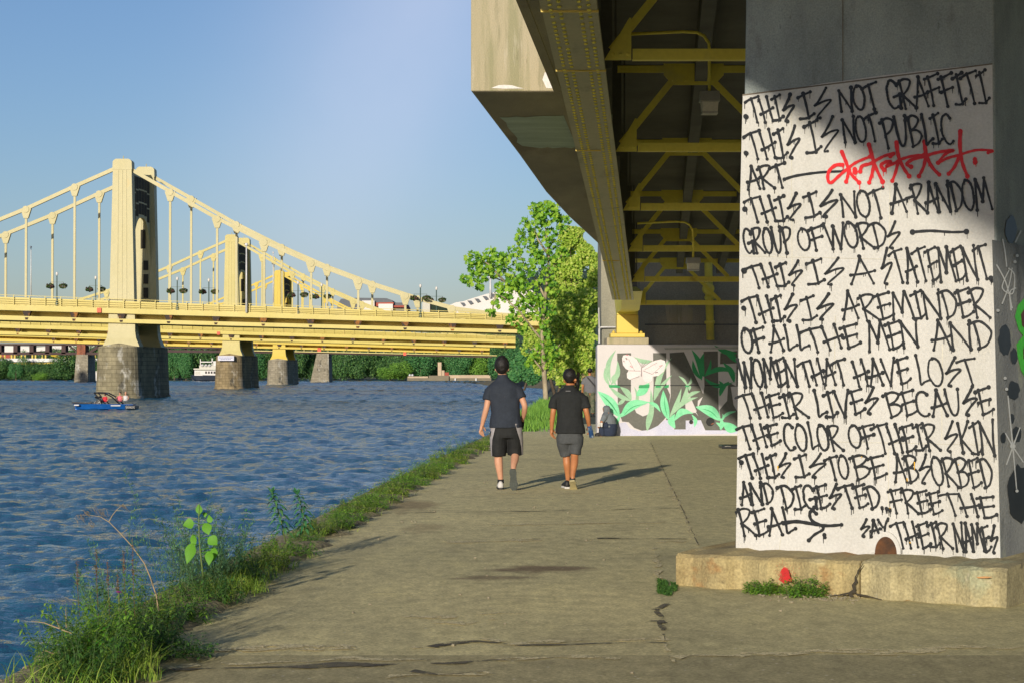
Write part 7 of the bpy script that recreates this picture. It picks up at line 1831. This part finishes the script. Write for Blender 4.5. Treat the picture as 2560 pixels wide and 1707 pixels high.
b = MB(); b.tube([(c.x - .1, c.y - .02, .05), (c.x - .05, c.y - .05, .06), (c.x + .02, c.y - .02, .05)], .008, 6); b.build('lift_ring', m_lampm, t)
for px, py, lab in ((2045, 1594, 'pale dry leaf stem on the ground in front of the footing'), (2270, 1503, 'small orange leaf at the foot of the grey footing block')):
    c = G(px, py); t = thing('fallen_leaf', lab, 'leaf', c); b = MB(); lance(b, c + Vector((-.02, 0, .008)), (1, .3, .02), (0, 0, 1), .05, .02 if px > 2200 else .008, 0); b.build('blade', mat('orange_leaf' if px > 2200 else 'straw_leaf', (.5, .22, .03) if px > 2200 else (.5, .42, .25), .8), t); b = MB(); b.tube([c + Vector((-.035, -.005, .008)), c + Vector((-.018, 0, .008))], .0015, 4); b.build('stalk', lf_dry, t)
# grassy bank under the trees
b = MB()
for _ in range(9000):
    y = rng.uniform(54, 100); x = bank_x(y) + abs(rng.gauss(0, .55)) - .1 + max(0, (y - 62) * .012) * rng.random()
    if x > bank_x(y) + 1.5 + (y - 54) * .03: continue
    blade(b, (x, y, 0), rng.uniform(.15, .5) * (1 if y > 60 else .6), .035, rng.uniform(.1, .6), rng, 3)
tag(b.build('bank_grass', lf_farb), 'tall bright grass on the bank round the sycamore foot', 'grass', kind='stuff')
# sycamore --------------------------------------------------------------------
YS = 92.0
def yp(x, y, dy=0): return P(1120 + x * .28056, 480 + y * .28056, YS + dy)
base = P(1366, 1016, YS); sy = thing('sycamore_tree', 'young sycamore with a pale trunk and big loose leaf clusters on the bank', 'tree', (base.x, YS, 0))
def tp(px, py, dy=0): return P(px, py, YS + dy)
b = MB(); b.tube([(base.x, YS, -.2), tp(1364, 985), tp(1361, 940), tp(1358, 890), tp(1355, 850), tp(1358, 800), tp(1363, 745), tp(1369, 690), tp(1372, 640), tp(1366, 590), tp(1360, 545)], [.15, .125, .115, .105, .10, .09, .075, .06, .05, .035, .02], 8)
for pts in ([(1355, 850), (1330, 820), (1300, 780), (1262, 745), (1240, 735)], [(1358, 800), (1335, 770), (1300, 735), (1262, 705), (1225, 690), (1195, 690)], [(1363, 745), (1340, 700), (1310, 660), (1300, 640)], [(1369, 690), (1395, 650), (1420, 620)], [(1372, 640), (1345, 600), (1335, 570)], [(1358, 890), (1335, 870), (1318, 880)], [(1361, 930), (1340, 905), (1330, 890)], [(1361, 905), (1385, 880), (1400, 860)], [(1240, 735), (1232, 770), (1228, 800)], [(1262, 705), (1220, 660), (1200, 650)]):
    b.tube([tp(x, y, rng.uniform(-.5, .5) * i) for i, (x, y) in enumerate(pts)], [.06 - .045 * i / (len(pts) - 1) for i in range(len(pts))], 6)
b.build('trunk', m_bark, sy, smooth=True)
b = MB()
def bigleaf(b, p, s, rng):
    n = Vector((rng.gauss(0, .8) - .1, rng.gauss(0, .8) - .9, rng.gauss(0, .7) + .5)).normalized(); u = n.orthogonal().normalized(); v = n.cross(u); a0 = rng.uniform(0, 6.28)
    pts = []
    for k, r_ in enumerate((1, .55, .9, .5, .75, .35, .75, .5, .9, .55)):
        a = a0 + 2 * math.pi * k / 10; pts.append(p + (u * math.cos(a) + v * math.sin(a)) * s * .5 * r_ - n * s * .08 * (k % 2))
    b.poly(pts)
CL = [(860, 190, 120), (800, 150, 80), (930, 150, 70), (960, 220, 60), (820, 260, 70), (690, 270, 50), (700, 380, 85), (800, 400, 80), (900, 380, 70), (650, 420, 60), (740, 480, 70), (1030, 270, 65), (1020, 330, 50), (460, 620, 85), (380, 560, 75), (330, 650, 95), (230, 600, 80), (390, 700, 80), (240, 690, 70), (200, 800, 60), (150, 770, 45), (290, 850, 40), (510, 700, 60), (600, 540, 70), (640, 640, 60), (500, 600, 60), (300, 780, 50),
      (610, 760, 85), (560, 820, 60), (500, 900, 75), (470, 850, 50), (530, 950, 50), (430, 1000, 45), (380, 1070, 40), (400, 1100, 25), (640, 830, 80), (720, 700, 70), (780, 600, 70), (850, 560, 80), (900, 640, 90), (700, 920, 80), (660, 1000, 60), (620, 1050, 70), (560, 1140, 50), (650, 1190, 60), (740, 1080, 70), (780, 960, 70), (760, 850, 60), (930, 470, 60), (760, 1480, 50), (720, 1530, 40), (880, 1530, 60), (930, 1420, 70), (860, 1250, 60), (1000, 560, 80), (640, 1240, 40), (860, 1130, 65), (880, 1330, 70), (830, 980, 60), (900, 1060, 70), (800, 1400, 50), (900, 1460, 60), (870, 760, 70), (940, 870, 70)]
for (x, y, r_) in CL:
    for _ in range(int(4 + r_ * r_ * .0085)):
        a = rng.uniform(0, 6.28); d = r_ * math.sqrt(rng.random()); p = yp(x + d * math.cos(a), y + d * math.sin(a) * .9, rng.gauss(0, .35)); bigleaf(b, p, rng.uniform(.17, .34), rng)
b.build('crown', lf_syc, sy)
# dense trees behind the sycamore ----------------------------------------------
def dense(name, label, base, CLs, Y0, msh, ml, size, dens, group, trunk=True, spread=1.2):
    t = thing(name, label, 'tree', base, group)
    b = MB()
    for (px, py, r_) in CLs:
        n_ = int(r_ * r_ * dens); c0 = P(px, py, Y0); R0 = r_ * Y0 / FPX
        for _ in range(n_):
            d = Vector((rng.gauss(0, 1), rng.gauss(0, 1), rng.gauss(0, 1))).normalized() * R0 * (rng.random() ** .35)
            if noise.noise((c0 + d) * (1.0 / max(.4, size * 7))) < -.16: continue
            leafcard(b, c0 + d, size * rng.uniform(.6, 1.3), rng, 5, None, Vector((-.15, -.75, .45)))
    b.build('crown', ml, t)
    b = MB(); top_ = P(CLs[0][0], CLs[0][1], Y0); b.tube([Vector(base), Vector(base).lerp(top_, .5) + Vector((.2, 0, 0)), top_], [.11, .08, .03], 8)
    for (px, py, r_) in CLs[1:6]: b.tube([Vector(base).lerp(top_, rng.uniform(.3, .7)), P(px, py, Y0)], [.04, .012], 5)
    b.build('trunk', m_barkd, t, smooth=True)
    return t
zt_ = lambda x, y: (1120 + x * .28056, 480 + y * .28056)
def cl(lst): return [(*zt_(x, y), r_ * .28056) for x, y, r_ in lst]
GT = 'trees behind the sycamore'
dense('broad_tree', 'dense light green tree right behind the sycamore, beside the concrete pier', P(1425, 985, 104) , cl([(1130, 700, 150), (1090, 420, 120), (1180, 560, 130), (1220, 470, 70), (1010, 680, 110), (1260, 700, 110), (1060, 560, 100), (1180, 830, 130), (950, 800, 90), (1290, 600, 70), (1030, 860, 130), (1290, 850, 80), (1150, 380, 70)]), 104, None, lf_den, .125, 1.7, GT)
dense('broad_tree', 'darker tree filling the gap below, right of the sycamore trunk', P(1440, 990, 110), cl([(1130, 1080, 160), (1010, 1020, 120), (1260, 1050, 110), (1050, 1200, 140), (1220, 1200, 140), (930, 1150, 90), (1280, 1300, 80), (1140, 1330, 140), (960, 1300, 110), (850, 1370, 80), (1050, 1440, 110), (1230, 1430, 90), (1320, 1180, 50), (1120, 1560, 120), (980, 1560, 90), (1270, 1560, 90), (1180, 1680, 90), (1040, 1680, 80)]), 110, None, lf_den, .125, 1.7, GT)
dense('broad_tree', 'loose leafy tree left of the sycamore trunk at bank level', P(1388, 990, 118), cl([(760, 1330, 90), (720, 1260, 60), (810, 1400, 70), (700, 1400, 60), (780, 1490, 60), (860, 1480, 60), (820, 1570, 60), (900, 1600, 70)]), 118, None, lf_den, .125, 1.3, GT)
dense('broad_tree', 'bright leafy tree low between the sycamore trunk and the painted pier', P(1440, 1012, 98), cl([(1120, 1150, 130), (1240, 1130, 110), (1000, 1130, 100), (1150, 1330, 130), (1280, 1350, 90), (1010, 1330, 110), (900, 1250, 90), (1100, 1480, 120), (1250, 1500, 100), (960, 1480, 90), (1180, 1620, 90), (1060, 1600, 80), (930, 880, 80), (1240, 960, 110), (1080, 1000, 110)]), 98, None, lf_den, .125, 1.4, GT)
for i, (px, py, D, pts) in enumerate(((1310, 975, 180, [(1320, 900, 30), (1300, 915, 24), (1340, 905, 28), (1290, 935, 20), (1330, 935, 26), (1275, 920, 16)]), (1395, 985, 150, [(1400, 905, 34), (1430, 890, 36), (1380, 925, 26), (1440, 925, 34), (1465, 880, 30), (1480, 915, 24)]))):
    dense('bank_tree', ('bluish tree on the right bank beyond the sycamore', 'dark leafy tree behind the grey shirted man')[i], P(px, py, D), pts, D, None, (lf_farg, lf_far)[i], .22, 2.2, GT)
# wooden fence behind
pf = P(1476, 950, 110); t = thing('wooden_fence', 'tall pale wooden fence behind the man in grey', 'fence', pf)
b = MB()
for k in range(14): 
    c = P(1455 + 3.2 * k, 960, 110); b.box(c.x - .032, c.x + .032, 110, 110.04, 0, P(0, 913, 110).z + .04 * math.sin(k * 7)); 
b.build('boards', m_fence, t)
b = MB(); p = P(1455, 960, 110); q = P(1497, 960, 110); b.box(p.x, q.x, 110.045, 110.1, 1.2, 1.3); b.box(p.x, q.x, 110.045, 110.1, .3, .4); b.build('rails', m_barkd, t)
# far bank woods ------------------------------------------------------------------
variants = []
def lump_np(n, size, seed):
    rs = np.random.RandomState(seed)
    cs = [((0, 0, .5), .40)] + [((rs.uniform(-.32, .32), rs.uniform(-.32, .32), rs.uniform(.2, .85)), rs.uniform(.13, .27)) for _ in range(13)]
    ci = rs.choice(len(cs), n, p=np.array([c[1] ** 2 for c in cs]) / sum(c[1] ** 2 for c in cs)); cc = np.array([c[0] for c in cs])[ci]; rr = np.array([c[1] for c in cs])[ci]
    d = rs.normal(size=(n, 3)); d /= np.linalg.norm(d, axis=1)[:, None]; p_ = cc + d * (rr * rs.uniform(.72, 1.06, n))[:, None]
    nr = d * .9 + rs.normal(size=(n, 3)) * .5 + np.array([0, -.35, .25]); nr /= np.linalg.norm(nr, axis=1)[:, None]
    u = np.cross(nr, rs.normal(size=(n, 3))); u /= np.linalg.norm(u, axis=1)[:, None]; v = np.cross(nr, u); s = (size * rs.uniform(.5, 1.3, n))[:, None]
    q = np.stack([p_ - u * s * .6, p_ + v * s * .4, p_ + u * s * .6, p_ - v * s * .4], 1)
    q[:, :, 2] = np.maximum(q[:, :, 2], .01) * 1.12
    return q                                    # n x 4 x 3
def mesh_np(name, quads, m):
    v = quads.reshape(-1, 3); nf = len(v) // 4; me = bpy.data.meshes.new(name)
    me.vertices.add(len(v)); me.vertices.foreach_set('co', v.astype(np.float32).ravel())
    me.loops.add(len(v)); me.loops.foreach_set('vertex_index', np.arange(len(v), dtype=np.int32))
    me.polygons.add(nf); me.polygons.foreach_set('loop_start', np.arange(0, len(v), 4, dtype=np.int32)); me.polygons.foreach_set('loop_total', np.full(nf, 4, dtype=np.int32))
    me.update(); me.validate(); me.materials.append(m); return me
variants = [lump_np(4200, .042, 100 + v) for v in range(5)]
GF = 'trees of the far bank wood'
parts = []
def wood_add(px, D, h, wdt, v):
    c = P(px, HZ, D); rz = rng.uniform(0, 6.28); ca, sa = math.cos(rz), math.sin(rz); q = variants[v][:3000]
    x, y, z = q[..., 0], q[..., 1], q[..., 2]
    parts.append(np.stack([c.x + (x * ca - y * sa) * wdt, D + (x * sa + y * ca) * wdt, -2.5 + z * h], -1))
for px in np.arange(-60, 1300, 13):
    for row in range(2):
        D = 945 + row * 22 + rng.uniform(-10, 8); base_h = np.interp(px, [-60, 150, 240, 430, 600, 800, 1000, 1300], [12, 12, 15, 18, 19, 19, 18, 19])
        wood_add(px + rng.uniform(-7, 7), D, base_h * rng.choice((rng.uniform(.45, .7), rng.uniform(.75, 1.12))) + row * 2.5, rng.uniform(7, 13), rng.randrange(5))
wo = bpy.data.objects.new('far_bank_wood', mesh_np('far_bank_wood', np.concatenate(parts), lf_far)); COL.objects.link(wo)
tag(wo, 'continuous dark green wood along the far river bank', 'wood', kind='stuff')
def ftree(label, px, D, h, wdt, v, ml, pyb=951.5, nm='bank_tree'):
    c = P(px, pyb, D); t = thing(nm, label, 'tree', (c.x, D, -2.3), 'distinct trees on the far bank')
    o = bpy.data.objects.new('crown', mesh_np('crown', variants[v] * np.array([wdt, wdt, h]), ml)); COL.objects.link(o); o.parent = t
    k = MB(); k.tube([(0, 0, -1), (0, 0, h * .6)], [.4, .15], 6); k.build('trunk', m_barkd, t, local=True)
ftree('bright bluish green tree on the far bank left of the lock wall column', 1052, 925, 12.5, 15, 1, lf_farg)
ftree('low bright green bush on the far bank at the left end of the lock wall', 975, 912, 6.5, 15, 2, lf_farb, nm='bank_bush')
ftree('second low bright bush on the far bank, right beside the dark wood', 1005, 918, 8.5, 13, 4, lf_farb, nm='bank_bush')
ftree('green tree behind the right part of the lock wall', 1150, 930, 13, 13, 0, lf_farg)
ftree('olive green tree behind the lock wall near the left walker head', 1195, 935, 12.5, 14, 3, lf_farb)
ftree('rounded bluish tree behind the left walker head, right of the bridge ends', 1250, 700, 9.5, 11, 2, lf_farg)
ftree('tall pale green tree right of the bridge ends', 1290, 640, 10.5, 9, 1, lf_farg)
ftree('bright tree on the far bank beside the white river boat', 465, 930, 13.5, 9, 3, lf_farg)
ftree('light green tree at the far left beneath the road bridge', 40, 930, 8, 8, 4, lf_farg)
ftree('bright shrub at the waterline beneath the road bridge', 103, 922, 3.4, 8, 0, lf_farb, nm='bank_bush')
ftree('bluish tree between the nearest and middle bridge piers', 436, 935, 13, 9, 1, lf_farg)
ftree('bluish tree between the middle and farthest bridge piers', 642, 935, 14, 10, 2, lf_farg)
# trees on the hill crest to give it an uneven outline
b = MB(); hill = bpy.data.objects['wooded_hill']
for v in hill.data.vertices:
    if v.co.z > 8 and v.co.y < 2450:
        for _ in range(26): 
            p = Vector(v.co) + Vector((rng.uniform(-9, 9), rng.uniform(-25, 25), rng.uniform(-1, 7))); leafcard(b, p, rng.uniform(1.8, 3.6), rng)
tag(b.build('hill_wood', leafmat('hill_leaf', [(0.025, 0.06, 0.045), (0.04, 0.09, 0.055), (0.07, 0.12, 0.06)], .1)), 'bluish woods covering the distant hill', 'wood', kind='stuff')
